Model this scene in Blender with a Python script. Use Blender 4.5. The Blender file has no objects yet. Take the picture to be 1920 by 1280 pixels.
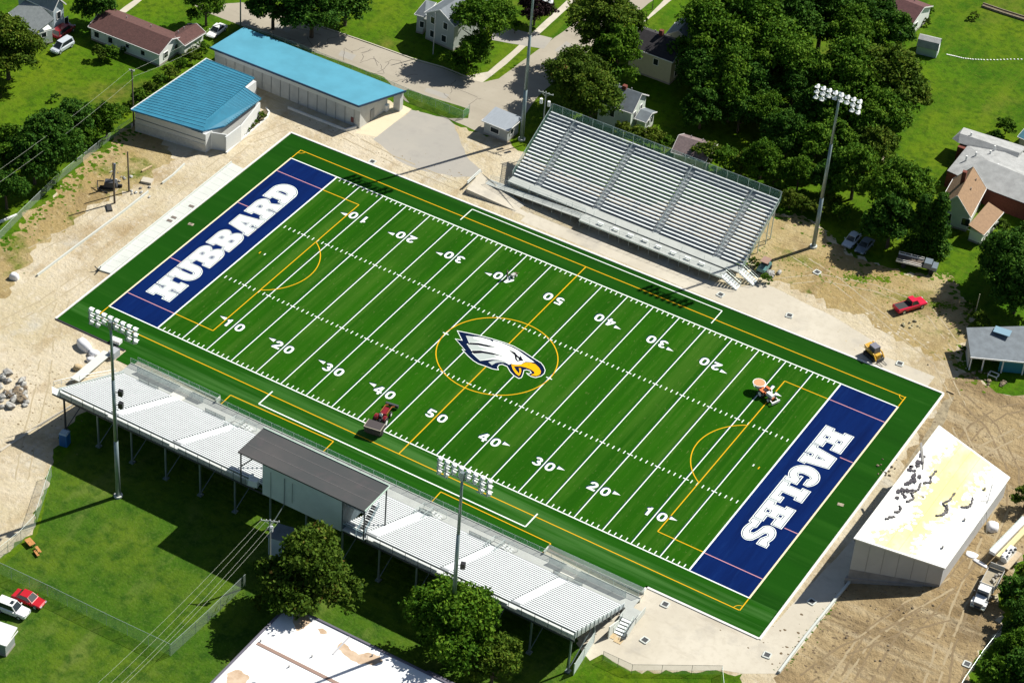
import bpy, bmesh, math, random
import numpy as np
from mathutils import Vector, Matrix, Euler
from math import radians, sin, cos, pi, sqrt, atan2, hypot
random.seed(7)
S = bpy.context.scene
COL = S.collection

# ------------------------------------------------------------------ camera
CP = np.array([139.6106404444214, -258.4629077298328, 238.41655496154766])
RM = np.array([[0.855591811760312, 0.5135916942430777, 0.06470102976948672],
               [0.36573121385809576, -0.5112986979559013, -0.7776980909572067],
               [-0.3663377278667744, 0.6890553048000756, -0.6252994930977348]])
FPX = 4693.784725702868
cd = bpy.data.cameras.new('camera')
cam = bpy.data.objects.new('camera', cd)
COL.objects.link(cam)
mw = Matrix.Identity(4)
for i in range(3):
    mw[i][0] = RM[0][i]; mw[i][1] = -RM[1][i]; mw[i][2] = -RM[2][i]; mw[i][3] = CP[i]
cam.matrix_world = mw
cd.sensor_fit = 'HORIZONTAL'; cd.sensor_width = 36.0; cd.lens = FPX / 1920 * 36.0
cd.clip_start = 1.0; cd.clip_end = 8000
S.camera = cam

# surveying: a sight line through the lens meets a level, or a wall, at a real place
def sight(px, py):
    return RM.T @ np.array([(px - 960) / FPX, (py - 640) / FPX, 1.0])
def at(px, py, z=0.0):
    v = sight(px, py); t = (z - CP[2]) / v[2]; return Vector(CP + t * v)
def at_y(px, py, y):
    v = sight(px, py); t = (y - CP[1]) / v[1]; return Vector(CP + t * v)
def at_x(px, py, x):
    v = sight(px, py); t = (x - CP[0]) / v[0]; return Vector(CP + t * v)
# the painted field measured against its yard lines
HF = np.array([[9.58342404776595, 8.013115082430442, 931.7859654682627],
               [3.8482749105955225, -5.2393806757068235, 666.9921157409119],
               [-0.0010744603087162591, 0.0017265950119557789, 1.0]])
def fld(x, y, z=0.0):
    q = HF @ np.array([x, y, 1.0]); p = at(q[0] / q[2], q[1] / q[2], 0.0)
    return Vector((p.x, p.y, z))

# ------------------------------------------------------------------ light
SUN_EL = radians(45.0)
sdir = Vector((0.468, 0.884, 0)).normalized()
to_sun = Vector((sdir.x * cos(SUN_EL), sdir.y * cos(SUN_EL), sin(SUN_EL)))
sl = bpy.data.lights.new('sun', 'SUN'); sl.energy = 5.0; sl.angle = radians(0.53); sl.color = (1.0, 0.955, 0.87)
so = bpy.data.objects.new('sun', sl); COL.objects.link(so)
so.rotation_euler = to_sun.to_track_quat('Z', 'Y').to_euler(); so.location = (0, 0, 200)
W = bpy.data.worlds.new('World'); S.world = W; W.use_nodes = True
nt = W.node_tree; bg = nt.nodes['Background']
sky = nt.nodes.new('ShaderNodeTexSky'); sky.sky_type = 'NISHITA'; sky.sun_disc = False
sky.sun_elevation = SUN_EL; sky.sun_rotation = atan2(sdir.x, sdir.y)
nt.links.new(sky.outputs[0], bg.inputs[0]); bg.inputs[1].default_value = 0.051
S.view_settings.view_transform = 'Standard'; S.view_settings.look = 'None'
S.view_settings.exposure = 0.48; S.view_settings.gamma = 1.0
S.view_settings.use_curve_mapping = False
S.render.engine = 'CYCLES'
S.cycles.max_bounces = 6; S.cycles.transparent_max_bounces = 16

# ------------------------------------------------------------------ materials
def lin(c):
    return tuple((v / 255 / 12.92) if v / 255 <= .04045 else ((v / 255 + .055) / 1.055) ** 2.4 for v in c)
MATS = {}
def mat(name, col, rough=.8, metal=0.0, var=0.0, scale=1.0, col2=None, bump=0.0, bscale=8.0, spec=.5, coat=0, alpha=1.0, stretch=None, detail=5.0, lo=.35, hi=.65):
    if name in MATS: return MATS[name]
    m = bpy.data.materials.new(name); m.use_nodes = True; MATS[name] = m
    n = m.node_tree.nodes; l = m.node_tree.links; b = n['Principled BSDF']
    b.inputs['Roughness'].default_value = rough; b.inputs['Metallic'].default_value = metal
    b.inputs['Specular IOR Level'].default_value = spec
    b.inputs['Coat Weight'].default_value = coat
    b.inputs['Alpha'].default_value = alpha
    c4 = tuple(col) + (1,)
    if col2 is None and var > 0: col2 = tuple(max(0, v * (1 - var)) for v in col)
    if col2 is None:
        b.inputs['Base Color'].default_value = c4
    else:
        tc = n.new('ShaderNodeTexCoord'); mp = n.new('ShaderNodeMapping')
        if stretch: mp.inputs['Scale'].default_value = stretch
        l.new(tc.outputs['Object'], mp.inputs[0])
        nz = n.new('ShaderNodeTexNoise'); nz.inputs['Scale'].default_value = scale; nz.inputs['Detail'].default_value = detail
        nz.inputs['Roughness'].default_value = .6
        l.new(mp.outputs[0], nz.inputs['Vector'])
        r = n.new('ShaderNodeMapRange'); r.inputs[1].default_value = lo; r.inputs[2].default_value = hi
        l.new(nz.outputs[0], r.inputs[0])
        mx = n.new('ShaderNodeMix'); mx.data_type = 'RGBA'
        mx.inputs[6].default_value = c4; mx.inputs[7].default_value = tuple(col2) + (1,)
        l.new(r.outputs[0], mx.inputs[0]); l.new(mx.outputs[2], b.inputs['Base Color'])
    if bump > 0:
        tc2 = n.new('ShaderNodeTexCoord'); nb = n.new('ShaderNodeTexNoise'); nb.inputs['Scale'].default_value = bscale
        nb.inputs['Detail'].default_value = 6
        l.new(tc2.outputs['Object'], nb.inputs['Vector'])
        bp = n.new('ShaderNodeBump'); bp.inputs['Strength'].default_value = bump; bp.inputs['Distance'].default_value = .2
        l.new(nb.outputs[0], bp.inputs['Height']); l.new(bp.outputs[0], b.inputs['Normal'])
    return m

def layered(name, base, layers, rough=.95, bump=None, spec=.08):
    """base colour, then layers of (colour, noise scale, low, high, strength, stretch, detail) laid over one another"""
    m = bpy.data.materials.new(name); m.use_nodes = True; MATS[name] = m
    n = m.node_tree.nodes; l = m.node_tree.links; b = n['Principled BSDF']
    b.inputs['Roughness'].default_value = rough; b.inputs['Specular IOR Level'].default_value = spec
    tc = n.new('ShaderNodeTexCoord'); prev = None
    for k, (c, sc, lo, hi, st, stretch, det) in enumerate(layers):
        mp = n.new('ShaderNodeMapping'); mp.inputs['Location'].default_value = (k * 37.3, k * 11.9, k * 5.1)
        if stretch:
            mp.inputs['Scale'].default_value = stretch[:3]
            if len(stretch) > 3: mp.inputs['Rotation'].default_value = (0, 0, stretch[3])
        l.new(tc.outputs['Object'], mp.inputs[0])
        nz = n.new('ShaderNodeTexNoise'); nz.inputs['Scale'].default_value = sc; nz.inputs['Detail'].default_value = det
        nz.inputs['Roughness'].default_value = .62
        l.new(mp.outputs[0], nz.inputs['Vector'])
        r = n.new('ShaderNodeMapRange'); r.inputs[1].default_value = lo; r.inputs[2].default_value = hi
        r.inputs[4].default_value = st
        l.new(nz.outputs[0], r.inputs[0])
        mx = n.new('ShaderNodeMix'); mx.data_type = 'RGBA'
        if prev is None: mx.inputs[6].default_value = tuple(base) + (1,)
        else: l.new(prev, mx.inputs[6])
        mx.inputs[7].default_value = tuple(c) + (1,)
        l.new(r.outputs[0], mx.inputs[0]); prev = mx.outputs[2]
    l.new(prev, b.inputs['Base Color'])
    if bump:
        st, sc, dist = bump
        nb = n.new('ShaderNodeTexNoise'); nb.inputs['Scale'].default_value = sc; nb.inputs['Detail'].default_value = 8
        nb.inputs['Roughness'].default_value = .65
        l.new(tc.outputs['Object'], nb.inputs['Vector'])
        bp = n.new('ShaderNodeBump'); bp.inputs['Strength'].default_value = st; bp.inputs['Distance'].default_value = dist
        l.new(nb.outputs[0], bp.inputs['Height']); l.new(bp.outputs[0], b.inputs['Normal'])
    return m

lawn_m = layered('lawn_grass', (.058, .145, .003), [
    ((.110, .172, .005), .040, .40, .60, .95, None, 5), ((.032, .104, .002), .10, .46, .66, .9, None, 6),
    ((.150, .140, .028), .06, .58, .72, .7, None, 7), ((.028, .070, .003), .9, .46, .64, .7, None, 7), ((.10, .16, .008), .35, .52, .66, .6, (1, .16, 1, .55), 5),
    ((.135, .165, .02), 2.6, .54, .72, .5, None, 6)], rough=.95, bump=(.8, 2.2, .18))
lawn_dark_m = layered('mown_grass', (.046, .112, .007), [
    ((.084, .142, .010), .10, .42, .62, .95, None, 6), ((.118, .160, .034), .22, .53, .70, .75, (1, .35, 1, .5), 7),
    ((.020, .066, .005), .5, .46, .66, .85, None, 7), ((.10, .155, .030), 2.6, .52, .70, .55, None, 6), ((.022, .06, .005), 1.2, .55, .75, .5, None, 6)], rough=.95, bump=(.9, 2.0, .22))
dirt_m = layered('bare_dirt', (.475, .41, .27), [
    ((.56, .495, .375), .05, .42, .62, .95, None, 6), ((.36, .28, .165), .085, .50, .66, .85, None, 7),
    ((.47, .445, .37), .13, .55, .68, .8, None, 6), ((.34, .25, .135), .33, .54, .72, .75, (1, .22, 1, -.55), 8),
    ((.58, .53, .43), .9, .52, .70, .6, None, 6), ((.30, .23, .14), 2.2, .58, .74, .6, None, 6), ((.33, .26, .16), .6, .60, .74, .6, (.15, 1, 1, .35), 7)], bump=(.9, 1.2, .28))
dirt_brown_m = layered('graded_earth', (.295, .215, .112), [
    ((.385, .30, .17), .06, .42, .60, .95, None, 6), ((.20, .145, .076), .11, .50, .66, .9, None, 7),
    ((.42, .35, .23), .30, .53, .68, .85, (.2, 1, 1, -.45), 8), ((.165, .12, .066), .42, .54, .68, .9, (.16, 1, 1, -.75), 8),
    ((.13, .095, .055), 1.5, .58, .72, .8, None, 7), ((.48, .41, .29), 1.6, .62, .76, .6, None, 6)], bump=(1.0, .9, .5))
dirt_grass_m = layered('weedy_earth', (.335, .25, .11), [
    ((.41, .335, .18), .07, .42, .62, .95, None, 6), ((.125, .155, .02), .11, .55, .64, .85, None, 8),
    ((.235, .17, .085), .25, .50, .68, .85, (1, .4, 1, .3), 7), ((.085, .13, .014), .4, .60, .70, .8, None, 7),
    ((.48, .40, .25), 1.2, .55, .72, .7, None, 6), ((.19, .14, .07), 1.8, .58, .74, .6, None, 6)], bump=(1.0, 1.1, .35))
concrete_m = layered('concrete_paving', (.50, .46, .375), [
    ((.57, .53, .44), .10, .42, .62, .9, None, 6), ((.385, .36, .31), .16, .54, .68, .8, None, 7),
    ((.45, .41, .33), 1.2, .5, .7, .6, None, 6), ((.36, .32, .25), .5, .60, .74, .6, (.2, 1, 1, -.8), 7)], rough=.9, bump=(.15, 4, .05))
conc_white_m = layered('white_concrete', (.57, .595, .555), [
    ((.47, .50, .46), .3, .5, .7, .5, None, 5), ((.50, .52, .46), 1.4, .62, .8, .5, None, 5)], rough=.85)
road_m = layered('worn_asphalt', (.36, .325, .26), [
    ((.42, .385, .315), .08, .42, .68, .8, None, 5), ((.30, .27, .215), .2, .52, .74, .8, (.12, 1, 1), 6),
    ((.27, .245, .20), 1.5, .56, .78, .5, None, 6)], rough=.9)
lot_m = layered('grey_asphalt', (.35, .335, .30), [
    ((.40, .375, .325), .10, .45, .7, .8, None, 5), ((.31, .295, .27), .5, .52, .76, .7, None, 6)], rough=.9)
pad_m = layered('cream_concrete', (.66, .56, .40), [((.58, .49, .35), .4, .5, .75, .6, None, 5)], rough=.85)
def turf(name, base, dk, lt):
    return layered(name, base, [
        (dk, .22, .42, .60, .85, (1, .035, 1), 4), (lt, .45, .48, .66, .75, (1, .03, 1), 5),
        (lt, 1.6, .53, .70, .65, (1, .04, 1), 6), ((.16, .19, .06), 3.0, .60, .74, .6, (1, .30, 1), 7), (dk, .05, .45, .65, .5, None, 3)], rough=.9, spec=.04)
turf_in_m = turf('synthetic_turf', (.0165, .094, .0018), (.0105, .070, .0014), (.042, .120, .010))
turf_out_m = layered('synthetic_turf_border', (.0085, .062, .0030), [
    ((.006, .045, .0025), .16, .44, .66, .8, (.05, 1, 1), 3), ((.016, .080, .006), .4, .5, .7, .7, (.05, 1, 1), 4),
    ((.03, .10, .015), 1.2, .6, .8, .5, (.1, 1, 1), 5)], rough=.9, spec=.04)
turf_near_m = layered('synthetic_turf_brushed', (.012, .080, .0035), [
    ((.0075, .058, .0025), .28, .42, .58, .9, (.03, 1, 1), 4), ((.050, .140, .030), .38, .48, .62, .85, (.04, 1, 1), 5),
    ((.03, .10, .015), 1.6, .6, .8, .5, (.1, 1, 1), 5)], rough=.9, spec=.04)
navy_turf_m = layered('navy_turf', (.0020, .0145, .092), [
    ((.0014, .008, .056), .5, .45, .7, .8, (1, .1, 1), 4), ((.005, .026, .125), 1.4, .55, .75, .6, (1, .12, 1), 5)], rough=.9, spec=.04)
paint_w = mat('white_turf_paint', (.80, .86, .82), .9, spec=.03)
paint_y = mat('yellow_turf_paint', (.72, .40, .015), .9, spec=.03)
paint_p = mat('pink_turf_line', (.55, .27, .30), .9, spec=.03)
paint_cream = mat('cream_turf_line', (.80, .68, .46), .9, spec=.03)
paint_shadow = mat('navy_number_shadow', (.004, .016, .07), .9, spec=.03)
alu = mat('aluminium', (.76, .80, .80), .55, .25, var=.08, scale=.7)
alu_white = mat('aluminium_seating', (.74, .785, .785), .6, .0, var=.07, scale=.6, spec=.2)
alu_foot = mat('aluminium_footboard', (.44, .47, .50), .5, .3, var=.15, scale=.8)
alu_deck = mat('aluminium_deck', (.64, .68, .66), .6, .1, var=.15, scale=.6)
alu_deck_lt = mat('aluminium_deck_pale', (.43, .455, .43), .6, .05, var=.12, scale=.6)
galv = mat('galvanised_steel', (.52, .60, .58), .45, .5)
steel_dk = mat('dark_steel', (.06, .065, .07), .6, .3)
pole_m = mat('tower_steel', (.26, .33, .34), .45, .5, var=.2, scale=.8)
lamp_w = mat('lamp_housing', (.86, .88, .88), .45)
lamp_glass = mat('lamp_lens', (.55, .62, .66), .15, .2)
black_m = mat('black_plastic', (.015, .015, .018), .5)
rubber = mat('rubber', (.02, .02, .021), .85)
glass_dk = mat('dark_glass', (.02, .028, .032), .12, .0, spec=.6)
wood_pole = mat('weathered_wood', (.15, .12, .095), .9, var=.4, scale=3)
wood_lt = mat('raw_timber', (.55, .42, .24), .85, var=.25, scale=2)
bark = mat('bark', (.10, .075, .05), .95, var=.5, scale=4)
white_wall = mat('white_siding', (.76, .79, .76), .75, var=.06, scale=1.2)
cream_wall = mat('cream_siding', (.52, .49, .34), .8, var=.08, scale=1.5)
grey_wall = mat('grey_siding', (.40, .43, .42), .8, var=.08, scale=1.5)
green_wall = mat('pale_green_siding', (.55, .62, .54), .8, var=.08, scale=1.5)
tan_wall = mat('tan_siding', (.55, .50, .38), .8, var=.1, scale=1.5)
block_m = mat('painted_block', (.56, .57, .54), .85, var=.15, scale=.6)
brick_m = mat('red_brick', (.20, .055, .035), .9, var=.35, scale=5)
found_m = mat('foundation_block', (.34, .31, .28), .9, var=.2, scale=2)
trim_w = mat('white_trim', (.80, .80, .78), .6)
roof_brown = mat('brown_shingle', (.115, .052, .045), .9, var=.3, scale=2.2, bump=.3, bscale=12)
roof_grey = mat('grey_shingle', (.30, .33, .33), .9, var=.2, scale=1.6, bump=.3, bscale=12)
roof_pale = mat('pale_grey_shingle', (.40, .41, .405), .9, var=.22, scale=.9, bump=.3, bscale=12)
roof_dark = mat('black_shingle', (.035, .032, .038), .9, var=.3, scale=2, bump=.3, bscale=12)
roof_tan = mat('tan_shingle', (.315, .20, .115), .9, var=.2, scale=2.2, bump=.3, bscale=12)
roof_mauve = mat('mauve_shingle', (.22, .165, .165), .9, var=.25, scale=2, bump=.3, bscale=12)
roof_maroon = mat('maroon_shingle', (.13, .055, .055), .9, var=.3, scale=2, bump=.3, bscale=12)
roof_slate = mat('slate_roofing', (.17, .20, .225), .8, var=.25, scale=1)
# ------------------------------------------------------------------ building blocks
def world_loc(o):
    v = Vector((0, 0, 0))
    while o is not None: v += o.location; o = o.parent
    return v
class MB:
    """collects shapes; build() links them as ONE mesh object"""
    def __init__(s): s.v = []; s.f = []; s.mi = []; s.cur = 0
    def add(s, vs, fs):
        b = len(s.v); s.v += [tuple(p) for p in vs]
        s.f += [tuple(i + b for i in f) for f in fs]; s.mi += [s.cur] * len(fs); return s
    def box(s, c, d, rz=0.0, taper=1.0):
        x, y, z = d[0] / 2, d[1] / 2, d[2] / 2; ca, sa = cos(rz), sin(rz); vs = []
        for k in (-1, 1):
            t = taper if k > 0 else 1.0
            for (i, j) in ((-1, -1), (1, -1), (1, 1), (-1, 1)):
                a, b = i * x * t, j * y * t
                vs.append((c[0] + a * ca - b * sa, c[1] + a * sa + b * ca, c[2] + k * z))
        return s.add(vs, [(3, 2, 1, 0), (4, 5, 6, 7), (0, 1, 5, 4), (1, 2, 6, 5), (2, 3, 7, 6), (3, 0, 4, 7)])
    def bar(s, p, q, w=.05, h=None):
        p, q = Vector(p), Vector(q); d = q - p
        if d.length < 1e-6: return s
        d.normalize(); up = Vector((0, 0, 1)) if abs(d.z) < .95 else Vector((0, 1, 0))
        a = d.cross(up).normalized(); b = a.cross(d); h = w if h is None else h
        a *= w / 2; b *= h / 2
        vs = [p - a - b, p + a - b, p + a + b, p - a + b, q - a - b, q + a - b, q + a + b, q - a + b]
        return s.add(vs, [(0, 1, 2, 3), (7, 6, 5, 4), (0, 4, 5, 1), (1, 5, 6, 2), (2, 6, 7, 3), (3, 7, 4, 0)])
    def tube(s, pts, r, n=8, cap=True):
        pts = [Vector(p) for p in pts]; rs = r if isinstance(r, (list, tuple)) else [r] * len(pts); vs = []; fs = []
        for i, p in enumerate(pts):
            d = (pts[min(i + 1, len(pts) - 1)] - pts[max(i - 1, 0)]).normalized()
            up = Vector((0, 0, 1)) if abs(d.z) < .9 else Vector((1, 0, 0))
            a = d.cross(up).normalized(); b = d.cross(a)
            for k in range(n):
                t = 2 * pi * k / n; vs.append(p + (a * cos(t) + b * sin(t)) * rs[i])
        for i in range(len(pts) - 1):
            for k in range(n):
                fs.append((i * n + k, i * n + (k + 1) % n, (i + 1) * n + (k + 1) % n, (i + 1) * n + k))
        if cap: fs += [tuple(range(n))[::-1], tuple((len(pts) - 1) * n + k for k in range(n))]
        return s.add(vs, fs)
    def poly(s, pts): return s.add(pts, [tuple(range(len(pts)))])
    def prism(s, pts, z0, z1):
        """pts: plan outline (x,y); z0,z1 numbers or per-vertex lists"""
        n = len(pts); a = z0 if isinstance(z0, (list, tuple)) else [z0] * n; b = z1 if isinstance(z1, (list, tuple)) else [z1] * n
        vs = [(p[0], p[1], a[i]) for i, p in enumerate(pts)] + [(p[0], p[1], b[i]) for i, p in enumerate(pts)]
        fs = [tuple(range(n))[::-1], tuple(range(n, 2 * n))] + [(i, (i + 1) % n, n + (i + 1) % n, n + i) for i in range(n)]
        return s.add(vs, fs)
    def slab(s, pts, t):
        """a sheet through 3-D pts thickened downwards by t"""
        n = len(pts); vs = [tuple(p) for p in pts] + [(p[0], p[1], p[2] - t) for p in pts]
        return s.add(vs, [tuple(range(n)), tuple(range(n, 2 * n))[::-1]] + [(i, n + i, n + (i + 1) % n, (i + 1) % n) for i in range(n)])
    def rock(s, c, r, seed=0, sq=.7):
        rnd = random.Random(seed); bm = bmesh.new(); bmesh.ops.create_icosphere(bm, subdivisions=1, radius=1)
        ax = [rnd.uniform(.6, 1.25) for _ in range(3)]
        vs = [(c[0] + v.co.x * r * ax[0] * rnd.uniform(.75, 1.15), c[1] + v.co.y * r * ax[1] * rnd.uniform(.75, 1.15), c[2] + v.co.z * r * sq * rnd.uniform(.75, 1.15)) for v in bm.verts]
        fs = [tuple(v.index for v in f.verts) for f in bm.faces]; bm.free(); return s.add(vs, fs)
    def build(s, name, m, parent=None, smooth=False, local=False):
        me = bpy.data.meshes.new(name); off = Vector((0, 0, 0))
        if parent is not None and not local: off = world_loc(parent)
        me.from_pydata([(x - off.x, y - off.y, z - off.z) for x, y, z in s.v], [], s.f)
        ms = m if isinstance(m, (list, tuple)) else [m]
        for k in ms: me.materials.append(k)
        if len(ms) > 1: me.polygons.foreach_set('material_index', s.mi)
        bm = bmesh.new(); bm.from_mesh(me); bmesh.ops.recalc_face_normals(bm, faces=bm.faces); bm.to_mesh(me); bm.free()
        if smooth: me.polygons.foreach_set('use_smooth', [True] * len(me.polygons))
        me.update()
        o = bpy.data.objects.new(name, me); COL.objects.link(o)
        if parent is not None: o.parent = parent
        return o
def thing(name, label, cat, loc=(0, 0, 0), group=None):
    o = bpy.data.objects.new(name, None); COL.objects.link(o); o.location = loc
    o.empty_display_size = .3
    return tag(o, label, cat, group)
def tag(o, label, cat, group=None):
    o['label'] = label; o['category'] = cat
    if group: o['group'] = group
    return o
def struct(o): o['kind'] = 'structure'; return o
def copy_tree(o, parent=None):
    c = o.copy(); COL.objects.link(c); c.parent = parent
    for ch in list(o.children): copy_tree(ch, c)
    return c
def place(o, loc, rz=0.0, sc=None):
    o.location = loc; o.rotation_euler = (0, 0, rz)
    if sc is not None: o.scale = (sc, sc, sc) if not isinstance(sc, (tuple, list)) else sc
def rough_edge(pts, step=1.5, amp=.5, seed=1):
    """break a plan outline into short lengths and let it wander, like turf meeting bare soil"""
    rnd = random.Random(seed); out = []; n = len(pts)
    for i in range(n):
        a, b = Vector(pts[i][:2]), Vector(pts[(i + 1) % n][:2]); d = b - a; L = d.length; k = max(1, int(L / step))
        nn = Vector((-d.y, d.x)).normalized() if L > 0 else Vector((0, 0)); w = 0
        for j in range(k):
            w = w * .6 + rnd.uniform(-amp, amp) * .7
            out.append(a + d * (j / k) + (nn * w if j else Vector((0, 0))))
    return out
def sheet(name, pts, z, m, px=True, amp=0.0, step=1.5, seed=1, parent=None):
    P = [at(x, y) for x, y in pts] if px else [Vector((p[0], p[1], 0)) for p in pts]
    if amp: P = rough_edge(P, step, amp, seed)
    o = MB().poly([(p[0], p[1], z) for p in P]).build(name, m, parent)
    if o.data.polygons[0].normal.z < 0: o.data.flip_normals()
    return o

# ------------------------------------------------------------------ ground
E0 = 900
o = MB().poly([(-E0, -E0, 0), (E0, -E0, 0), (E0, E0, 0), (-E0, E0, 0)]).build('lawn', lawn_m); struct(o)
# bare site soil round the whole stadium
dirt_px = [(-80, 470), (0, 464), (30, 446), (48, 425), (66, 400), (105, 362), (140, 332), (172, 306), (212, 273), (246, 240), (300, 205), (480, 110), (600, 130),
           (765, 205), (850, 232), (905, 252), (950, 262), (1000, 300), (1200, 380), (1440, 400), (1500, 402), (1545, 430), (1600, 480), (1690, 512),
           (1745, 512), (1790, 522), (1800, 552), (1828, 590), (1815, 640), (1796, 690), (1838, 708), (1860, 722), (1880, 735), (1930, 742), (2040, 760),
           (2040, 950), (1925, 965), (1930, 1000), (1900, 1075), (1872, 1130), (1878, 1180), (1836, 1230), (1800, 1292), (1780, 1400), (1395, 1400), (1392, 1262), (1352, 1258), (1180, 1258),
           (1128, 1226), (1106, 1238), (1080, 1180), (1060, 1120), (215, 700), (180, 760), (140, 790), (118, 830), (98, 872), (94, 905), (67, 985), (40, 1012), (0, 1046), (-90, 1100)]
o = sheet('bare_soil', dirt_px, .004, dirt_m, amp=.9, step=.8, seed=3); struct(o)
# brown graded earth at the right hand end, behind the new building
o = sheet('graded_earth', [(1769, 742), (1800, 700), (1838, 712), (1862, 728), (1930, 742), (2040, 760), (2040, 950), (1925, 965), (1930, 1000), (1900, 1075), (1872, 1130),
                            (1878, 1180), (1836, 1230), (1800, 1292), (1780, 1400), (1480, 1400), (1462, 1262), (1520, 1190), (1568, 1128), (1600, 1040), (1700, 860)], .008, dirt_brown_m, amp=1.2, step=.8, seed=5); struct(o)
# weedy track beyond the far stand
o = sheet('weedy_track', [(1430, 400), (1500, 402), (1545, 430), (1600, 480), (1690, 512), (1745, 512), (1790, 522), (1800, 552), (1828, 590), (1815, 640), (1790, 690),
                            (1730, 660), (1680, 640), (1600, 590), (1530, 560), (1470, 530), (1440, 520), (1400, 470)], .008, dirt_grass_m, amp=1.3, step=.8, seed=8); struct(o)
# thin worn grass on the site edges
o = sheet('worn_bank', [(-80, 452), (0, 449), (26, 436), (62, 392), (102, 354), (138, 324), (208, 268), (250, 236), (300, 220), (330, 300), (260, 345), (160, 400), (60, 470), (30, 520), (10, 560), (-80, 600)], .008, dirt_grass_m, amp=1.3, step=.8, seed=11); struct(o)
# streets
o = sheet('street', [(390, 8), (455, 5), (480, 12), (590, 47), (690, 82), (776, 113), (830, 128), (880, 148), (905, 155), (935, 148), (960, 130), (1092, 32), (1130, 0), (1200, -55), (1300, -55), (1226, 0), (1197, 22), (1110, 90), (1012, 178), (985, 215), (950, 262),
                         (905, 252), (870, 235), (760, 190), (720, 145), (480, 58), (430, 40), (380, 20), (300, -30), (330, -40)], .012, road_m, amp=.12, seed=4); struct(o)
o = sheet('pavement', [(862, 145), (905, 155), (950, 120), (1080, 2), (1130, -45), (1112, -50), (1062, 2), (960, 97), (915, 135)], .016, concrete_m, amp=.05, seed=6)
struct(o)
o = sheet('pavement', [(1195, 52), (1204, 46), (1262, -2), (1310, -40), (1290, -40), (1245, 0)], .016, concrete_m, amp=.05, seed=6); struct(o)
kb = MB()
P_ = [at(*p) for p in ((588, 46), (690, 81), (776, 112), (830, 127), (880, 147))]
for a, b in zip(P_[:-1], P_[1:]): kb.bar(a + Vector((0, .1, .05)), b + Vector((0, .1, .05)), .2, .16)
struct(kb.build('street_kerb', concrete_m))
for k, (pp) in enumerate(([(640, 95), (668, 104), (660, 114), (634, 104)], [(800, 165), (842, 178), (836, 186), (796, 172)], [(1040, 95), (1062, 78), (1072, 84), (1050, 102)], [(520, 45), (548, 54), (540, 62), (512, 52)])): struct(sheet('road_patch', pp, .016, lot_m, amp=.1, step=.8, seed=k))
rn_ = random.Random(3); crk = MB()
for k in range(26):
    a = at(rn_.uniform(480, 930), 0); x = rn_.uniform(485, 900); y = 30 + (x - 485) * .40 + rn_.uniform(-16, 22); p = at(x, y); q = [p]
    d = Vector((rn_.uniform(-1, 1), rn_.uniform(-1, 1), 0)).normalized()
    for j in range(rn_.randint(3, 7)): d = (d + Vector((rn_.gauss(0, .5), rn_.gauss(0, .5), 0))).normalized(); q.append(q[-1] + d * .8)
    for u_, v_ in zip(q[:-1], q[1:]): n_ = Vector((-(v_ - u_).y, (v_ - u_).x, 0)).normalized() * .04; crk.poly([(*(u_ - n_).xy, .017), (*(v_ - n_).xy, .017), (*(v_ + n_).xy, .017), (*(u_ + n_).xy, .017)])
o = crk.build('road_cracks', mat('crack_tar', (.09, .08, .07), .9)); o['kind'] = 'stuff'
o = sheet('driveway', [(930, 52), (965, 55), (1036, 72), (1020, 92), (958, 82), (920, 75)], .020, lot_m, amp=.1, seed=2); struct(o)
o = sheet('gravel_drive', [(222, 22), (232, 14), (262, -8), (275, -8), (252, 12), (236, 24)], .012, concrete_m, amp=.15, seed=2); struct(o)
o = sheet('asphalt_lot', [(771, 206), (800, 213), (838, 221), (852, 234), (862, 262), (880, 300), (905, 322), (890, 332), (850, 332), (800, 322), (748, 302), (700, 262), (730, 235)], .008, lot_m, amp=.35, seed=9); struct(o)
o = sheet('porch_slab', [(664, 250), (706, 257), (772, 205), (752, 196), (700, 225)], .012, pad_m); struct(o)
# concrete walks round the turf
def rect(name, x0, y0, x1, y1, z, m): return struct(MB().poly([(x0, y0, z), (x1, y0, z), (x1, y1, z), (x0, y1, z)]).build(name, m))
o = sheet('concrete_walk', [(868, 358), (905, 352), (1000, 405), (1085, 445), (1200, 488), (1376, 540), (1430, 530), (1470, 548), (1560, 592), (1640, 640), (1600, 652), (1440, 595), (1300, 535), (1180, 486), (1040, 430), (920, 378)], .012, concrete_m, amp=.15, seed=3); struct(o)
rect('concrete_walk', -15.0, 31.75, 57.0, 34.6, .011, concrete_m)
o = sheet('concrete_plaza', [(1196, 1116), (1212, 1097), (1425, 1198), (1470, 1150), (1600, 1010), (1612, 1030), (1568, 1128), (1520, 1190), (1462, 1262), (1392, 1262), (1352, 1255), (1180, 1255), (1128, 1226), (1106, 1238), (1080, 1205), (1120, 1170)], .012, concrete_m, amp=.12, seed=3); struct(o)
o = sheet('side_path', [(1600, 1010), (1640, 960), (1700, 870), (1745, 800), (1768, 752), (1790, 742), (1772, 790), (1700, 885), (1660, 950), (1612, 1030)], .012, mat('gravel_bed', (.36, .30, .19), .95, var=.45, scale=1.4, bump=.5), amp=.2, seed=3); struct(o)
# shaded hard standing under the left end of the near stand
if False: o = sheet('hard_standing', [(0, 838), (60, 802), (135, 760), (190, 740), (330, 800), (240, 870), (150, 880), (98, 872), (60, 872), (20, 848)], .012, lot_m, amp=.2, seed=3)
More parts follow.
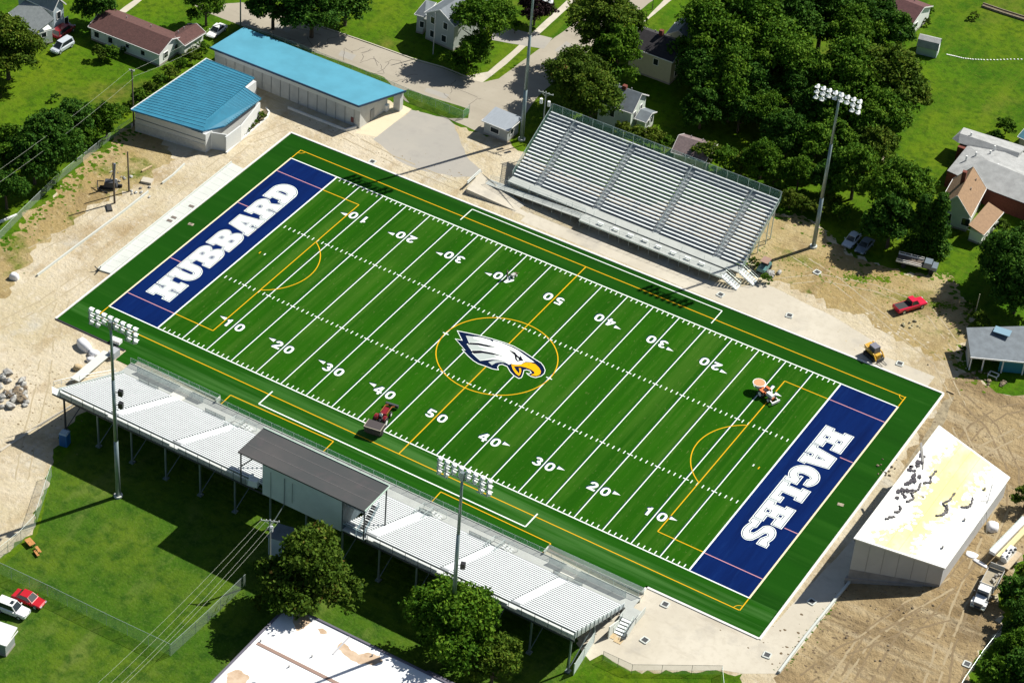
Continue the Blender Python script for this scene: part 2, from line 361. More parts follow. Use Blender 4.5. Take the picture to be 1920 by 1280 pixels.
# mown ground under and below the near stand
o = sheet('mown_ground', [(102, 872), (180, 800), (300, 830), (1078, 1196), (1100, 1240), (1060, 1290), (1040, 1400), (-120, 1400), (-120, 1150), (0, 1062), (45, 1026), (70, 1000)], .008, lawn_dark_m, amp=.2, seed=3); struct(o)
o = sheet('grass_verge', [(1052, 1290), (1062, 1276), (1108, 1238), (1130, 1226), (1150, 1240), (1190, 1262), (1352, 1266), (1362, 1300), (1362, 1400), (1040, 1400)], .016, lawn_m, amp=.15, seed=3); struct(o)
o = sheet('grass_patch', [(1846, 712), (1880, 700), (1990, 700), (1990, 735), (1900, 742), (1868, 736)], .012, lawn_m, amp=.3, seed=4); struct(o)
for k, pp in enumerate([[(1580, 515), (1610, 512), (1625, 522), (1600, 530), (1578, 527)], [(1625, 520), (1665, 514), (1672, 524), (1640, 534)], [(1745, 566), (1780, 560), (1795, 575), (1765, 588), (1745, 580)], [(1395, 480), (1415, 488), (1425, 510), (1400, 500)], [(1745, 500), (1795, 505), (1797, 525), (1745, 512)]]):
    pass
# grass bed beside the chain fence and the street
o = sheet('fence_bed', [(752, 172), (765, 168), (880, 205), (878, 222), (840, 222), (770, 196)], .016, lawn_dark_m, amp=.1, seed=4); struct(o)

# ragged margins: tufts of grass on soil, crumbs of soil on grass, wheel ruts
def blobs(name, pts, n, spread, rmin, rmax, z, m, seed):
    rn = random.Random(seed); P = [at(*p) for p in pts]; mb = MB(); seg = [(P[i], P[i + 1]) for i in range(len(P) - 1)]; Ls = [(b - a).length for a, b in seg]
    for k in range(n):
        a, b = rn.choices(seg, Ls)[0]; c = a.lerp(b, rn.random()); d = (b - a).normalized(); w = rn.gauss(0, spread); c = c + Vector((-d.y, d.x, 0)) * w
        r = rn.uniform(rmin, rmax) * (1 if abs(w) < spread else .6); q = rn.randint(6, 9); a0 = rn.random() * 6; e = rn.uniform(.5, 1)
        mb.poly([(c.x + cos(a0 + 2 * pi * j / q) * r * rn.uniform(.55, 1.2), c.y + sin(a0 + 2 * pi * j / q) * r * e * rn.uniform(.55, 1.2), z + .0001 * (k % 30)) for j in range(q)])
    o = mb.build(name, m); o['kind'] = 'stuff'; return o
edge_l = [(0, 464), (30, 446), (66, 400), (105, 362), (140, 332), (172, 306), (212, 273), (246, 240)]
blobs('grass_tufts', edge_l, 260, 1.6, .15, .6, .021, lawn_m, 31)
blobs('grass_tufts', [(0, 500), (60, 450), (150, 380), (220, 330), (290, 270)], 60, 3.0, .06, .25, .021, lawn_dark_m, 32)
edge_r = [(1440, 400), (1500, 402), (1545, 430), (1600, 480), (1690, 512), (1745, 512), (1790, 522), (1800, 552), (1828, 590), (1815, 640), (1796, 690), (1838, 708), (1880, 735)]
blobs('grass_tufts', edge_r, 330, 1.8, .15, .6, .021, lawn_m, 33)
blobs('grass_tufts', [(1400, 470), (1500, 500), (1600, 530), (1700, 560), (1760, 600)], 420, 2.6, .05, .22, .021, lawn_m, 34)
for c_, n_ in (((1604, 520), 150), ((1650, 522), 130), ((1768, 572), 170), ((1405, 495), 90), ((1770, 512), 120)): blobs('grass_tufts', [(c_[0] - 22, c_[1] - 3), (c_[0] + 22, c_[1] + 4)], n_, .7, .06, .3, .024, lawn_m, c_[0])
blobs('grass_tufts', [(1462, 1262), (1568, 1128)], 60, .5, .08, .25, .021, lawn_dark_m, 35)
blobs('soil_crumbs', [(1600, 590), (1680, 640), (1760, 670), (1800, 700)], 160, 3.0, .08, .4, .0165, dirt_m, 36)
blobs('soil_crumbs', [(1480, 1262), (1560, 1160), (1700, 1200), (1800, 1100), (1880, 1000), (1850, 850), (1790, 770)], 520, 5.0, .06, .28, .0125, mat('dark_clods', (.13, .092, .05), .95), 37)
blobs('soil_crumbs', [(0, 640), (80, 560), (200, 460), (330, 360), (480, 260)], 150, 5.0, .06, .22, .0125, mat('pale_crumbs', (.55, .49, .38), .95), 38)
blobs('soil_crumbs', [(20, 700), (120, 690), (60, 790), (20, 840)], 130, 4.0, .06, .24, .0125, mat('brown_crumbs', (.27, .205, .12), .95, var=.3, scale=2), 39)
blobs('soil_crumbs', [(560, 230), (720, 290), (870, 340), (1000, 395)], 120, 2.2, .05, .2, .0125, MATS['brown_crumbs'], 40)
def ruts(pts, z, m, w=.34, gauge=1.75, seed=1):
    rn = random.Random(seed); P = [at(*p) for p in pts]; mb = MB()
    for s in (-gauge / 2, gauge / 2):
        L = []
        for i, p in enumerate(P):
            d = (P[min(i + 1, len(P) - 1)] - P[max(i - 1, 0)]).normalized(); L.append(p + Vector((-d.y, d.x, 0)) * s)
        Q = []
        for a, b in zip(L[:-1], L[1:]):
            n = max(1, int((b - a).length / 1.1))
            for k in range(n): Q.append(a.lerp(b, k / n) + Vector((rn.gauss(0, .05), rn.gauss(0, .05), 0)))
        Q.append(L[-1])
        for i in range(len(Q) - 1):
            if rn.random() < .16: continue
            a, b = Q[i], Q[i + 1]; d = (b - a).normalized(); nn = Vector((-d.y, d.x, 0)); w0, w1 = w * rn.uniform(.6, 1.2) / 2, w * rn.uniform(.6, 1.2) / 2
            mb.poly([(*(a - nn * w0).xy, z), (*(b - nn * w1).xy, z), (*(b + nn * w1).xy, z), (*(a + nn * w0).xy, z)])
    o = struct(mb.build('wheel_ruts', m)); return o
rut_d = mat('rut_dark', (.245, .18, .097), .95, var=.3, scale=2); rut_l = mat('rut_pale', (.375, .30, .18), .95, var=.2, scale=2); rut_p = mat('rut_tan', (.43, .36, .235), .95, var=.2, scale=2)
for k, (pp, m_) in enumerate((([(1790, 1290), (1800, 1220), (1830, 1140), (1870, 1050), (1900, 960), (1900, 880), (1860, 800), (1800, 742)], rut_d), ([(1740, 1300), (1765, 1220), (1800, 1130), (1845, 1030), (1880, 950)], rut_l), ([(1640, 1290), (1690, 1200), (1760, 1120), (1830, 1040)], rut_d), ([(1560, 1285), (1620, 1200), (1700, 1140), (1790, 1090)], rut_l), ([(1500, 1280), (1580, 1220), (1680, 1180), (1790, 1150)], rut_d), ([(1780, 860), (1830, 800), (1880, 770), (1930, 760)], rut_d), ([(1800, 880), (1850, 840), (1930, 800)], rut_l), ([(1590, 1270), (1640, 1180), (1720, 1130)], rut_d), ([(1850, 960), (1840, 900), (1815, 840), (1790, 790)], rut_l))): ruts(pp, .0165 + .001 * k, m_, seed=50 + k)
for k, (pp, m_) in enumerate((([(0, 610), (80, 570), (180, 500), (280, 420), (380, 330), (470, 262), (560, 230)], rut_p), ([(40, 900), (60, 800), (80, 720), (90, 640), (120, 560)], rut_p), ([(1440, 530), (1540, 520), (1640, 540), (1740, 580), (1800, 660)], rut_p), ([(1480, 470), (1560, 520), (1660, 600), (1760, 680), (1800, 760)], rut_p), ([(620, 240), (740, 300), (860, 350)], rut_p), ([(60, 470), (140, 430), (240, 350)], rut_p))): ruts(pp, .0165 + .001 * k, m_, .22, seed=70 + k)
# ------------------------------------------------------------------ turf and its markings
XL, XR, YN, YF = -59.1, 59.6, -33.9, 30.9
field = struct(MB().poly([(XL, -31.3, .03), (-46, -31.3, .03), (-46, YN, .03), (42.3, YN, .03), (42.3, -30.7, .03), (XR, -30.7, .03), (XR, 31.4, .03), (XL, 30.3, .03)]).build('football_field', turf_out_m))
def fsheet(name, pts, z, m, parent=field):
    o = MB().poly([fld(x, y, z) for x, y in pts]).build(name, m, parent)
    return o
struct_parts = []
fsheet('playing_surface', [(-45.72, -24.38), (45.72, -24.38), (45.72, 24.38), (-45.72, 24.38)], .034, turf_in_m)
nb = MB().poly([(-58.9, -31.2, .034), (-45.9, -31.2, .034), (-45.9, -33.8, .034), (42.2, -33.8, .034), (42.2, -30.6, .034), (59.4, -30.6, .034), (59.4, -24.7, .034), (-58.9, -24.7, .034)]).build('brushed_border', turf_near_m, field)
yd = .9144
EZ = {}
for sx in (-1, 1):
    a, b = sx * 50 * yd, sx * 60 * yd
    EZ[sx] = fsheet('end_zone', [(min(a, b), -24.38), (max(a, b), -24.38), (max(a, b), 24.38), (min(a, b), 24.38)], .034, navy_turf_m)
def stripe(mb, p, q, w, z):
    p, q = Vector((p[0], p[1])), Vector((q[0], q[1])); d = (q - p).normalized(); n = Vector((-d.y, d.x)) * w / 2
    L = (q - p).length; k = max(1, int(L / 6))
    for i in range(k):
        a = p + (q - p) * (i / k); b = p + (q - p) * ((i + 1) / k)
        mb.poly([fld(*(a - n), z), fld(*(b - n), z), fld(*(b + n), z), fld(*(a + n), z)])
LW = .145
for i in range(-10, 11):
    if i == 0: continue
    if abs(i) == 10:
        mb = MB(); stripe(mb, (i * 5 * yd, -24.36), (i * 5 * yd, 24.36), .24, .0385); mb.build('goal_line', paint_w, field)
    else:
        mb = MB(); stripe(mb, (i * 5 * yd, -24.36), (i * 5 * yd, 24.36), LW, .0385); ln_ = mb.build('yard_line', paint_w, field); mb = MB(); stripe(mb, (i * 5 * yd - .14, -24.2), (i * 5 * yd - .14, 24.2), .12, .0370); mb.build('line_shadow', paint_shadow, ln_)
for sy in (-1, 1):
    mb = MB(); stripe(mb, (-60 * yd - .1, sy * 24.5), (60 * yd + .1, sy * 24.5), .2, .0385); mb.build('sideline', paint_w, field)
for sx in (-1, 1):
    mb = MB(); stripe(mb, (sx * 55.0, -24.62), (sx * 55.0, 24.62), .26, .0390); mb.build('end_line', paint_cream, field)
# hash ticks: four rows; each row one painted run
for y0, y1 in ((-24.3, -23.65), (23.65, 24.3), (-8.45, -7.75), (7.75, 8.45)):
    mb = MB()
    for k in range(-49, 50):
        if k % 5 == 0: continue
        stripe(mb, (k * yd, y0), (k * yd, y1), .145, .0395)
    if abs(y0) < 10:
        for i in range(-9, 10):
            stripe(mb, (i * 5 * yd - .45, (y0 + y1) / 2), (i * 5 * yd + .45, (y0 + y1) / 2), .17, .0435)
    mb.build('hash_marks', paint_w, field)
# soccer lines
def loop(name, pts, w, m, z, closed=False):
    mb = MB(); n = len(pts)
    for i in range(n if closed else n - 1): stripe(mb, pts[i], pts[(i + 1) % n], w, z + .0002 * (i % 2))
    return mb.build(name, m, field)
loop('touchline', [(-54.9, -27.4), (54.9, -27.4)], .15, paint_y, .0415)
loop('touchline', [(-54.9, 27.35), (54.9, 27.2)], .15, paint_y, .0415)
for sx in (-1, 1):
    for sy in (-1, 1):
        loop('corner_line', [(sx * 55.0, sy * 24.75), (sx * 55.0, sy * 27.4)], .15, paint_y, .0425)
        loop('corner_arc', [(sx * (55.0 - .95 * cos(t)), sy * (27.4 - .95 * sin(t))) for t in [i * pi / 16 for i in range(9)]], .1, paint_y, .0435)
    loop('penalty_box', [(sx * 45.6, -20.1), (sx * 38.47, -20.1), (sx * 38.47, 20.1), (sx * 45.6, 20.1)], .15, paint_y, .0425)
    for sy in (-1, 1):
        loop('penalty_box', [(sx * 54.8, sy * 20.15), (sx * 45.85, sy * 20.15)], .15, paint_p, .0385)
    loop('penalty_box', [(sx * 54.8, 9.13), (sx * 52.75, 9.13)], .15, paint_p, .0385)
    loop('penalty_box', [(sx * 54.8, -9.13), (sx * 52.75, -9.13)], .15, paint_p, .0385)
    a0 = math.acos(4.95 / 9.15)
    loop('penalty_arc', [(sx * (-43.42 + 9.15 * cos(t)) * -1 * -1 if False else sx * (43.42 - 9.15 * cos(t)), 9.15 * sin(t)) for t in [-a0 + 2 * a0 * i / 24 for i in range(25)]], .15, paint_y, .0425)
    loop('penalty_spot', [(sx * 44.1, -.1), (sx * 44.1, .45)], .16, paint_y, .0425)
    loop('kick_mark', [(sx * 43.2, 0), (sx * 43.2, .5)], .18, paint_w, .0425)
loop('centre_circle', [(9.25 * cos(t), 9.25 * sin(t)) for t in [2 * pi * i / 64 for i in range(64)]], .16, paint_y, .0435, True)
loop('halfway_line', [(0, -27.33), (0, 27.25)], .16, paint_y, .0455)
loop('team_box', [(-22.85, 26.3), (-22.8, 29.9), (22.9, 29.85), (22.95, 26.1)], .16, paint_w, .0455)
loop('team_box', [(-22.85, -26.55), (-22.85, -30.05), (22.8, -30.0), (22.85, -26.7)], .2, paint_w, .0455)
loop('coach_box', [(-27.35, -33.4), (-27.4, -30.85), (-9.2, -30.6), (-9.15, -33.5)], .15, paint_y, .0475)
loop('coach_box', [(9.35, -33.6), (9.28, -30.75), (27.45, -30.9), (27.45, -33.6)], .15, paint_y, .0475)
for i in (-10, -5, 5, 10): pass
# restraining ticks on the 50-yard circle rim
for sx, yy in ((-9.15, 0.0), (9.15, 0.0)):
    mb = MB(); stripe(mb, (sx - .5, yy), (sx + .5, yy), .17, .0475); stripe(mb, (sx, yy - .45), (sx, yy + .45), .17, .0478); mb.build('kick_mark', paint_w, field)

# painted outlines: closed polylines, inner ones become holes
def painted(name, loops, z, m, parent, tr):
    cu = bpy.data.curves.new(name, 'CURVE'); cu.dimensions = '2D'; cu.fill_mode = 'BOTH'
    for lp in loops:
        sp = cu.splines.new('POLY'); sp.points.add(len(lp) - 1); sp.use_cyclic_u = True
        for i, p in enumerate(lp): sp.points[i].co = (p[0], p[1], 0, 1)
    tmp = bpy.data.objects.new('outline', cu); COL.objects.link(tmp)
    dg = bpy.context.evaluated_depsgraph_get(); me = bpy.data.meshes.new_from_object(tmp.evaluated_get(dg))
    COL.objects.unlink(tmp); bpy.data.objects.remove(tmp); bpy.data.curves.remove(cu)
    off = world_loc(parent)
    for v in me.vertices:
        x, y = tr(v.co.x, v.co.y); q = x if y is None else fld(x, y)
        v.co = (q.x - off.x, q.y - off.y, z - off.z)
    bm = bmesh.new(); bm.from_mesh(me)
    bmesh.ops.remove_doubles(bm, verts=bm.verts, dist=1e-4)
    for f in bm.faces:
        if f.normal.z < 0: f.normal_flip()
    bm.to_mesh(me); bm.free()
    me.name = name; me.materials.clear(); me.materials.append(m)
    o = bpy.data.objects.new(name, me); COL.objects.link(o); o.parent = parent; return o
def inset(lp, d):
    n = len(lp); ar = sum(lp[i][0] * lp[(i + 1) % n][1] - lp[(i + 1) % n][0] * lp[i][1] for i in range(n)); s = 1 if ar > 0 else -1; out = []
    for i in range(n):
        a, b, c = Vector(lp[i - 1]), Vector(lp[i]), Vector(lp[(i + 1) % n])
        u = (b - a).normalized(); v = (c - b).normalized(); n1 = Vector((-u.y, u.x)) * s; n2 = Vector((-v.y, v.x)) * s
        m_ = n1 + n2
        if m_.length < 1e-4: m_ = n1
        m_.normalize(); k = d / max(.45, m_.dot(n1)); out.append(tuple(b + m_ * k))
    return out
def arc(cx, cy, rx, ry, a0, a1, n=8):
    return [(cx + rx * cos(radians(a0 + (a1 - a0) * i / n)), cy + ry * sin(radians(a0 + (a1 - a0) * i / n))) for i in range(n + 1)]
# ---- yard numbers (rounded athletic digits, 1 wide x 1.5 high)
DG = {
 '0': [arc(.5, .95, .5, .55, 0, 180) + arc(.5, .55, .5, .55, 180, 360), arc(.5, .92, .21, .30, 0, 180) + arc(.5, .58, .21, .30, 180, 360)],
 '1': [[(.30, 0), (.62, 0), (.62, 1.5), (.40, 1.5), (.36, 1.34), (.10, 1.22), (.10, .98), (.30, 1.0)]],
 '2': [[(0, 0), (1, 0), (1, .3), (.46, .3)] + [(.72, .5), (.94, .76)] + arc(.5, 1.04, .48, .46, -10, 180, 10) + [(.33, 1.03)] + arc(.5, 1.05, .17, .17, 175, -20, 6) + [(.56, .80), (.22, .52), (.02, .24)]],
 '3': [arc(.47, 1.08, .46, .42, 160, -45, 8) + arc(.48, .44, .52, .45, 45, -160, 9) + [(.30, .36)] + arc(.48, .42, .20, .16, -150, 60, 6) + [(.40, .64), (.40, .88)] + arc(.47, 1.07, .17, .15, -50, 170, 6)],
 '4': [[(.58, 0), (.86, 0), (.86, .34), (1.02, .34), (1.02, .60), (.86, .60), (.86, 1.5), (.52, 1.5), (0, .62), (0, .34), (.58, .34)], [(.58, .60), (.30, .60), (.58, 1.08)]],
 '5': [[(.08, 1.5), (.92, 1.5), (.92, 1.22), (.36, 1.22), (.32, .96)] + arc(.50, .48, .50, .48, 90, -160, 10) + [(.32, .36)] + arc(.48, .46, .20, .19, -150, 130, 8) + [(.06, .66)]],
}
NH = 1.85
def yard_number(yard, sx, sy):
    """digits either side of the yard line, reading from the near (sy=-1) or far (sy=+1) side"""
    X = sx * (50 - yard) * yd; Y = sy * 17.15; flip = -1 if sy > 0 else 1
    loops = []; t = '%d' % yard; w = 1.30; sc = NH / 1.5
    for k, ch in enumerate(t):
        x0 = (-1.66 if k == 0 else .36)
        for lp in DG[ch]: loops.append([(x0 + p[0] * w, (p[1] - .75) * sc) for p in lp])
    if yard < 50:
        side = sx * flip; ax = 1 if side > 0 else -1
        b = ax * (2.0 if ax > 0 else 1.98)
        loops.append([(b, -.12 + .30), (b, .56 + .30), (b + ax * 1.15, .28 + .30)])
    tr = lambda dx, dy: (lambda x, y: (X + flip * (x + dx), Y + flip * (y + dy)))
    o = painted('yard_number', loops, .0535, paint_w, field, tr(0, 0))
    painted('number_shadow', loops, .0505, paint_shadow, o, tr(-.16 * flip, .14 * flip))
for yard in (10, 20, 30, 40):
    for sx in (-1, 1):
        for sy in (-1, 1): yard_number(yard, sx, sy)
for sy in (-1, 1): yard_number(50, 1, sy)

# ---- slab-serif end zone words
T_ = .26
def LET(ch):
    NL = [(0, 1), (0, .66), (.11, .66), (.11, .34), (0, .34)]          # notched left side, read downwards
    if ch == 'H': return [[(0, 0), (.475, 0), (.475, .28), (.44, .28), (.44, .34), (.56, .34), (.56, .28), (.525, .28), (.525, 0), (1, 0), (1, .34), (.89, .34), (.89, .66), (1, .66), (1, 1), (.525, 1), (.525, .72), (.56, .72), (.56, .66), (.44, .66), (.44, .72), (.475, .72), (.475, 1)] + NL]
    if ch == 'U': return [[(0, 1), (0, .68), (.08, .68)] + arc(.5, .40, .42, .40, 180, 360, 14) + [(.92, .68), (1, .68), (1, 1), (.525, 1), (.525, .74), (.56, .74)] + arc(.5, .36, .06, .08, 0, -180, 6) + [(.44, .74), (.475, .74), (.475, 1)]]
    if ch == 'B': return [[(0, 0), (.62, 0)] + arc(.62, .29, .38, .29, -90, 62, 8) + arc(.60, .75, .34, .25, -40, 90, 8) + NL, [(.44, .26), (.44, .35), (.55, .35), (.57, .305), (.55, .26)], [(.44, .67), (.44, .75), (.53, .75), (.55, .71), (.53, .67)]]
    if ch == 'R': return [[(0, 0), (.49, 0), (.49, .26), (.46, .26), (.46, .34), (.52, .34), (.56, .26), (.54, .26), (.54, 0), (1, 0), (1, .20), (.95, .20), (.84, .44)] + arc(.60, .72, .36, .28, -48, 90, 9) + NL, [(.44, .64), (.44, .74), (.53, .74), (.56, .69), (.53, .64)]]
    if ch == 'D': return [[(0, 0), (.54, 0)] + arc(.54, .5, .46, .5, -90, 90, 16) + NL, [(.46, .32), (.46, .68)] + arc(.49, .5, .07, .18, 90, -90, 6)]
    if ch == 'A': return [[(0, 0), (.475, 0), (.475, .18), (.44, .18), (.46, .26), (.54, .26), (.56, .18), (.525, .18), (.525, 0), (1, 0), (1, .26), (.93, .26), (.80, 1), (.20, 1), (.07, .26), (0, .26)], [(.45, .46), (.55, .46), (.50, .64)]]
    if ch == 'E': return [[(0, 0), (1, 0), (1, .38), (.72, .38), (.72, .62), (1, .62), (1, 1)] + NL, [(.46, .24), (.46, .34), (.56, .34), (.56, .24)], [(.46, .66), (.46, .76), (.56, .76), (.56, .66)]]
    if ch == 'L': return [[(0, 0), (1, 0), (1, .44), (.70, .44), (.70, .28), (.52, .28), (.52, .70), (.64, .70), (.64, 1), (0, 1), (0, .70), (.12, .70), (.12, .30), (0, .30)]]
    if ch == 'G': return [arc(.5, .5, .5, .5, 38, 300, 20) + [(.78, .10), (.80, 0), (1, 0), (1, .50), (.54, .50), (.54, .40), (.62, .40)] + arc(.51, .46, .09, .15, -40, -180, 6) + arc(.51, .55, .09, .15, 180, 40, 6) + [(.60, .64), (.88, .64)]]
    if ch == 'S': return [arc(.46, .70, .42, .30, 60, 230, 10) + [(.44, .42), (.60, .36)] + arc(.56, .30, .06, .05, 60, -120, 4) + [(.42, .27), (.34, .34), (0, .34), (0, 0), (.22, 0), (.24, .06)] + arc(.56, .30, .44, .30, -110, 40, 10) + [(.70, .58), (.50, .64)] + arc(.46, .71, .05, .05, 230, 60, 4) + [(.62, .68), (.70, .64), (.98, .64), (.98, 1), (.78, 1), (.74, .95)]]
def word(txt, sx):
    # letters stand across the end zone, their tops towards the end line
    n = len(txt); y0, y1 = (-18.35, 18.1) if sx < 0 else (14.5, -14.45)
    xb, xt = (-48.1, -52.7) if sx < 0 else (47.95, 52.55)
    step = (y1 - y0) / n
    for k, ch in enumerate(txt):
        ya = y0 + step * (k + (.015 if k else 0)); wd = step * (.985)
        tr = lambda x, y: (xb + (xt - xb) * y / 4.6, ya + wd * x / 5.2)
        L = [[(p[0] * 5.2, p[1] * 4.6) for p in lp] for lp in LET(ch)]
        o = painted('letter', L, .0385, paint_w, EZ[sx], tr)
        def ins(d): return [inset(L[0], d)] + [inset(h, -d) for h in L[1:]]
        g = painted('letter_inline', ins(.14), .0415, paint_shadow, o, tr)
        painted('letter_face', ins(.255), .0445, paint_w, o, tr)
word('HUBBARD', -1); word('EAGLES', 1)

# ---- eagle head at midfield (surveyed outline)
def eag(pts): return [(840 + x / 9.143, 600 + y / 9.143) for x, y in pts]
trp = lambda x, y: (at(x, y), None)
OUT = [(150, 180), (360, 222), (550, 263), (760, 320), (960, 382), (1130, 447), (1300, 542), (1440, 636), (1600, 735), (1645, 795), (1672, 862), (1655, 920), (1600, 968), (1500, 995), (1425, 976), (1365, 940),
       (1335, 903), (1385, 918), (1420, 903), (1402, 878), (1345, 860), (1305, 868), (1290, 930), (1265, 990), (1215, 1010), (1130, 962), (1060, 890), (1010, 802), (930, 768), (880, 775), (855, 810), (872, 862), (760, 845), (640, 797),
       (520, 757), (430, 702), (340, 622), (270, 547), (230, 500), (282, 512), (115, 320), (232, 342)]
NAV = inset(OUT, 11)
emblem = painted('eagle_emblem', [eag(OUT)], .0565, paint_w, field, trp)
def em(name, pts, z, m): return painted(name, [eag(pts)], z, m, emblem, trp)
nav_p = mat('navy_emblem_paint', (.003, .010, .040), .9, spec=.03); blk_p = mat('black_emblem_paint', (.006, .006, .014), .9, spec=.03)
gry_p = mat('grey_emblem_paint', (.42, .47, .45), .9, spec=.03); yel_p = mat('gold_emblem_paint', (.80, .40, .006), .9, spec=.03); wht_p = paint_w
em('outline', NAV, .0595, nav_p)
em('plumage', [(305, 270), (440, 288), (560, 298), (720, 343), (782, 392), (768, 350), (900, 385), (1080, 460), (1200, 522), (1320, 610), (1482, 726), (1400, 722), (1330, 718), (1292, 735), (1250, 762), (1170, 768), (1080, 752), (1045, 768), (960, 715), (880, 690), (760, 680), (640, 690), (550, 700), (470, 628), (420, 580), (405, 548), (398, 520), (320, 415), (362, 396)], .0625, wht_p)
em('feather', [(690, 722), (780, 700), (900, 703), (1003, 742), (900, 726), (820, 737), (752, 776)], .0625, gry_p)
em('feather_shade', [(305, 270), (440, 290), (436, 318), (520, 348), (572, 366), (480, 382), (368, 392)], .0655, gry_p)
em('feather_shade', [(322, 418), (500, 432), (560, 470), (642, 488), (700, 504), (560, 520), (412, 522)], .0655, gry_p)
em('feather_shade', [(432, 582), (600, 572), (760, 590), (842, 640), (700, 668), (552, 694)], .0655, gry_p)
em('feather_gap', [(335, 404), (380, 393), (520, 397), (680, 432), (820, 470), (680, 466), (500, 430), (350, 420)], .0685, blk_p)
em('feather_gap', [(395, 545), (420, 528), (560, 527), (760, 565), (965, 632), (800, 602), (600, 570), (440, 578)], .0685, blk_p)
em('brow', [(1035, 510), (1150, 560), (1192, 612), (1230, 640), (1246, 608), (1272, 670), (1302, 702), (1240, 704), (1182, 714), (1150, 672), (1138, 602)], .0655, blk_p)
em('eye', [(1172, 640), (1200, 652), (1218, 690), (1190, 692)], .0685, wht_p)
em('beak', [(1085, 752), (1170, 774), (1260, 760), (1330, 730), (1420, 734), (1500, 760), (1562, 820), (1594, 882), (1580, 932), (1520, 962), (1440, 956), (1418, 940), (1482, 922), (1476, 888), (1420, 850), (1330, 815), (1250, 797), (1132, 797)], .0625, yel_p)
em('lower_beak', [(1082, 762), (1110, 850), (1160, 920), (1215, 962), (1242, 930), (1256, 880), (1250, 828), (1213, 825), (1226, 870), (1216, 922), (1165, 860), (1128, 799)], .0655, yel_p)
em('nostril', [(1360, 760), (1400, 768), (1385, 780)], .0655, mat('rust_emblem_paint', (.35, .08, .01), .9))

# kerb round the turf
kerb_m = mat('kerb_concrete', (.72, .72, .69), .8, var=.12, scale=1)
kb = MB()
kb.bar((XL - .2, 30.5, .06), (XR + .2, 31.6, .06), .34, .14); kb.bar((XR + .18, -30.9, .06), (XR + .18, 31.4, .06), .36, .14)
kb.bar((42.3, -30.87, .06), (XR, -30.87, .06), .34, .14); kb.bar((42.45, -30.7, .06), (42.45, -33.9, .06), .3, .14)
kb.bar((XL - .18, -31.4, .06), (XL - .18, 30.4, .06), .3, .14)
struct(kb.build('kerb', kerb_m))
kb = MB(); kb.bar((XL - .1, -31.48, .05), (-46.2, -31.48, .05), .3, .12); struct(kb.build('kerb_edging', mat('black_edging', (.02, .02, .025), .8)))
# ------------------------------------------------------------------ shared: translucent chain link
def mesh_mat(name, col, a):
    m = bpy.data.materials.new(name); m.use_nodes = True; MATS[name] = m
    n = m.node_tree.nodes; l = m.node_tree.links; b = n['Principled BSDF']
    b.inputs['Base Color'].default_value = tuple(col) + (1,); b.inputs['Roughness'].default_value = .6
    b.inputs['Alpha'].default_value = a
    return m
link_green = mesh_mat('chain_link_green', (.12, .28, .22), .36)
link_grey = mesh_mat('chain_link_grey', (.42, .50, .46), .24)
link_pale = mesh_mat('chain_link_pale', (.60, .68, .66), .72)

# ------------------------------------------------------------------ far grandstand
FS = thing('grandstand', 'aluminium bleacher stand beyond the far sideline with dark gaps between its white benches', 'grandstand', (0, 40, 0))
FN, FY0, FDY, FZ0, FDZ = 20, 40.35, .588, 1.85, .325
FX0, FX1 = -21.45, 20.95
def fy(i): return FY0 + FDY * i
def fz(i): return FZ0 + FDZ * i
ais = [(at_y(a, b, fy(18)).x, at_y(c, d, fy(18)).x) for a, b, c, d in ((1069.4, 232.7, 1082.4, 237.7), (1178, 274.2, 1191.4, 278.8), (1289.2, 316.9, 1303.4, 321.5), (1402.7, 359.7, 1416.9, 365.2))]
blocks = []; x = FX0
for a, b in ais: blocks.append((x, a)); x = b
blocks.append((x, FX1))
protos = {}
for bi, (a, b) in enumerate(blocks):
    for i in range(FN):
        if i == FN - 1 and bi > 0: continue
        if i == FN - 1: a_, b_ = FX0, FX1
        else: a_, b_ = a, b
        mb = MB(); y, z = fy(i), fz(i)
        mb.box(((a_ + b_) / 2, y, z - .02), (b_ - a_, .27, .045)); mb.box(((a_ + b_) / 2, y - .115, z - .07), (b_ - a_ - .06, .035, .06))
        o = mb.build('bench', alu_white, FS)
mb = MB()
for i in range(FN):
    y, z = fy(i), fz(i)
    mb.box(((FX0 + FX1) / 2, y - .31, z - .44), (FX1 - FX0 + .1, .42, .04))
    mb.box(((FX0 + FX1) / 2, y - .08, z - .44 + .10), (FX1 - FX0 + .1, .025, .2))
mb.build('footboards', alu_foot, FS)
for a, b in ais:
    mb = MB(); w = b - a - .18; cx = (a + b) / 2
    for i in range(FN - 1):
        y, z = fy(i), fz(i)
        mb.box((cx, y - .16, z - .40), (w, .28, .05)); mb.box((cx, y + .14, z - .40 + FDZ / 2), (w, .28, .05))
        mb.box((cx, y - .02, z - .36), (w, .02, .14))
    mb.build('aisle_steps', alu_deck, FS)
for a, b in ais:
    mb = MB(); cx = (a + b) / 2 - .05
    for k in range(0, FN - 1, 4):
        i0, i1 = k + .15, min(k + 3.3, FN - 1.2)
        p = Vector((cx, fy(i0), fz(i0) + .52)); q = Vector((cx, fy(i1), fz(i1) + .52))
        mb.tube([p - Vector((0, 0, .9)), p, q, q - Vector((0, 0, .9))], .042, 6)
        mb.bar(p - Vector((0, 0, .42)), q - Vector((0, 0, .42)), .05)
    mb.build('handrail', galv, FS)
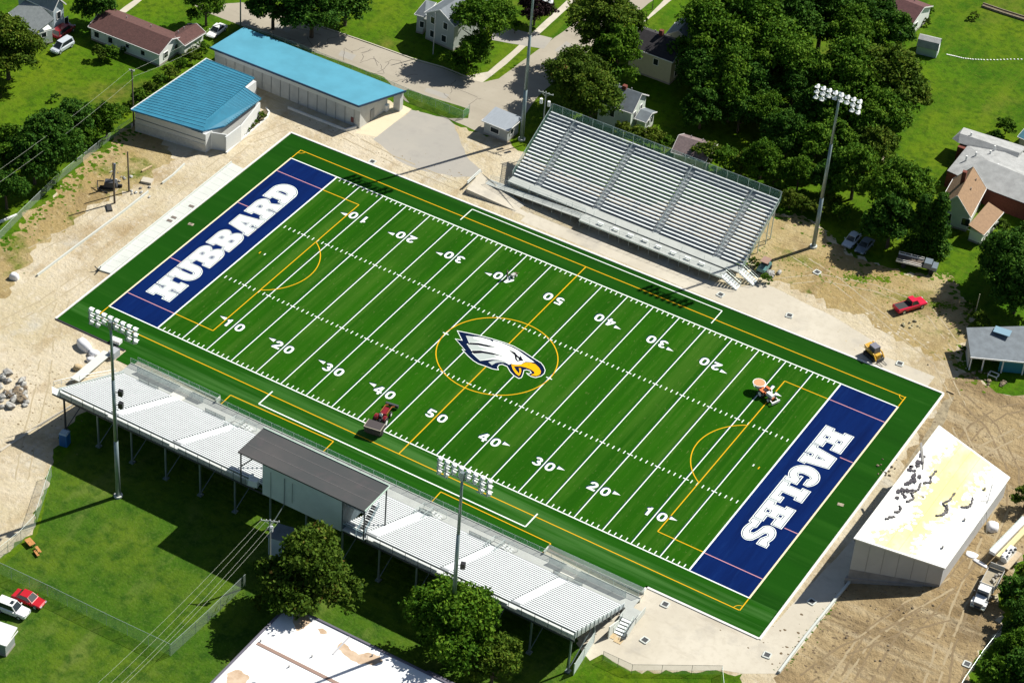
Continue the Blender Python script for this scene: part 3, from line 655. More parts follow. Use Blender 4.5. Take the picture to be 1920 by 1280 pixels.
# back fence and end rails
mb = MB(); yb, zb = fy(FN - 1) + .45, fz(FN - 1)
n = 22
for k in range(n + 1):
    xx = FX0 + (FX1 - FX0) * k / n; mb.tube([(xx, yb, zb - .5), (xx, yb, zb + 1.35)], .035, 5)
mb.tube([(FX0, yb, zb + 1.35), (FX1, yb, zb + 1.35)], .035, 5); mb.build('back_rail', galv, FS)
MB().poly([(FX0, yb, zb - .4), (FX1, yb, zb - .4), (FX1, yb, zb + 1.33), (FX0, yb, zb + 1.33)]).build('mesh_panel', link_green, FS)
for xx in (FX0 - .18, FX1 + .18):
    mb = MB(); top = [Vector((xx, fy(0) - .3, fz(0) - .35)), Vector((xx, fy(0) - .3, fz(0) + .55)), Vector((xx, fy(FN - 1), fz(FN - 1) + .62)), Vector((xx, yb, zb + 1.35))]
    mb.tube(top, .05, 6)
    for k in range(0, FN, 2): mb.tube([(xx, fy(k), fz(k) - .45), (xx, fy(k), fz(k) + .6)], .032, 5)
    mb.bar((xx, fy(0), fz(0) - .42), (xx, fy(FN - 1), fz(FN - 1) - .42), .06, .25)
    mb.build('end_rail', galv, FS)
    MB().poly([(xx, fy(0), fz(0) - .4), (xx, yb, zb - .3), (xx, yb, zb + .9), (xx, fy(0), fz(0) + .5)]).build('mesh_panel', link_green, FS)
mb = MB()
for k in range(9):
    xx = FX0 + .4 + (FX1 - FX0 - .8) * k / 8
    for i in (1, 6, 11, 16, 19): mb.bar((xx, fy(i), 0), (xx, fy(i), fz(i) - .5), .14)
    mb.bar((xx, fy(0), fz(0) - .6), (xx, fy(19), fz(19) - .6), .12, .25)
    mb.bar((xx, fy(19), .1), (xx, fy(11), fz(11) - .6), .08)
mb.build('frame', galv, FS)
DZ = 1.5
mb = MB(); mb.box((-.9, 39.05, DZ - .02), (41.0, 1.75, .14)); mb.build('walkway', alu_deck_lt, FS)
mb = MB(); mb.box((6.4, 37.0, DZ - .2), (25.9, 2.2, .14)); mb.build('front_deck', alu_deck_lt, FS)
mb = MB(); mb.bar((-6.5, 35.9, DZ - .22), (19.35, 35.9, DZ - .22), .08, .28); mb.build('deck_edge', galv, FS)
mb = MB()
for k in range(15):
    xx = -6.4 + 25.6 * k / 14; mb.tube([(xx, 35.9, 0), (xx, 35.9, DZ + .85)], .03, 5)
for k in range(11):
    xx = -21.2 + 40.4 * k / 10; mb.tube([(xx, 38.15, 0), (xx, 38.15, DZ + .95)], .03, 5)
for z in (.45, .85): mb.tube([(-6.4, 35.9, DZ + z), (19.2, 35.9, DZ + z)], .018, 5)
for z in (.5, .95): mb.tube([(-21.2, 38.15, DZ + z), (-6.6, 38.15, DZ + z)], .018, 5)
mb.build('front_rail', galv, FS)
for px, py in ((665, 393), (780, 435), (890, 480), (1000, 518), (1100, 565), (1210, 610), (1320, 653), (1425, 692)):
    p = at(960 + px / 4, 320 + py / 4, DZ + .2)
    mb = MB(); mb.box((p.x, p.y, DZ + .24), (1.05, .32, .05)); mb.box((p.x - .4, p.y, DZ + .05), (.06, .28, .36)); mb.box((p.x + .4, p.y, DZ + .05), (.06, .28, .36)); mb.build('short_bench', alu_white, FS)
# ramp along the front, on the left
mb = MB(); r0, r1 = at(906, 350, .75), Vector((-6.5, 37.1, DZ - .12))
yA = 37.2
mb.prism([(-24.6, yA - .75), (-6.5, yA - .75), (-6.5, yA + .8), (-24.6, yA + .8)], [.55, 1.2, 1.2, .55], [.68, 1.36, 1.36, .68]); mb.build('ramp', alu_deck_lt, FS)
mb = MB()
for s in (-.75, .8):
    for k in range(11):
        t = k / 10; xx = -24.5 + 18 * t; zz = .62 + .7 * t; mb.tube([(xx, yA + s, 0), (xx, yA + s, zz + .95)], .028, 5)
    for h in (.35, .65, .95): mb.tube([(-24.5, yA + s, .62 + h), (-6.5, yA + s, 1.32 + h)], .02, 5)
mb.build('ramp_rail', galv, FS)
# two flights of steps at the right end
def flight(name, top, bot, w, parent, m=alu_white, n=7, rails=True):
    """steps from 3-D point top down to bot, w wide across"""
    top, bot = Vector(top), Vector(bot); d = bot - top; hd = Vector((d.x, d.y, 0)); L = hd.length; hd.normalize(); s = Vector((-hd.y, hd.x, 0)); a = atan2(hd.y, hd.x)
    mb = MB()
    for k in range(n):
        c = top + d * ((k + .5) / n); mb.box((c.x, c.y, c.z), (L / n * .9, w, .05), a)
    for q in (-w / 2, w / 2): mb.bar(top + s * q - Vector((0, 0, .1)), bot + s * q - Vector((0, 0, .1)), .06, .22)
    o = mb.build(name, m, parent)
    if rails:
        for q in (-w / 2 - .05, w / 2 + .05):
            mb = MB(); u = Vector((0, 0, .95)); mb.tube([top + s * q, top + s * q + u, bot + s * q + u, bot + s * q], .03, 5)
            mb.bar(top + s * q + u * .5, bot + s * q + u * .5, .035); mid = (top + bot) / 2 + s * q; mb.tube([mid, mid + u], .025, 5)
            mb.build('step_rail', galv, parent)
    return o
flight('steps', (19.4, 36.7, DZ - .1), (22.3, 36.7, .05), 1.4, FS)
mb = MB(); mb.box((20.35, 39.3, DZ - .03), (1.7, 1.6, .12)); mb.build('landing', alu_deck_lt, FS)
flight('steps', (21.2, 39.3, DZ), (24.0, 39.3, .05), 1.4, FS)

# concrete approach ramp by the far stand
CR = thing('concrete_ramp', 'low concrete approach ramp with a dark front face left of the far stand', 'ramp', at(900, 350, 0))
q = [at(874.5, 354.5, .85), at(967, 395.5, .05), at(985, 384, .05), at(926, 343, .85), at(901, 322.5, .85)]
mb = MB(); mb.prism([(p.x, p.y) for p in q], 0.0, [.85, .06, .06, .85, .85]); mb.build('slab', concrete_m, CR)
mb = MB()
a, b = at(876, 345, .85), at(901, 322, .85)
for h in (.15, .5): mb.bar(a + Vector((0, 0, h)), b + Vector((0, 0, h)), .22, .1)
mb.build('kerb_wall', conc_white_m, CR)

# ------------------------------------------------------------------ near grandstand
NS = thing('grandstand', 'long white aluminium stand in the foreground, raised on posts, press box on its back', 'grandstand', (0, -44, 0))
NN, NY0, NDY, NZ0, NDZ = 23, -37.05, -.609, 1.2, .2886
NX0, NX1 = -42.25, 42.0
def ny(i): return NY0 + NDY * i
def nz(i): return NZ0 + NDZ * i
yb = ny(22)
na = [(at_y(a, b, yb).x, at_y(c, d, yb).x) for a, b, c, d in ((208, 771.5, 223, 778), (323.7, 826, 339, 833.7), (685, 1008, 706, 1012), (825, 1065, 841, 1073.7), (957, 1131, 975, 1137))]
PB0, PB1 = -7.0, 6.0
nblocks = []; x = NX0
for a, b in na: nblocks.append((x, a)); x = b
nblocks.append((x, NX1))
seatno = 0; rest = MB()
order = []
for bi, (a, b) in enumerate(nblocks):
    for i in range(NN): order.append((b, -i, bi, i, a))
order.sort(key=lambda q: (-q[2], -q[3]))
for b, _, bi, i, a in order:
    segs = [(a, b)]
    if ny(i) < -45.2:
        segs = [(p, q) for p, q in ((a, min(b, PB0)), (max(a, PB1), b)) if q - p > .4] if (a < PB1 and b > PB0) else [(a, b)]
    for a_, b_ in segs:
        one = MB(); y, z = ny(i), nz(i)
        one.box(((a_ + b_) / 2, y + .03, z - .02), (b_ - a_, .215, .045)); one.box(((a_ + b_) / 2, y + .13, z - .05), (b_ - a_ - .05, .02, .04))
        if seatno < 96: one.build('bench', alu_white, NS); seatno += 1
        else: rest.add(one.v, one.f)
o = rest.build('bench', alu_white, NS); o['kind'] = 'stuff'
mb = MB(); cx, wd = (NX0 + NX1) / 2, NX1 - NX0
for i in range(NN):
    y, z = ny(i), nz(i)
    segs = [(NX0, NX1)] if y > -45.2 else [(NX0, PB0), (PB1, NX1)]
    for a_, b_ in segs:
        mb.box(((a_ + b_) / 2, y + .36, z - .43), (b_ - a_, .585, .04)); mb.box(((a_ + b_) / 2, y + .055, z - .43 + NDZ / 2), (b_ - a_, .02, NDZ - .045))
mb.build('footboards', mat('aluminium_treads', (.26, .28, .29), .6, .0, var=.08, scale=.6, spec=.2), NS)
for a, b in na:
    mb = MB(); w = b - a - .1; c = (a + b) / 2
    for i in range(NN - 1):
        mb.box((c, ny(i) + .51, nz(i) - .385), (w, .31, .05)); mb.box((c, ny(i) + .20, nz(i) - .385 + NDZ / 2), (w, .31, .05))
        mb.box((c, ny(i) + .345, nz(i) - .385 + NDZ / 4), (w, .02, .12)); mb.box((c, ny(i) + .035, nz(i) - .385 + NDZ * .75), (w, .02, .12))
    mb.build('aisle_steps', alu_white, NS)
fabric_m = bpy.data.materials.new('white_windscreen'); fabric_m.use_nodes = True; _n = fabric_m.node_tree.nodes; _l = fabric_m.node_tree.links; _n['Principled BSDF'].inputs['Base Color'].default_value = (.84, .88, .87, 1); _n['Principled BSDF'].inputs['Roughness'].default_value = .8
_t = _n.new('ShaderNodeBsdfTranslucent'); _t.inputs['Color'].default_value = (.88, .92, .91, 1); _x = _n.new('ShaderNodeMixShader'); _x.inputs[0].default_value = .72; _l.new(_n['Principled BSDF'].outputs[0], _x.inputs[1]); _l.new(_t.outputs[0], _x.inputs[2]); _l.new(_x.outputs[0], _n['Material Output'].inputs[0])
# end cladding, back panel, deck edge
yB, zB = yb - .42, nz(22)
for xx in (NX0 - .06, NX1 + .06):
    mb = MB(); mb.prism([(xx - .03, ny(0) + .5), (xx + .03, ny(0) + .5), (xx + .03, yB), (xx - .03, yB)], [nz(0) - .55, nz(0) - .55, zB - .75, zB - .75], [nz(0) + .35, nz(0) + .35, zB + .35, zB + .35])
    mb.build('end_panel', fabric_m, NS)
for s0, s1 in ((NX0 - 1.5, PB0 - 1.6), (PB1 + 3.7, NX1)):
    mb = MB(); mb.poly([(s0, yB, zB - 1.28), (s1, yB, zB - 1.28), (s1, yB, zB + .02), (s0, yB, zB + .02)]); mb.build('back_panel', fabric_m, NS)
mb = MB(); mb.bar((NX0 - 1.4, yB - .06, zB - 1.36), (PB0, yB - .06, zB - 1.36), .14, .22); mb.bar((PB1, yB - .06, zB - 1.36), (NX1, yB - .06, zB - 1.36), .14, .22)
mb.bar((NX0, yB + .3, zB - 1.0), (NX1, yB + .3, zB - 1.0), .1, .3); mb.build('back_beam', steel_dk, NS)
for k in range(43):
    xx = NX0 + (NX1 - NX0) * k / 42
    if PB0 - 1.6 < xx < PB1 + 3.6: continue
    mb = MB(); mb.box((xx, yB - .05, zB - .62), (.06, .06, 1.4)); mb.build('panel_post', mat('grey_post', (.20, .22, .23), .6), NS)
mb = MB(); mb.prism([(NX0 - 1.9, yB + .9), (NX0 - 1.3, yB + 1.9), (NX0, yB + 2.1), (NX0, yB), (NX0 - 1.4, yB)], zB - 1.42, zB - 1.32); mb.build('landing', alu_deck_lt, NS)
mb = MB(); u = Vector((0, 0, 1.0)); P = [Vector((NX0 - 1.9, yB + .9, zB - .95)), Vector((NX0 - 1.3, yB + 1.9, zB - .95)), Vector((NX0 - .2, yB + 4.6, zB - 1.5)), Vector((NX0 - .2, ny(2), nz(2)))]
mb.tube([p + u for p in P], .05, 6); mb.tube([p + u * .5 for p in P], .03, 5)
for p in P: mb.tube([p, p + u], .035, 5)
mb.build('landing_rail', trim_w, NS)
# columns
for k in range(15):
    xx = NX0 + .4 + 5.95 * k
    if xx > NX1: break
    mb = MB(); mb.bar((xx, yB + .25, 0), (xx, yB + .25, zB - .9), .22); mb.bar((xx, -44, 0), (xx, -44, nz(11) - .6), .2); mb.bar((xx, -39, 0), (xx, -39, nz(3) - .6), .2)
    mb.bar((xx, ny(0), nz(0) - .7), (xx, yB + .2, zB - 1.0), .14, .32); mb.bar((xx, yB + .25, .3), (xx, -44, nz(11) - .7), .1)
    mb.box((xx, yB + .25, .1), (.7, .7, .25))
    mb.build('column', steel_dk if k < 1 else pole_m, NS)
# end posts of the right end
for k in range(12):
    i = k * 2; mb = MB(); mb.box((NX1 + .12, ny(i), nz(i) - .2), (.08, .12, 1.3)); mb.build('end_post', mat('grey_post', (.2, .2, .2)), NS)
# front walkway and wall
WZ = .75; WY = -34.0
mb = MB(); mb.box((0, (WY + ny(0) + .4) / 2, WZ - .05), (NX1 - NX0 + 2, abs(ny(0) + .4 - WY), .1)); mb.build('walkway', alu_deck_lt, NS)
mb = MB()
for k in range(-21, 22): mb.box((k * 1.95, (WY + ny(0) + .4) / 2, WZ + .004), (.03, abs(ny(0) + .4 - WY), .006))
mb.build('walkway_joint', alu_foot, NS)
mb = MB(); mb.box((0, WY + .06, WZ / 2 + .06), (NX1 - NX0 + 2, .1, WZ + .12)); mb.build('front_wall', conc_white_m, NS)
def fence_run(pts, h, sp, parent, mm, pm=galv, r=.03, names=('fence_post', 'mesh_panel', 'top_rail'), gap=.06):
    """posts, top rail and mesh along 3-D base points"""
    me_, ra = MB(), MB(); u = Vector((0, 0, h)); first = None
    for a, b in zip(pts[:-1], pts[1:]):
        a, b = Vector(a), Vector(b); n = max(1, round((b - a).length / sp))
        for k in range(n + (1 if b == Vector(pts[-1]) else 0)):
            p = a + (b - a) * (k / n)
            if first is None: first = MB().tube([(0, 0, 0), u], r, 5).build(names[0], pm, parent, local=True); o = first
            else: o = first.copy(); COL.objects.link(o)
            o.location = p - (world_loc(parent) if parent else Vector((0, 0, 0)))
        ra.tube([a + u, b + u], r * .85, 5); me_.poly([a + Vector((0, 0, gap)), b + Vector((0, 0, gap)), b + u * .98, a + u * .98])
    ra.build(names[2], pm, parent); me_.build(names[1], mm, parent)
fence_run([(NX0 - .8, WY, WZ + .1), (NX1 + .8, WY, WZ + .1)], 1.0, 1.95, NS, link_green, names=('front_post', 'mesh_panel', 'front_rail'))
# ramp bays that stand forward at both ends
for x0, x1 in ((NX0 - .3, -27.6), (27.9, NX1 + .9)):
    s = 1 if x0 > 0 else -1
    ya = -32.55 if s > 0 else -32.9
    mb = MB(); mb.prism([(x0, WY + .12), (x1, WY + .12), (x1, ya), (x0, ya)], 0.0, [.72, .30, .30, .72] if s < 0 else [.72, .3, .3, .72]); mb.build('entry_ramp', concrete_m, NS)
    fence_run([(x0, ya, .3), (x1, ya, .3)], 1.15, 1.95, NS, link_pale if s > 0 else link_green, names=('front_post', 'mesh_panel', 'front_rail'))
    mb = MB(); mb.bar((x0, ya, .35), (x1, ya, .35), .14, .5); mb.build('ramp_wall', conc_white_m, NS)
    xe = x0 if s > 0 else x1
    mb = MB(); mb.bar((xe, ya, .9), (xe, WY, .9), .16, .75); mb.build('ramp_wall', conc_white_m, NS)
    fence_run([(x0 + 1.5, WY - 1.0, WZ), (x1 - 1.5, WY - 1.0, WZ)], .95, 1.95, NS, link_pale, names=('front_post', 'mesh_panel', 'front_rail'))
# low seat-front rails in the middle of each block
for x0, x1 in ((-39.5, -36), (-27.5, -24), (9.3, 11.4), (17.5, 21), (31, 35.5), (-18, -15)):
    mb = MB(); zz = nz(0) - .3; yy = ny(0) + .42
    mb.tube([(x0, yy, zz + .7), (x1, yy, zz + .7)], .025, 5)
    for xx in (x0, (x0 + x1) / 2, x1): mb.tube([(xx, yy, zz - .3), (xx, yy, zz + .75)], .028, 5)
    mb.build('front_rail', steel_dk, NS)
    MB().poly([(x0, yy, zz - .1), (x1, yy, zz - .1), (x1, yy, zz + .7), (x0, yy, zz + .7)]).build('mesh_panel', link_pale, NS)
# stairs with rails from the walkway into the aisles
for a, b in (na[1], na[2], na[3]):
    c = (a + b) / 2; mb = MB(); u = Vector((0, 0, 1.0))
    for q in (-.75, .75):
        p0, p1 = Vector((c + q, ny(0) + 1.5, WZ)), Vector((c + q, ny(2), nz(2) - .4)); mb.tube([p0, p0 + u, p1 + u, p1], .05, 6); mb.bar(p0 + u * .5, p1 + u * .5, .04)
        p2 = Vector((c + q + 2.2, ny(0) + 1.5, WZ)); mb.tube([p0 + u, p2 + u, p2], .04, 5); mb.bar(p0 + u * .5, p2 + u * .5, .03)
    mb.build('stair_rail', galv, NS)
    flight('steps', (c + .8, ny(0) + 1.0, WZ + .35), (c + 2.4, ny(0) + 1.0, WZ), .9, NS, m=alu_deck, n=3, rails=False)
    mb = MB(); mb.box((c + .1, ny(0) + .95, WZ + .2), (1.4, 1.2, .36)); mb.build('landing', alu_deck_lt, NS)
for a, b in (na[0], na[4]):
    c = (a + b) / 2; mb = MB(); mb.prism([(c - 1.1, ny(0) + .4), (c + 1.1, ny(0) + .4), (c + 1.1, WY + .1), (c - 1.1, WY + .1)], .7, [.95, .95, .82, .82]); mb.build('ramp', mat('ramp_concrete', (.62, .62, .56), .8, var=.1, scale=1), NS)
# access steps at the right end, with timber pads
mb = MB(); mb.box((NX1 + 1.6, -37.2, WZ - .05), (2.6, 2.4, .12)); mb.build('landing', alu_deck_lt, NS)
flight('steps', (NX1 + 1.6, -38.4, WZ), (NX1 + 1.75, -41.0, .05), 1.5, NS, n=5)
mb = MB(); mb.bar((NX1 + 2.9, -36.0, WZ + .6), (NX1 + 2.9, -38.6, WZ + .6), .1, 1.0); mb.bar((NX1 + 2.85, -38.6, WZ + .6), (NX1 + 2.95, -41.0, .7), .1, .9); mb.build('step_guard', conc_white_m, NS)
mb = MB(); mb.box((NX1 + 1.0, -41.6, .04), (1.1, 1.0, .05)); mb.box((NX1 + 2.2, -41.9, .04), (1.1, 1.0, .05)); mb.build('timber_pad', wood_lt, NS)
# wing wall under the right end
mb = MB(); w0, w1, w2 = at(1139, 1196), at(1113, 1204), at(1075, 1265)
mb.prism([(w0.x, w0.y), (w0.x + .15, w0.y), (w0.x + .15, w0.y + 2.8), (w0.x, w0.y + 2.8)], 0, [2.2, 2.2, 1.2, 1.2]); mb.build('wing_wall', conc_white_m, NS)
o = thing('privacy_fence', 'pale solid fence running out from the right end of the foreground stand', 'fence', w1)
mb = MB(); mb.bar(w1 + Vector((0, 0, 1.05)), w2 + Vector((0, 0, 1.05)), .06, 2.0); mb.build('panel', link_pale, o)
mb = MB(); [mb.box((p.x, p.y, 1.1), (.12, .12, 2.2)) for p in (w1, (w1 + w2) / 2, w2)]; mb.build('fence_post', galv, o)

# ------------------------------------------------------------------ press box
PB = thing('press_box', 'flat dark-roofed press box on the back of the foreground stand', 'press box', (0, -48.5, 0))
RZ = 12.3; rx0, rx1, ry0, ry1 = -11.0, 9.62, -51.45, -45.45
mb = MB(); mb.prism([(rx0, ry0), (rx1, ry0), (rx1, ry1), (rx0, ry1)], RZ - .22, RZ)
roofm = layered('dark_roof_membrane', (.068, .072, .074), [((.092, .088, .088), .12, .42, .66, .9, None, 5), ((.06, .07, .07), .25, .5, .7, .7, (.1, 1, 1), 5), ((.10, .085, .09), .5, .55, .75, .6, None, 5)], rough=.75)
roof = mb.build('roof', roofm, PB)
mb = MB(); mb.bar((rx0, ry1 + .05, RZ + .02), (rx1, ry1 + .05, RZ + .02), .12, .2); mb.bar((rx1 + .05, ry0, RZ + .02), (rx1 + .05, ry1, RZ + .02), .1, .2); mb.build('roof_edge', mat('pale_green_trim', (.50, .66, .55), .6), roof)
mb = MB()
for yy in (-47.45, -49.45): mb.bar((rx0, yy, RZ + .01), (rx1, yy, RZ + .01), .05, .02)
mb.build('roof_seam', mat('roof_seam', (.16, .15, .15), .8), roof)
mb = MB(); mb.prism([(PB0, -51.3), (PB1 - .1, -51.3), (PB1 - .1, -45.9), (PB0, -45.9)], 6.55, RZ - .23)
walls = mb.build('wall', mat('blue_grey_panel', (.60, .68, .69), .7, var=.10, scale=.5), PB)
mb = MB(); mb.box((-.5, -45.87, 10.9), (11.6, .06, 1.2)); mb.build('window', glass_dk, PB)
mb = MB(); mb.box((-5.6, -51.33, 9.0), (.05, .04, 4.6)); mb.box((-3.3, -51.45, 9.0), (.07, .07, 4.8)); mb.box((-2.0, -51.45, 9.4), (.05, .05, 3.6)); mb.build('conduit', mat('conduit_grey', (.16, .2, .21), .6), PB)
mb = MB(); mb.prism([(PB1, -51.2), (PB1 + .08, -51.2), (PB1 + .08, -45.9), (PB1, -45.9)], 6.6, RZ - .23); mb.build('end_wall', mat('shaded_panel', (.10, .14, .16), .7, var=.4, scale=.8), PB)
for xx, yy in ((rx0 + .35, -51.2), (rx1 - .15, -51.2), (rx0 + .35, -45.8), (rx1 - .2, -45.8)):
    zb_ = 6.5 if yy < -50 else 4.5
    mb = MB(); mb.bar((xx, yy, zb_), (xx, yy, RZ - .2), .16); mb.build('support_post', steel_dk, PB)
mb = MB(); mb.bar((rx0 + .4, -51.2, 9.7), (rx0 + 2.3, -51.2, RZ - .3), .16); mb.build('brace', steel_dk, PB)
mb = MB(); mb.box(((PB1 + rx1) / 2, -50.2, 6.85), (rx1 - PB1, 2.2, .12)); mb.build('stair_deck', alu_deck, PB); mb = MB(); mb.box((7.1, -48.4, 9.6), (2.2, 1.9, .1)); mb.build('stair_deck', alu_deck, PB)
mb = MB(); n = 11
for k in range(n):
    t = k / n; mb.box((8.7, -47.4 - 3.2 * t, 9.55 - 2.6 * t), (1.0, .3, .05))
mb.build('stair', steel_dk, PB)
mb = MB()
for xx in (8.15, 9.25):
    mb.tube([(xx, -47.3, 9.6), (xx, -47.3, 10.6), (xx, -50.7, 7.9), (xx, -51.1, 7.9), (xx, -51.1, 6.9)], .05, 6); mb.bar((xx, -47.3, 10.1), (xx, -50.7, 7.4), .05)
mb.tube([(6.1, -51.15, 7.95), (9.5, -51.15, 7.95)], .04, 5)
mb.build('stair_rail', mat('pale_blue_rail', (.45, .62, .68), .5), PB)
mb = MB(); mb.box((-8.9, -50.6, 7.3), (1.5, 1.2, .9), .2, .8); mb.box((-9.6, -50.2, 7.4), (.9, .9, .8), .7, .7); mb.build('cover_sheet', mat('white_tarp', (.72, .76, .74), .7), PB)

# ------------------------------------------------------------------ floodlight towers
lampb = None
def tower(base, H, label, dirn, speakers=(), rows=None):
    """dirn=+1 lamps face +y, -1 they face -y"""
    t = thing('floodlight_tower', label, 'floodlight', base, 'floodlight towers around the field')
    mb = MB(); mb.tube([(base.x, base.y, 0), (base.x, base.y, H * .33)], [.36, .31], 12); mb.tube([(base.x, base.y, H * .33), (base.x, base.y, H * .68)], [.29, .24], 12); mb.tube([(base.x, base.y, H * .68), (base.x, base.y, H)], [.22, .17], 12)
    mb.build('pole', pole_m, t, smooth=True)
    mb = MB(); mb.tube([(base.x, base.y, -.1), (base.x, base.y, .3)], .62, 14); mb.build('footing', conc_white_m, t)
    mb = MB()
    for z in (0, -.95): mb.bar((base.x - 3.75, base.y, H + z - .1), (base.x + 3.75, base.y, H + z - .1), .13)
    mb.bar((base.x - 3.75, base.y, H - 2.0), (base.x - 2.1, base.y, H - 2.0), .1) ; mb.bar((base.x + 2.1, base.y, H - 2.0), (base.x + 3.75, base.y, H - 2.0), .1)
    for xx in (-3.6, -2.4, 2.4, 3.6): mb.bar((base.x + xx, base.y, H - 2.0), (base.x + xx, base.y, H), .08)
    mb.box((base.x, base.y, H - .55), (.5, .5, 1.3))
    mb.build('crossarm', pole_m, t)
    global lampb
    for r, zz in enumerate((.12, -.85, -1.85)):
        for c in range(8):
            if r == 2 and 2 <= c <= 5: continue
            xx = -3.62 + c * 1.034
            if lampb is None:
                mb = MB(); mb.tube([(0, -.25, .12), (0, .0, .06), (0, .30, -.06)], [.14, .30, .36], 10); lampb = mb.build('floodlight', lamp_w, t, smooth=False, local=True); o = lampb
                mb = MB(); mb.tube([(0, .302, -.061), (0, .33, -.07)], [.33, .33], 10); g = mb.build('lens', lamp_glass, o, local=True)
                mb = MB(); mb.prism([(-.36, .28), (.36, .28), (.30, .62), (-.30, .62)], .20, .24); g = mb.build('visor', lamp_w, o, local=True)
            else: o = copy_tree(lampb, t)
            o.location = (xx, .32 * dirn, H + zz); o.rotation_euler = (radians(-22) * 1, 0, 0 if dirn > 0 else pi)
    for (dz, dx) in speakers:
        mb = MB(); mb.box((base.x + dx, base.y + .35, dz), (.62, .55, .9), .3); mb.bar((base.x, base.y, dz), (base.x + dx, base.y + .3, dz), .07); mb.build('speaker', black_m, t)
    return t
bA = at(222, 930); pD = at_y(867, 893, -57.0)
tower(bA, 31.0, 'left-hand foreground floodlight tower with two black speakers on its pole', 1, ((19.0, .9), (16.8, .85)))
tower(Vector((pD.x, -57.0, 0)), pD.z + .6, 'foreground floodlight tower rising out of a round tree right of the press box', 1, ((16.6, .8),))
tower(at(1525, 463), 29.6, 'floodlight tower standing on dirt right of the far stand among trees', -1)
tower(at(978, 262), 30.5, 'floodlight tower left of the far stand whose head is out of frame', -1)
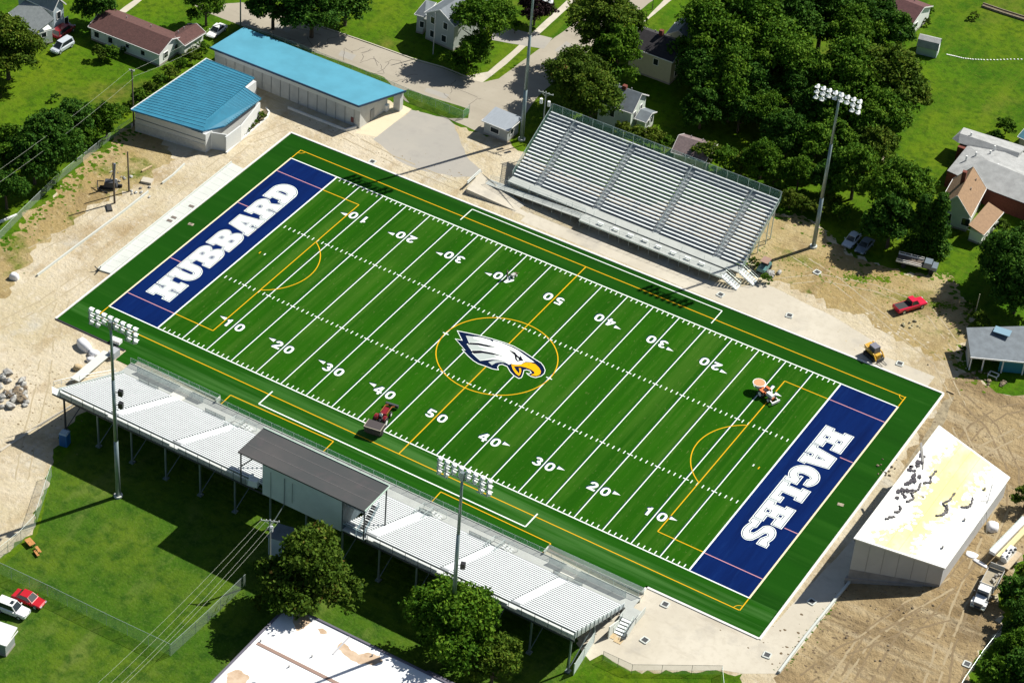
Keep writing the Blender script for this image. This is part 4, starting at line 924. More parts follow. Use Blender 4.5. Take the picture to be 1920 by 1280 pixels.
# ------------------------------------------------------------------ houses
def house(name, label, A, B, depth, h, rise, wallm, roofm, over=.35, ridge='long', wins=(), chimney=None, zb=0.0, cat='house', parts=True, gable_m=None):
    """A,B: two eave corners (pixels, at height h) along the side facing the viewer; the house goes back `depth` metres.
    ridge 'long': ridge parallel to AB; 'deep': ridge runs away from the viewer; 'flat'"""
    a, b = at(A[0], A[1], h), at(B[0], B[1], h); u = b - a; u.z = 0; L = u.length; u.normalize(); v = Vector((-u.y, u.x, 0))
    base = (a + b) / 2 + v * depth / 2; base.z = zb
    t = thing(name, label, cat, base)
    P = lambda s, d, z: a + u * s + v * d + Vector((0, 0, z - h))
    w0, w1, d0, d1 = over, L - over, over, depth - over
    mb = MB(); c = [P(w0, d0, 0), P(w1, d0, 0), P(w1, d1, 0), P(w0, d1, 0)]
    mb.prism([(p.x, p.y) for p in c], zb, h - .02)
    if ridge == 'long':
        for s in (w0, w1): mb.add([P(s, d0, h - .02), P(s, d1, h - .02), P(s, depth / 2, h + rise - .12)], [(0, 1, 2)])
    elif ridge == 'deep':
        for d in (d0, d1): mb.add([P(w0, d, h - .02), P(w1, d, h - .02), P(L / 2, d, h + rise - .12)], [(0, 1, 2)])
    wl = mb.build('wall', wallm, t)
    mb = MB(); c = [P(w0 - .04, d0 - .04, 0), P(w1 + .04, d0 - .04, 0), P(w1 + .04, d1 + .04, 0), P(w0 - .04, d1 + .04, 0)]
    mb.prism([(p.x, p.y) for p in c], zb - .1, zb + .35); mb.build('foundation', found_m, t)
    mb = MB()
    if ridge == 'long':
        mb.slab([P(0, 0, h), P(L, 0, h), P(L, depth / 2, h + rise), P(0, depth / 2, h + rise)], .14)
        mb.slab([P(0, depth / 2 + .003, h + rise), P(L, depth / 2 + .003, h + rise), P(L, depth, h), P(0, depth, h)], .14)
    elif ridge == 'deep':
        mb.slab([P(0, 0, h), P(L / 2, 0, h + rise), P(L / 2, depth, h + rise), P(0, depth, h)], .14)
        mb.slab([P(L / 2 + .003, 0, h + rise), P(L, 0, h), P(L, depth, h), P(L / 2 + .003, depth, h + rise)], .14)
    elif ridge == 'hip':
        k = min(depth / 2, L / 2) * .95
        mb.add([P(0, 0, h), P(L, 0, h), P(L, depth, h), P(0, depth, h), P(k, depth / 2, h + rise), P(L - k, depth / 2, h + rise)], [(0, 1, 5, 4), (1, 2, 5), (2, 3, 4, 5), (3, 0, 4), (3, 2, 1, 0)])
    else:
        mb.slab([P(0, 0, h), P(L, 0, h), P(L, depth, h + rise), P(0, depth, h + rise)], .2)
    rf = mb.build('roof', roofm, t)
    if L > 5 and ridge in ('long', 'deep'):
        for kk, (fs_, fd_) in enumerate(((.3, .68), (.62, .74))):
            q = P(L * (fs_ if ridge == 'long' else .70), depth * (fd_ if ridge == 'long' else fs_ + .2), h + rise * (2 * (1 - fd_) if ridge == 'long' else .6)); mb = MB(); mb.tube([q - Vector((0, 0, .25)), q + Vector((0, 0, .45))], .09, 7); mb.build('vent_pipe', mat('vent_grey', (.3, .3, .3)), rf)
    # white edge boards
    mb = MB()
    if ridge == 'long':
        for s in (-.02, L + .02): mb.bar(P(s, -.02, h - .06), P(s, depth / 2, h + rise - .06), .05, .2); mb.bar(P(s, depth / 2, h + rise - .06), P(s, depth + .02, h - .06), .05, .2)
        mb.bar(P(0, -.05, h - .1), P(L, -.05, h - .1), .08, .16)
    elif ridge == 'deep':
        for d in (-.02, depth + .02): mb.bar(P(0, d, h - .06), P(L / 2, d, h + rise - .06), .05, .2); mb.bar(P(L / 2, d, h + rise - .06), P(L, d, h - .06), .05, .2)
        for s in (-.05, L + .05): mb.bar(P(s, 0, h - .1), P(s, depth, h - .1), .08, .16)
    else:
        for q, r in ((P(0, -.03, h - .08), P(L, -.03, h - .08)), (P(L + .03, 0, h - .08), P(L + .03, depth, h - .08)), (P(-.03, 0, h - .08), P(-.03, depth, h - .08))): mb.bar(q, r, .06, .18)
    mb.build('fascia', trim_w, rf)
    if chimney:
        s, d, hh = chimney; q = P(s, d, 0); mb = MB(); mb.box((q.x, q.y, h + rise * .5 + hh / 2), (.7, .7, hh + rise), atan2(u.y, u.x)); mb.build('chimney', brick_m if hh > 0 else block_m, rf)
    ang = atan2(u.y, u.x)
    for side, s, z, w, hh in wins:
        if side == 'f': q = P(s, d0 - .03, z); a_ = ang
        elif side == 'r': q = P(w1 + .03, s, z); a_ = ang + pi / 2
        elif side == 'l': q = P(w0 - .03, s, z); a_ = ang + pi / 2
        mb = MB(); mb.box((q.x, q.y, q.z), (w, .05, hh), a_); g = mb.build('window' if hh < 1.7 else 'door', glass_dk if hh < 1.7 else trim_w, wl)
        if hh < 1.7:
            mb = MB()
            e = Vector((cos(a_), sin(a_), 0)) * (w / 2 + .05)
            for p, r in ((q - e + Vector((0, 0, -hh / 2 - .05)), q + e + Vector((0, 0, -hh / 2 - .05))), (q - e + Vector((0, 0, hh / 2 + .05)), q + e + Vector((0, 0, hh / 2 + .05))), (q - e + Vector((0, 0, -hh / 2)), q - e + Vector((0, 0, hh / 2))), (q + e + Vector((0, 0, -hh / 2)), q + e + Vector((0, 0, hh / 2)))): mb.bar(p, r, .1)
            mb.build('frame', trim_w, t)
    t['_'] = 0; del t['_']
    return t, P, L
# brown-roofed bungalow and its garage wing, upper left
house('bungalow', 'white bungalow with a long brown shingle roof, upper left', (165, 50), (299, 103), 7.4, 2.75, 1.35, white_wall, roof_brown,
      wins=(('f', 1.6, 1.5, 1.0, 1.1), ('f', 4.6, 1.5, .9, 1.1), ('f', 8.3, 1.7, .7, .7), ('f', 11.6, 1.5, .8, .9), ('r', 2.2, 1.5, 1.1, 1.1), ('r', 5.2, 1.6, 1.0, 1.0)))
house('garage', 'white garage with brown shingle roof on the end of the long bungalow', (346, 86), (386, 61), 4.2, 2.6, .95, white_wall, roof_brown, wins=(('f', 2.4, 1.2, .9, 2.0),), cat='garage')
# grey-roofed house, top left corner
house('house', 'white house with a pale grey roof in the top left corner', (16, 24), (60, 67), 4.4, 3.0, 2.0, white_wall, roof_grey, ridge='flat', wins=(('r', 2.4, 2.2, .9, .9), ('f', 3, 1.6, 1.2, 1.2)))
house('house', 'pale blue two-storey house cut by the top edge, behind the red van', (100, 22), (124, 8), 9, 5.0, 1.9, mat('pale_blue_siding', (.42, .50, .54), .8), roof_grey, ridge='deep', wins=(('f', 1.6, 3.4, .9, 1.3), ('f', 3.4, 1.4, .9, 1.3)))
# grey gabled house, top centre
house('house', 'grey gabled house behind the corner tree at top centre', (795, 24), (853, 50), 10.5, 5.4, 2.0, grey_wall, roof_slate, ridge='deep', wins=(('f', 1.8, 4.4, .9, 1.3), ('f', 4.6, 4.4, .9, 1.3), ('f', 1.8, 1.6, .9, 1.3), ('f', 4.4, 1.7, 1.0, 1.3)))
house('house', 'low grey wing with small hipped roof left of the grey gabled house', (777, 27), (796, 32), 5.5, 3.9, 1.6, grey_wall, roof_slate, ridge='hip', wins=(('f', 1.4, 2.0, .8, 1.2),), cat='house wing')
# black-roofed house
house('house', 'two-storey tan house with a black shingle roof between big trees', (1177, 86), (1262, 117), 7.4, 5.0, 2.0, cream_wall, roof_dark, wins=(('f', 5.6, 3.6, .9, 1.2), ('f', 2.2, 3.6, .9, 1.2), ('r', 2.4, 3.4, .9, 1.2), ('r', 2.4, 1.4, .9, 1.2)), chimney=(4.4, 3.9, .9))
house('house', 'small grey-roofed house just behind the black-roofed tan one', (1247, 66), (1294, 80), 6, 4.2, 1.7, white_wall, roof_slate, ridge='deep')
# pale grey-roofed house behind the far stand
house('house', 'pale green gabled house with grey roof behind the far stand', (1118, 190), (1186, 213), 6.6, 4.6, 2.2, green_wall, roof_slate, wins=(('r', 1.8, 3.2, .8, 1.2), ('r', 4.4, 3.2, .8, 1.2), ('f', 3, 3, .8, 1.2)), chimney=(3.6, 3.3, .5))
house('porch', 'lower porch with slate roof attached to the pale green house', (1190, 222), (1212, 230), 4.0, 2.7, .8, green_wall, roof_slate, wins=(('r', 1.4, 1.6, .8, 1.1), ('r', 2.8, 1.6, .8, 1.1)), cat='porch')
house('shed', 'mauve-roofed shed beyond the hedge behind the far stand', (1258, 285), (1323, 305), 6.2, 2.4, 1.6, cream_wall, roof_mauve, cat='shed')
# maroon-roofed house, top right
house('house', 'maroon-roofed house with a white side wall at the top right', (1640, 20), (1711, 47), 8.5, 3.0, 1.7, white_wall, roof_maroon, wins=(('r', 2.6, 1.6, 1.0, 1.0),))
# garden shed
GS = thing('garden_shed', 'small barn-shaped garden shed on the right-hand lawn', 'shed', at(1745, 95))
a, b = at(1720, 84, 1.9), at(1758, 93, 1.9); u = (b - a); u.z = 0; L = u.length; u.normalize(); v = Vector((-u.y, u.x, 0)); P = lambda s, d, z: Vector((a.x, a.y, 0)) + u * s + v * d + Vector((0, 0, z)); D = 3.0
mb = MB(); mb.prism([(P(0, 0, 0).x, P(0, 0, 0).y), (P(L, 0, 0).x, P(L, 0, 0).y), (P(L, D, 0).x, P(L, D, 0).y), (P(0, D, 0).x, P(0, D, 0).y)], 0, 1.7)
for s in (0.0, L): mb.add([P(s, 0, 1.7), P(s, .5, 2.75), P(s, D / 2, 3.2), P(s, D - .5, 2.75), P(s, D, 1.7)], [(0, 1, 2, 3, 4)])
mb.build('wall', mat('shed_wall', (.46, .55, .57), .8, var=.1, scale=1), GS)
mb = MB(); e = .12
mb.slab([P(-e, -.1, 1.65), P(L + e, -.1, 1.65), P(L + e, .5, 2.8), P(-e, .5, 2.8)], .07); mb.slab([P(-e, D - .5, 2.8), P(L + e, D - .5, 2.8), P(L + e, D + .1, 1.65), P(-e, D + .1, 1.65)], .07)
mb.slab([P(-e, .5, 2.8), P(L + e, .5, 2.8), P(L + e, D / 2, 3.26), P(-e, D / 2, 3.26)], .07); mb.slab([P(-e, D / 2, 3.26), P(L + e, D / 2, 3.26), P(L + e, D - .5, 2.8), P(-e, D - .5, 2.8)], .07)
mb.build('roof', roof_pale, GS)
mb = MB(); q = P(L + .03, D / 2, .95); mb.box((q.x, q.y, q.z), (1.3, .05, 1.8), atan2(v.y, v.x)); mb.build('door', trim_w, GS)
# tan-roofed house on the right, with porch roof
house('house', 'tan-roofed gabled house beside dark trees at the right', (1757, 389), (1820, 408), 9.4, 3.2, 3.4, green_wall, roof_tan, ridge='deep', wins=(('f', 2.0, 1.8, 1.1, 1.4), ('f', 5.0, 1.8, 1.3, 1.4)), chimney=(2.4, 5.0, 1.6))
house('porch', 'tan-roofed side porch of the house at the right', (1845, 441), (1882, 398), 2.9, 2.4, .8, trim_w, roof_tan, ridge='flat', wins=(('f', 2.0, 1.4, 1.0, 1.0), ('f', 4.6, 1.4, 1.0, 1.0)), cat='porch')
# big pale roof behind
BH = thing('house', 'long brick house with a broad pale grey roof at the right edge', 'house', at(1880, 330))
c = [at(1776, 320, 3.2), at(1862, 359, 3.2), at(1965, 398, 3.2), at(2010, 350, 3.2), at(1905, 276, 3.2), at(1815, 272, 3.2)]
mb = MB(); mb.prism([(p.x, p.y) for p in c], 0, 3.0); mb.build('wall', brick_m, BH)
r1, r2 = at(1850, 300, 4.7), at(1960, 345, 4.7)
mb = MB(); mb.add([tuple(p) for p in c] + [tuple(r1), tuple(r2)], [(0, 1, 6), (1, 2, 7, 6), (2, 3, 7), (3, 4, 6, 7), (4, 5, 6), (5, 0, 6), (5, 4, 3, 2, 1, 0)])
e = [at(1785, 260, 3.25), at(1797, 268, 3.25), at(1906, 302, 3.25), at(1925, 276, 3.25), at(1807, 239, 3.25)]
mb.add([tuple(e[0]), tuple(e[1]), tuple(e[2]), tuple(e[3]), tuple(e[4]), tuple(at(1800, 250, 4.2)), tuple(at(1912, 287, 4.2))], [(0, 1, 2, 6, 5), (2, 3, 6), (3, 4, 5, 6), (4, 0, 5)])
rf = mb.build('roof', roof_pale, BH)
mb = MB()
for px, py in ((1821, 253), (1865, 278), (1857, 287), (1812, 297), (1830, 290), (1871, 312)): p = at(px, py, 4.2); mb.tube([(p.x, p.y, 3.6), (p.x, p.y, 4.7)], .16, 7)
mb.build('vent', trim_w, rf)
mb = MB(); mb.box((at(1810, 285, 1.5).x, at(1810, 285, 1.5).y, 1.5), (2.2, 3.0, 3.0)); mb.build('wall', brick_m, BH)
# teal-roofed building at the edge
house('outbuilding', 'small teal-roofed outbuilding cut by the right edge', (1908, 256), (1935, 268), 6, 2.6, .8, white_wall, mat('teal_roof', (.04, .16, .21), .5, var=.2, scale=1), cat='outbuilding')
# slate-roofed open garage right of the field
OG = thing('carport', 'slate-roofed carport with teal doors right of the field', 'carport', at(1870, 690))
c = [at(1820, 669, 2.9), at(1935, 680, 2.9), at(1960, 610, 3.6), at(1812, 614, 3.6)]
mb = MB(); mb.slab(c, .25); rf = mb.build('roof', roof_slate, OG)
mb = MB(); mb.bar(c[0] + Vector((0, -.05, -.1)), c[1] + Vector((0, -.05, -.1)), .1, .22); mb.build('fascia', trim_w, rf)
u = (c[1] - c[0]); u.z = 0; u.normalize(); v = Vector((-u.y, u.x, 0)); f0 = Vector((c[0].x, c[0].y, 0)) + v * .5
for s in (.3, 2.2, 5.2, 8.4): q = f0 + u * s; mb = MB(); mb.box((q.x, q.y, 1.35), (.18, .18, 2.7)); mb.build('support_post', trim_w, OG)
mb = MB(); q = f0 + u * 8.0 + v * .35; mb.box((q.x, q.y, 1.3), (6.5, .12, 2.6), atan2(u.y, u.x)); mb.build('door', mat('teal_door', (.03, .20, .27), .6), OG)
q0 = f0 + v * 5.2; mb = MB(); mb.bar(q0 + Vector((0, 0, 1.5)), q0 + u * 11 + Vector((0, 0, 1.5)), .15, 3.0); mb.bar(f0 + v * .5 + u * .1 + Vector((0, 0, 1.4)), q0 + u * .1 + Vector((0, 0, 1.4)), .15, 2.6); mb.build('wall', grey_wall, OG)
mb = MB(); p = at(1880, 620, 4.0); mb.box((p.x, p.y, 3.9), (2.6, 1.6, .1), .1); mb.build('roof_panel', mat('blue_panel', (.20, .33, .42), .4), rf)

# ------------------------------------------------------------------ blue-roofed buildings
blue_rib = mat('blue_standing_seam', (.026, .190, .295), .5, .0, var=.22, scale=.5, spec=.4)
blue_flat = mat('pale_blue_metal', (.088, .320, .435), .45, .0, var=.14, scale=.3, spec=.5)
B1 = thing('concession_building', 'long building with a smooth light blue roof beside the street', 'building', at(640, 180))
hz, lz = 4.7, 3.8
c = [at(393, 90, hz), at(672.5, 200, hz), at(761.5, 171, lz), at(457, 51, lz)]
mb = MB(); mb.slab(c, .22); rf = mb.build('roof', blue_flat, B1)
mb = MB(); mb.bar(c[0], c[1], .14, .34); mb.bar(c[1], c[2], .14, .34); mb.build('fascia', mat('dark_blue_trim', (.012, .05, .11), .5), rf)
w0, w1 = at(400, 134), at(674, 241)
yn = w1.y
mb = MB(); xl = at(400, 134).x; mb.prism([(c[0].x + .6, yn), (w1.x, yn), (w1.x + .6, yn + 7.6), (c[0].x + .9, yn + 7.6)], 0, [hz - .35, hz - .35, lz - .3, lz - .3]); wl = mb.build('wall', block_m, B1)
mb = MB(); mb.prism([(c[0].x + .6, yn - .06), (w1.x + .06, yn - .06), (w1.x + .06, yn - .01), (c[0].x + .6, yn - .01)], hz - 1.3, hz - .35); mb.build('upper_band', mat('white_band', (.66, .67, .64), .8), wl)
for k in range(15): xx = w1.x - 1.1 - 1.9 * k; mb = MB(); mb.box((xx, yn - .05, 1.7), (.09, .1, 3.3)); mb.build('pilaster', mat('grey_block', (.36, .37, .36), .9), wl)
mb = MB(); p = at_y(661, 225, yn - .05); mb.box((p.x, yn - .06, p.z), (.65, .06, 1.0)); mb.build('sign', mat('dull_red_sign', (.20, .06, .055), .6), B1)
mb = MB(); p = at(745, 206); mb.box((p.x, p.y + .2, 1.85), (1.3, 1.0, 3.7)); mb.build('porch_column', block_m, B1)
mb = MB(); q = at(722, 198, .9); mb.box((q.x, q.y, .6), (1.2, .9, 1.2)); mb.build('drinking_fountain', trim_w, B1)
mb = MB(); mb.box((w1.x + .33, yn + 3.4, 1.1), (.06, 1.1, 2.2)); mb.build('door', mat('grey_door', (.25, .27, .28), .6), wl)
B2 = thing('field_house', 'field house with a ribbed blue metal roof beside the left end of the field', 'building', at(330, 240))
zl, zr = 4.9, 4.1
pts2 = [(246, 206), (351, 135), (387, 111), (478, 146), (457, 161), (385.5, 220), (382, 246)]
zz2 = [4.9, 4.9, 4.9, 4.35, 4.35, 4.2, 4.2]
# roof as two planes falling to the right
R0, R1, R2, R3 = at(246, 206, 4.7), at(387, 111, 4.7), at(477, 146, 4.1), at(388, 221, 4.1)
R4 = at(382, 246, 4.0)
mb = MB(); mb.slab([R0, R4, R3, R2, R1], .2); rf = mb.build('roof', blue_rib, B2)
mb = MB()
n = 26
for k in range(n + 1):
    t = k / n; p = R0 + (R1 - R0) * t; q = (R4 if k == 0 else R3 + (R2 - R3) * ((t - .14) / .86) if t > .14 else R4 + (R3 - R4) * (t / .14)); mb.bar(p + Vector((0, 0, .04)), q + Vector((0, 0, .04)), .05, .09)
mb.build('seam', mat('blue_seam', (.09, .33, .47), .45), rf)
L0, L1, L2, L3 = at(380, 219, 3.95), at(452, 159, 3.95), at(490, 185, 3.3), at(421, 237, 3.3)
mb = MB(); mb.slab([L0, at(384, 246, 3.75), L3, L2, L1], .2); rf2 = mb.build('roof', blue_rib, B2)
mb = MB()
for k in range(19): t = k / 18; mb.bar(L0 + (L1 - L0) * t + Vector((0, 0, .04)), L3 + (L2 - L3) * t + Vector((0, 0, .04)), .05, .09)
mb.build('seam', MATS['blue_seam'], rf2)
mb = MB(); mb.bar(R0 + Vector((0, -.06, -.05)), R4 + Vector((0, -.06, -.05)), .12, .28); mb.bar(R4, L3, .1, .26); mb.build('fascia', mat('blue_trim', (.02, .16, .30), .5), rf)
mb = MB(); mb.bar(R0 + Vector((-.06, 0, 0)), R1 + Vector((-.06, 0, 0)), .1, .3); mb.build('rake_board', trim_w, rf)
g0, g1, g2 = at(254, 246), at(386, 286.5), at(422, 286)
bu = (R1 - R0); bu.z = 0; bu.normalize(); back = 19.0
fx = (g1 - g0); fx.z = 0; fx.normalize()
gm = g0.lerp(g1, .80); g3 = Vector((gm.x, L1.y + 2.8, 0)); pl = [g0, gm, g3, Vector((g0.x, g3.y, 0))]
mb = MB(); mb.prism([(p.x, p.y) for p in pl], 0, [4.45, 3.75, 3.6, 4.3]); mb.prism([(gm.x + .01, gm.y), (g1.x, g1.y), (g1.x + .3, L1.y - .6), (gm.x + .01, L1.y - .6)], 0, [3.7, 3.6, 3.2, 3.4]); wl = mb.build('wall', mat('white_block', (.64, .655, .64), .85, var=.07, scale=.4), B2)
mb = MB(); mb.bar(g0 + Vector((0, -.05, 2.75)), g1 + Vector((0, -.05, 2.35)), .06, .09); mb.build('joint', mat('wall_joint', (.20, .21, .22), .8), wl)
mb = MB(); mb.bar(g0 + Vector((0, -.04, .9)), g1 + Vector((0, -.04, .75)), .05, 1.7); mb.build('lower_course', mat('lower_block', (.60, .60, .56), .9, var=.2, scale=2.5), wl)
mb = MB(); h2 = at(424, 240, 3.2); mb.prism([(g2.x, g2.y), (g2.x + .25, g2.y), (g2.x + .25, g2.y + 4.2), (g2.x, g2.y + 4.2)], 0, 3.15); mb.prism([(g1.x + .1, g1.y + 1.4), (g2.x, g2.y + .4), (g2.x, g2.y + .6), (g1.x + .1, g1.y + 1.6)], 0, 3.3); mb.build('porch_wall', mat('shaded_white', (.62, .64, .63), .8), B2)
mb = MB(); mb.bar(Vector((g2.x + .1, g2.y + 4.2, 1.5)), at(487, 206, 1.5), .2, 3.0); mb.build('porch_wall', MATS['white_block'], B2)
# block wall joining the two, with planting bed
PBED = thing('planting_bed', 'kerbed planting bed of small shrubs beside the ribbed blue roof', 'planting bed', at(465, 245))
mb = MB(); q = [at(424, 287), at(430, 262), at(486, 212), at(500, 204), at(503, 212), at(500, 220)]; mb.prism([(p.x, p.y) for p in q], 0, .12); mb.build('soil', mat('bed_soil', (.16, .13, .07), .95, var=.4, scale=2), PBED)
mb = MB(); a, b, c_, d_ = at(424, 288), at(500, 222), at(505, 212), at(499, 203)
for p, q in ((a, b), (b, c_), (c_, d_)): mb.bar(p + Vector((0, 0, .12)), q + Vector((0, 0, .12)), .28, .26)
mb.build('kerb', kerb_m, PBED)
mb = MB(); a, b, c_ = at(540, 204), at(648, 246), at(668, 241)
RW = tag(MB().bar(a + Vector((0, 0, .2)), b + Vector((0, 0, .2)), .25, .5).bar(b + Vector((0, 0, .2)), c_ + Vector((0, 0, .25)), .3, .5).build('low_wall', kerb_m), 'low curved kerb wall in front of the light blue roofed building', 'low wall')
# ticket booth
house('ticket_booth', 'small grey-roofed booth in tree shade left of the far stand', (903, 226), (953, 246), 4.4, 2.7, .45, grey_wall, mat('corrugated_grey', (.34, .38, .42), .5, var=.15, scale=1.2, stretch=(6, 1, 1)), ridge='flat', wins=(('f', 2.5, 1.5, 1.6, .9), ('r', 1.8, 1.5, 1.0, .9)), cat='booth')

# ------------------------------------------------------------------ white building at the right end (roof of sprayed foam)
FB = thing('new_building', 'unfinished building with a sloping white and yellow roof at the right end of the field', 'building', (70, 1, 0))
n0, n1, n2, n3 = (64.9, -14.15), (75.9, -7.5), (76.2, 15.1), (65.1, 13.95)
mb = MB(); mb.prism([n0, n1, n2, n3], 0, [8.4, 3.7, 3.7, 8.4]); mb.build('wall', mat('grey_board', (.46, .465, .46), .85, var=.10, scale=.35), FB)
mb = MB()
for k in range(1, 6):
    u_ = k / 6; x_, y_ = n0[0] + (n1[0] - n0[0]) * u_, n0[1] + (n1[1] - n0[1]) * u_; hh_ = 8.4 + (3.7 - 8.4) * u_; mb.bar((x_ + .01, y_ - .02, .1), (x_ + .01, y_ - .02, hh_ - .2), .05, .03)
mb.build('panel_joint', mat('board_joint', (.27, .27, .265), .9), FB)  # thin darker grey lines mark the panel joints
mb = MB(); dd_ = Vector((n1[0] - n0[0], n1[1] - n0[1], 0)).normalized(); mb.prism([(n0[0], n0[1] - .03), (n1[0], n1[1] - .03), (n1[0], n1[1] + .05), (n0[0], n0[1] + .05)], 0, [2.6, .35, .35, 2.6]); mb.build('shaded_base', mat('wall_base_shade', (.30, .295, .29), .95, var=.3, scale=.6), FB)  # shade at the wall foot, painted as a darker wedge
foam = layered('sprayed_roof', (.74, .64, .30), [
    ((.79, .73, .46), .22, .42, .60, .9, (1.2, .5, 1), 5), ((.83, .81, .70), .30, .56, .68, .9, None, 6), ((.64, .50, .16), .9, .60, .74, .6, None, 6)], rough=.8)
white_roof = layered('white_roof_sheet', (.80, .80, .77), [((.70, .69, .62), .2, .52, .72, .6, None, 6)], rough=.7)
def RP(s, t, dz=0):   # s along the front (0 near,1 far), t from high front (0) to low back (1)
    a = Vector((n0[0], n0[1], 8.5)).lerp(Vector((n3[0], n3[1], 8.5)), s); b = Vector((n1[0], n1[1], 3.8)).lerp(Vector((n2[0], n2[1], 3.8)), s); p = a.lerp(b, t); p.z += dz; return p
def grid(f, n=12, k=10):
    vs = [f(i / n, j / k) for i in range(n + 1) for j in range(k + 1)]; return [tuple(v) for v in vs], [(i * (k + 1) + j, i * (k + 1) + j + 1, (i + 1) * (k + 1) + j + 1, (i + 1) * (k + 1) + j) for i in range(n) for j in range(k)]
mb = MB(); mb.add(*grid(lambda s, t: RP(-.01 + 1.02 * s, -.02 + 1.04 * t))); mb.slab([RP(-.01, -.02, -.05), RP(-.01, 1.02, -.05), RP(1.01, 1.02, -.05), RP(1.01, -.02, -.05)], .15); rf = mb.build('roof', white_roof, FB)
def lerp_tab(tab, s):
    for (a, va), (b, vb) in zip(tab[:-1], tab[1:]):
        if a <= s <= b: return va + (vb - va) * (s - a) / (b - a)
lo_t = [(0, .20), (.12, .24), (.2, .38), (.34, .40), (.42, .30), (.55, .34), (.66, .26), (.72, .18), (.86, .24), (1, .26)]; hi_t = [(0, .60), (.1, .62), (.3, .60), (.42, .72), (.5, .60), (.58, .74), (.75, .76), (1, .74)]
mb = MB(); mb.add(*grid(lambda s, t: RP(.004 + .992 * s, lerp_tab(lo_t, s) * (1 - t) + lerp_tab(hi_t, s) * t + .012 * sin(s * 47) * (1 if t > .5 else -1), .006), 60, 8)); mb.build('foam_coat', foam, rf)
mb = MB(); rn = random.Random(21); mb.cur = 0
for k in range(230):
    s = rn.random() * .97 + .015; lo_ = rn.random() < .5; t = lerp_tab(lo_t if lo_ else hi_t, s) + rn.gauss(0, .035); r = rn.uniform(.12, .55); q = 7; a0 = rn.random() * 6; mb.cur = 0 if (t < lerp_tab(lo_t, s)) or (t > lerp_tab(hi_t, s)) else 1
    mb.poly([RP(min(1, max(0, s + cos(a0 + 2 * pi * j / q) * r * rn.uniform(.5, 1.2) / 28)), t + sin(a0 + 2 * pi * j / q) * r * rn.uniform(.5, 1.2) / 12, .010 + .0001 * (k % 25)) for j in range(q)])
o = mb.build('foam_splash', [foam, white_roof], rf); o['kind'] = 'stuff'
mb = MB()
for t in (.47, .60, .86): mb.bar(RP(.0, t, .016), RP(1.0, t, .016), .03, .012)
mb.build('roof_seam', MATS.get('roof_seam') or paint_w, rf)
for s, t in ((.15, .86), (.45, .88), (.78, .86)):
    p = RP(s, t, 0); mb = MB(); mb.tube([(p.x, p.y, p.z - .1), (p.x, p.y, p.z + .45)], .14, 8); mb.build('vent_pipe', mat('vent_grey', (.3, .3, .3)), rf)
mb = MB()
for t in (.22, .33): mb.bar(RP(.0, t, .01), RP(1.0, t, .01), .03, .01)
mb.build('roof_seam', mat('roof_seam', (.4, .4, .36)), rf)
mb = MB()
rnd = random.Random(12)
for s0, t0, n_ in ((.70, .05, 9), (.60, .10, 8), (.50, .12, 9), (.42, .10, 7), (.64, .02, 6)):
    for k in range(n_):
        s, t = s0 + rnd.uniform(-.05, .05), t0 + rnd.uniform(-.04, .06); p = RP(s, max(.01, t), .05); mb.box((p.x, p.y, p.z), (rnd.uniform(.3, .95), rnd.uniform(.2, .7), .1), rnd.uniform(0, 3))
sc_ = mb.build('scrap', mat('dark_scrap', (.07, .065, .075), .9), rf); sc_['kind'] = 'stuff'
def snake(name, pts, r, m):
    C_ = [Vector((s, t)) for s, t in pts]; Q = []; rn = random.Random(int(pts[0][0] * 1000))
    for i in range(len(C_) - 1):
        p0, p1, p2, p3 = C_[max(0, i - 1)], C_[i], C_[i + 1], C_[min(len(C_) - 1, i + 2)]
        for k in range(7):
            u = k / 7; q = .5 * ((2 * p1) + (p2 - p0) * u + (2 * p0 - 5 * p1 + 4 * p2 - p3) * u * u + (3 * p1 - p0 - 3 * p2 + p3) * u ** 3); Q.append(RP(q.x + rn.gauss(0, .002), q.y + rn.gauss(0, .006), .07))
    Q.append(RP(C_[-1].x, C_[-1].y, .07)); mb = MB(); mb.tube(Q, [r * rn.uniform(.5, 1.3) for _ in Q], 5); return mb.build(name, m, rf)
hose = mat('dark_hose', (.09, .085, .09), .7)
for pts in ([(.70, .28), (.64, .27), (.60, .30), (.57, .24)], [(.56, .22), (.50, .24), (.46, .20), (.43, .26), (.38, .22)], [(.33, .18), (.30, .22), (.27, .18)], [(.62, .60), (.54, .60), (.50, .56), (.48, .62), (.42, .64), (.38, .58)], [(.50, .62), (.45, .66), (.40, .62)], [(.66, .80), (.60, .84), (.56, .80), (.54, .76)], [(.22, .16), (.24, .2), (.20, .14)]):
    snake('hose', pts, .17, hose)
mb = MB(); mb.bar(RP(.82, -.06, .12), RP(.70, .10, .12), .3, .12); mb.bar(RP(.74, .06, .12), RP(.66, .14, .12), .18, .1); mb.build('plank', mat('grey_plank', (.30, .29, .27), .8), rf)
mb = MB(); 
for p, q in ((RP(.86, .90, .1), RP(.70, 1.0, .6)), (RP(.70, .96, .1), RP(.52, 1.06, -.6)), (RP(.74, .92, .1), RP(.60, 1.10, -3.2)), (RP(.68, .90, .2), RP(.72, 1.0, .3))): mb.bar(p, q, .07)
mb.build('ladder', mat('alu_ladder', (.42, .42, .40), .5), FB)
mb = MB(); mb.bar((n0[0] - .02, n0[1] - .05, 8.25), (n1[0], n1[1] - .05, 3.55), .1, .25); mb.build('roof_trim', mat('pale_trim', (.6, .57, .5)), rf)
o = MB(); o.prism([(n0[0] - .3, n0[1] - .3), (n1[0] - 2, n1[1] - 1.4), (n1[0] - 2, n1[1] - 1.0), (n0[0] - .3, n0[1] + .3)], 0, [1.0, .15, .15, 1.0]); o.build('footing', found_m, FB)

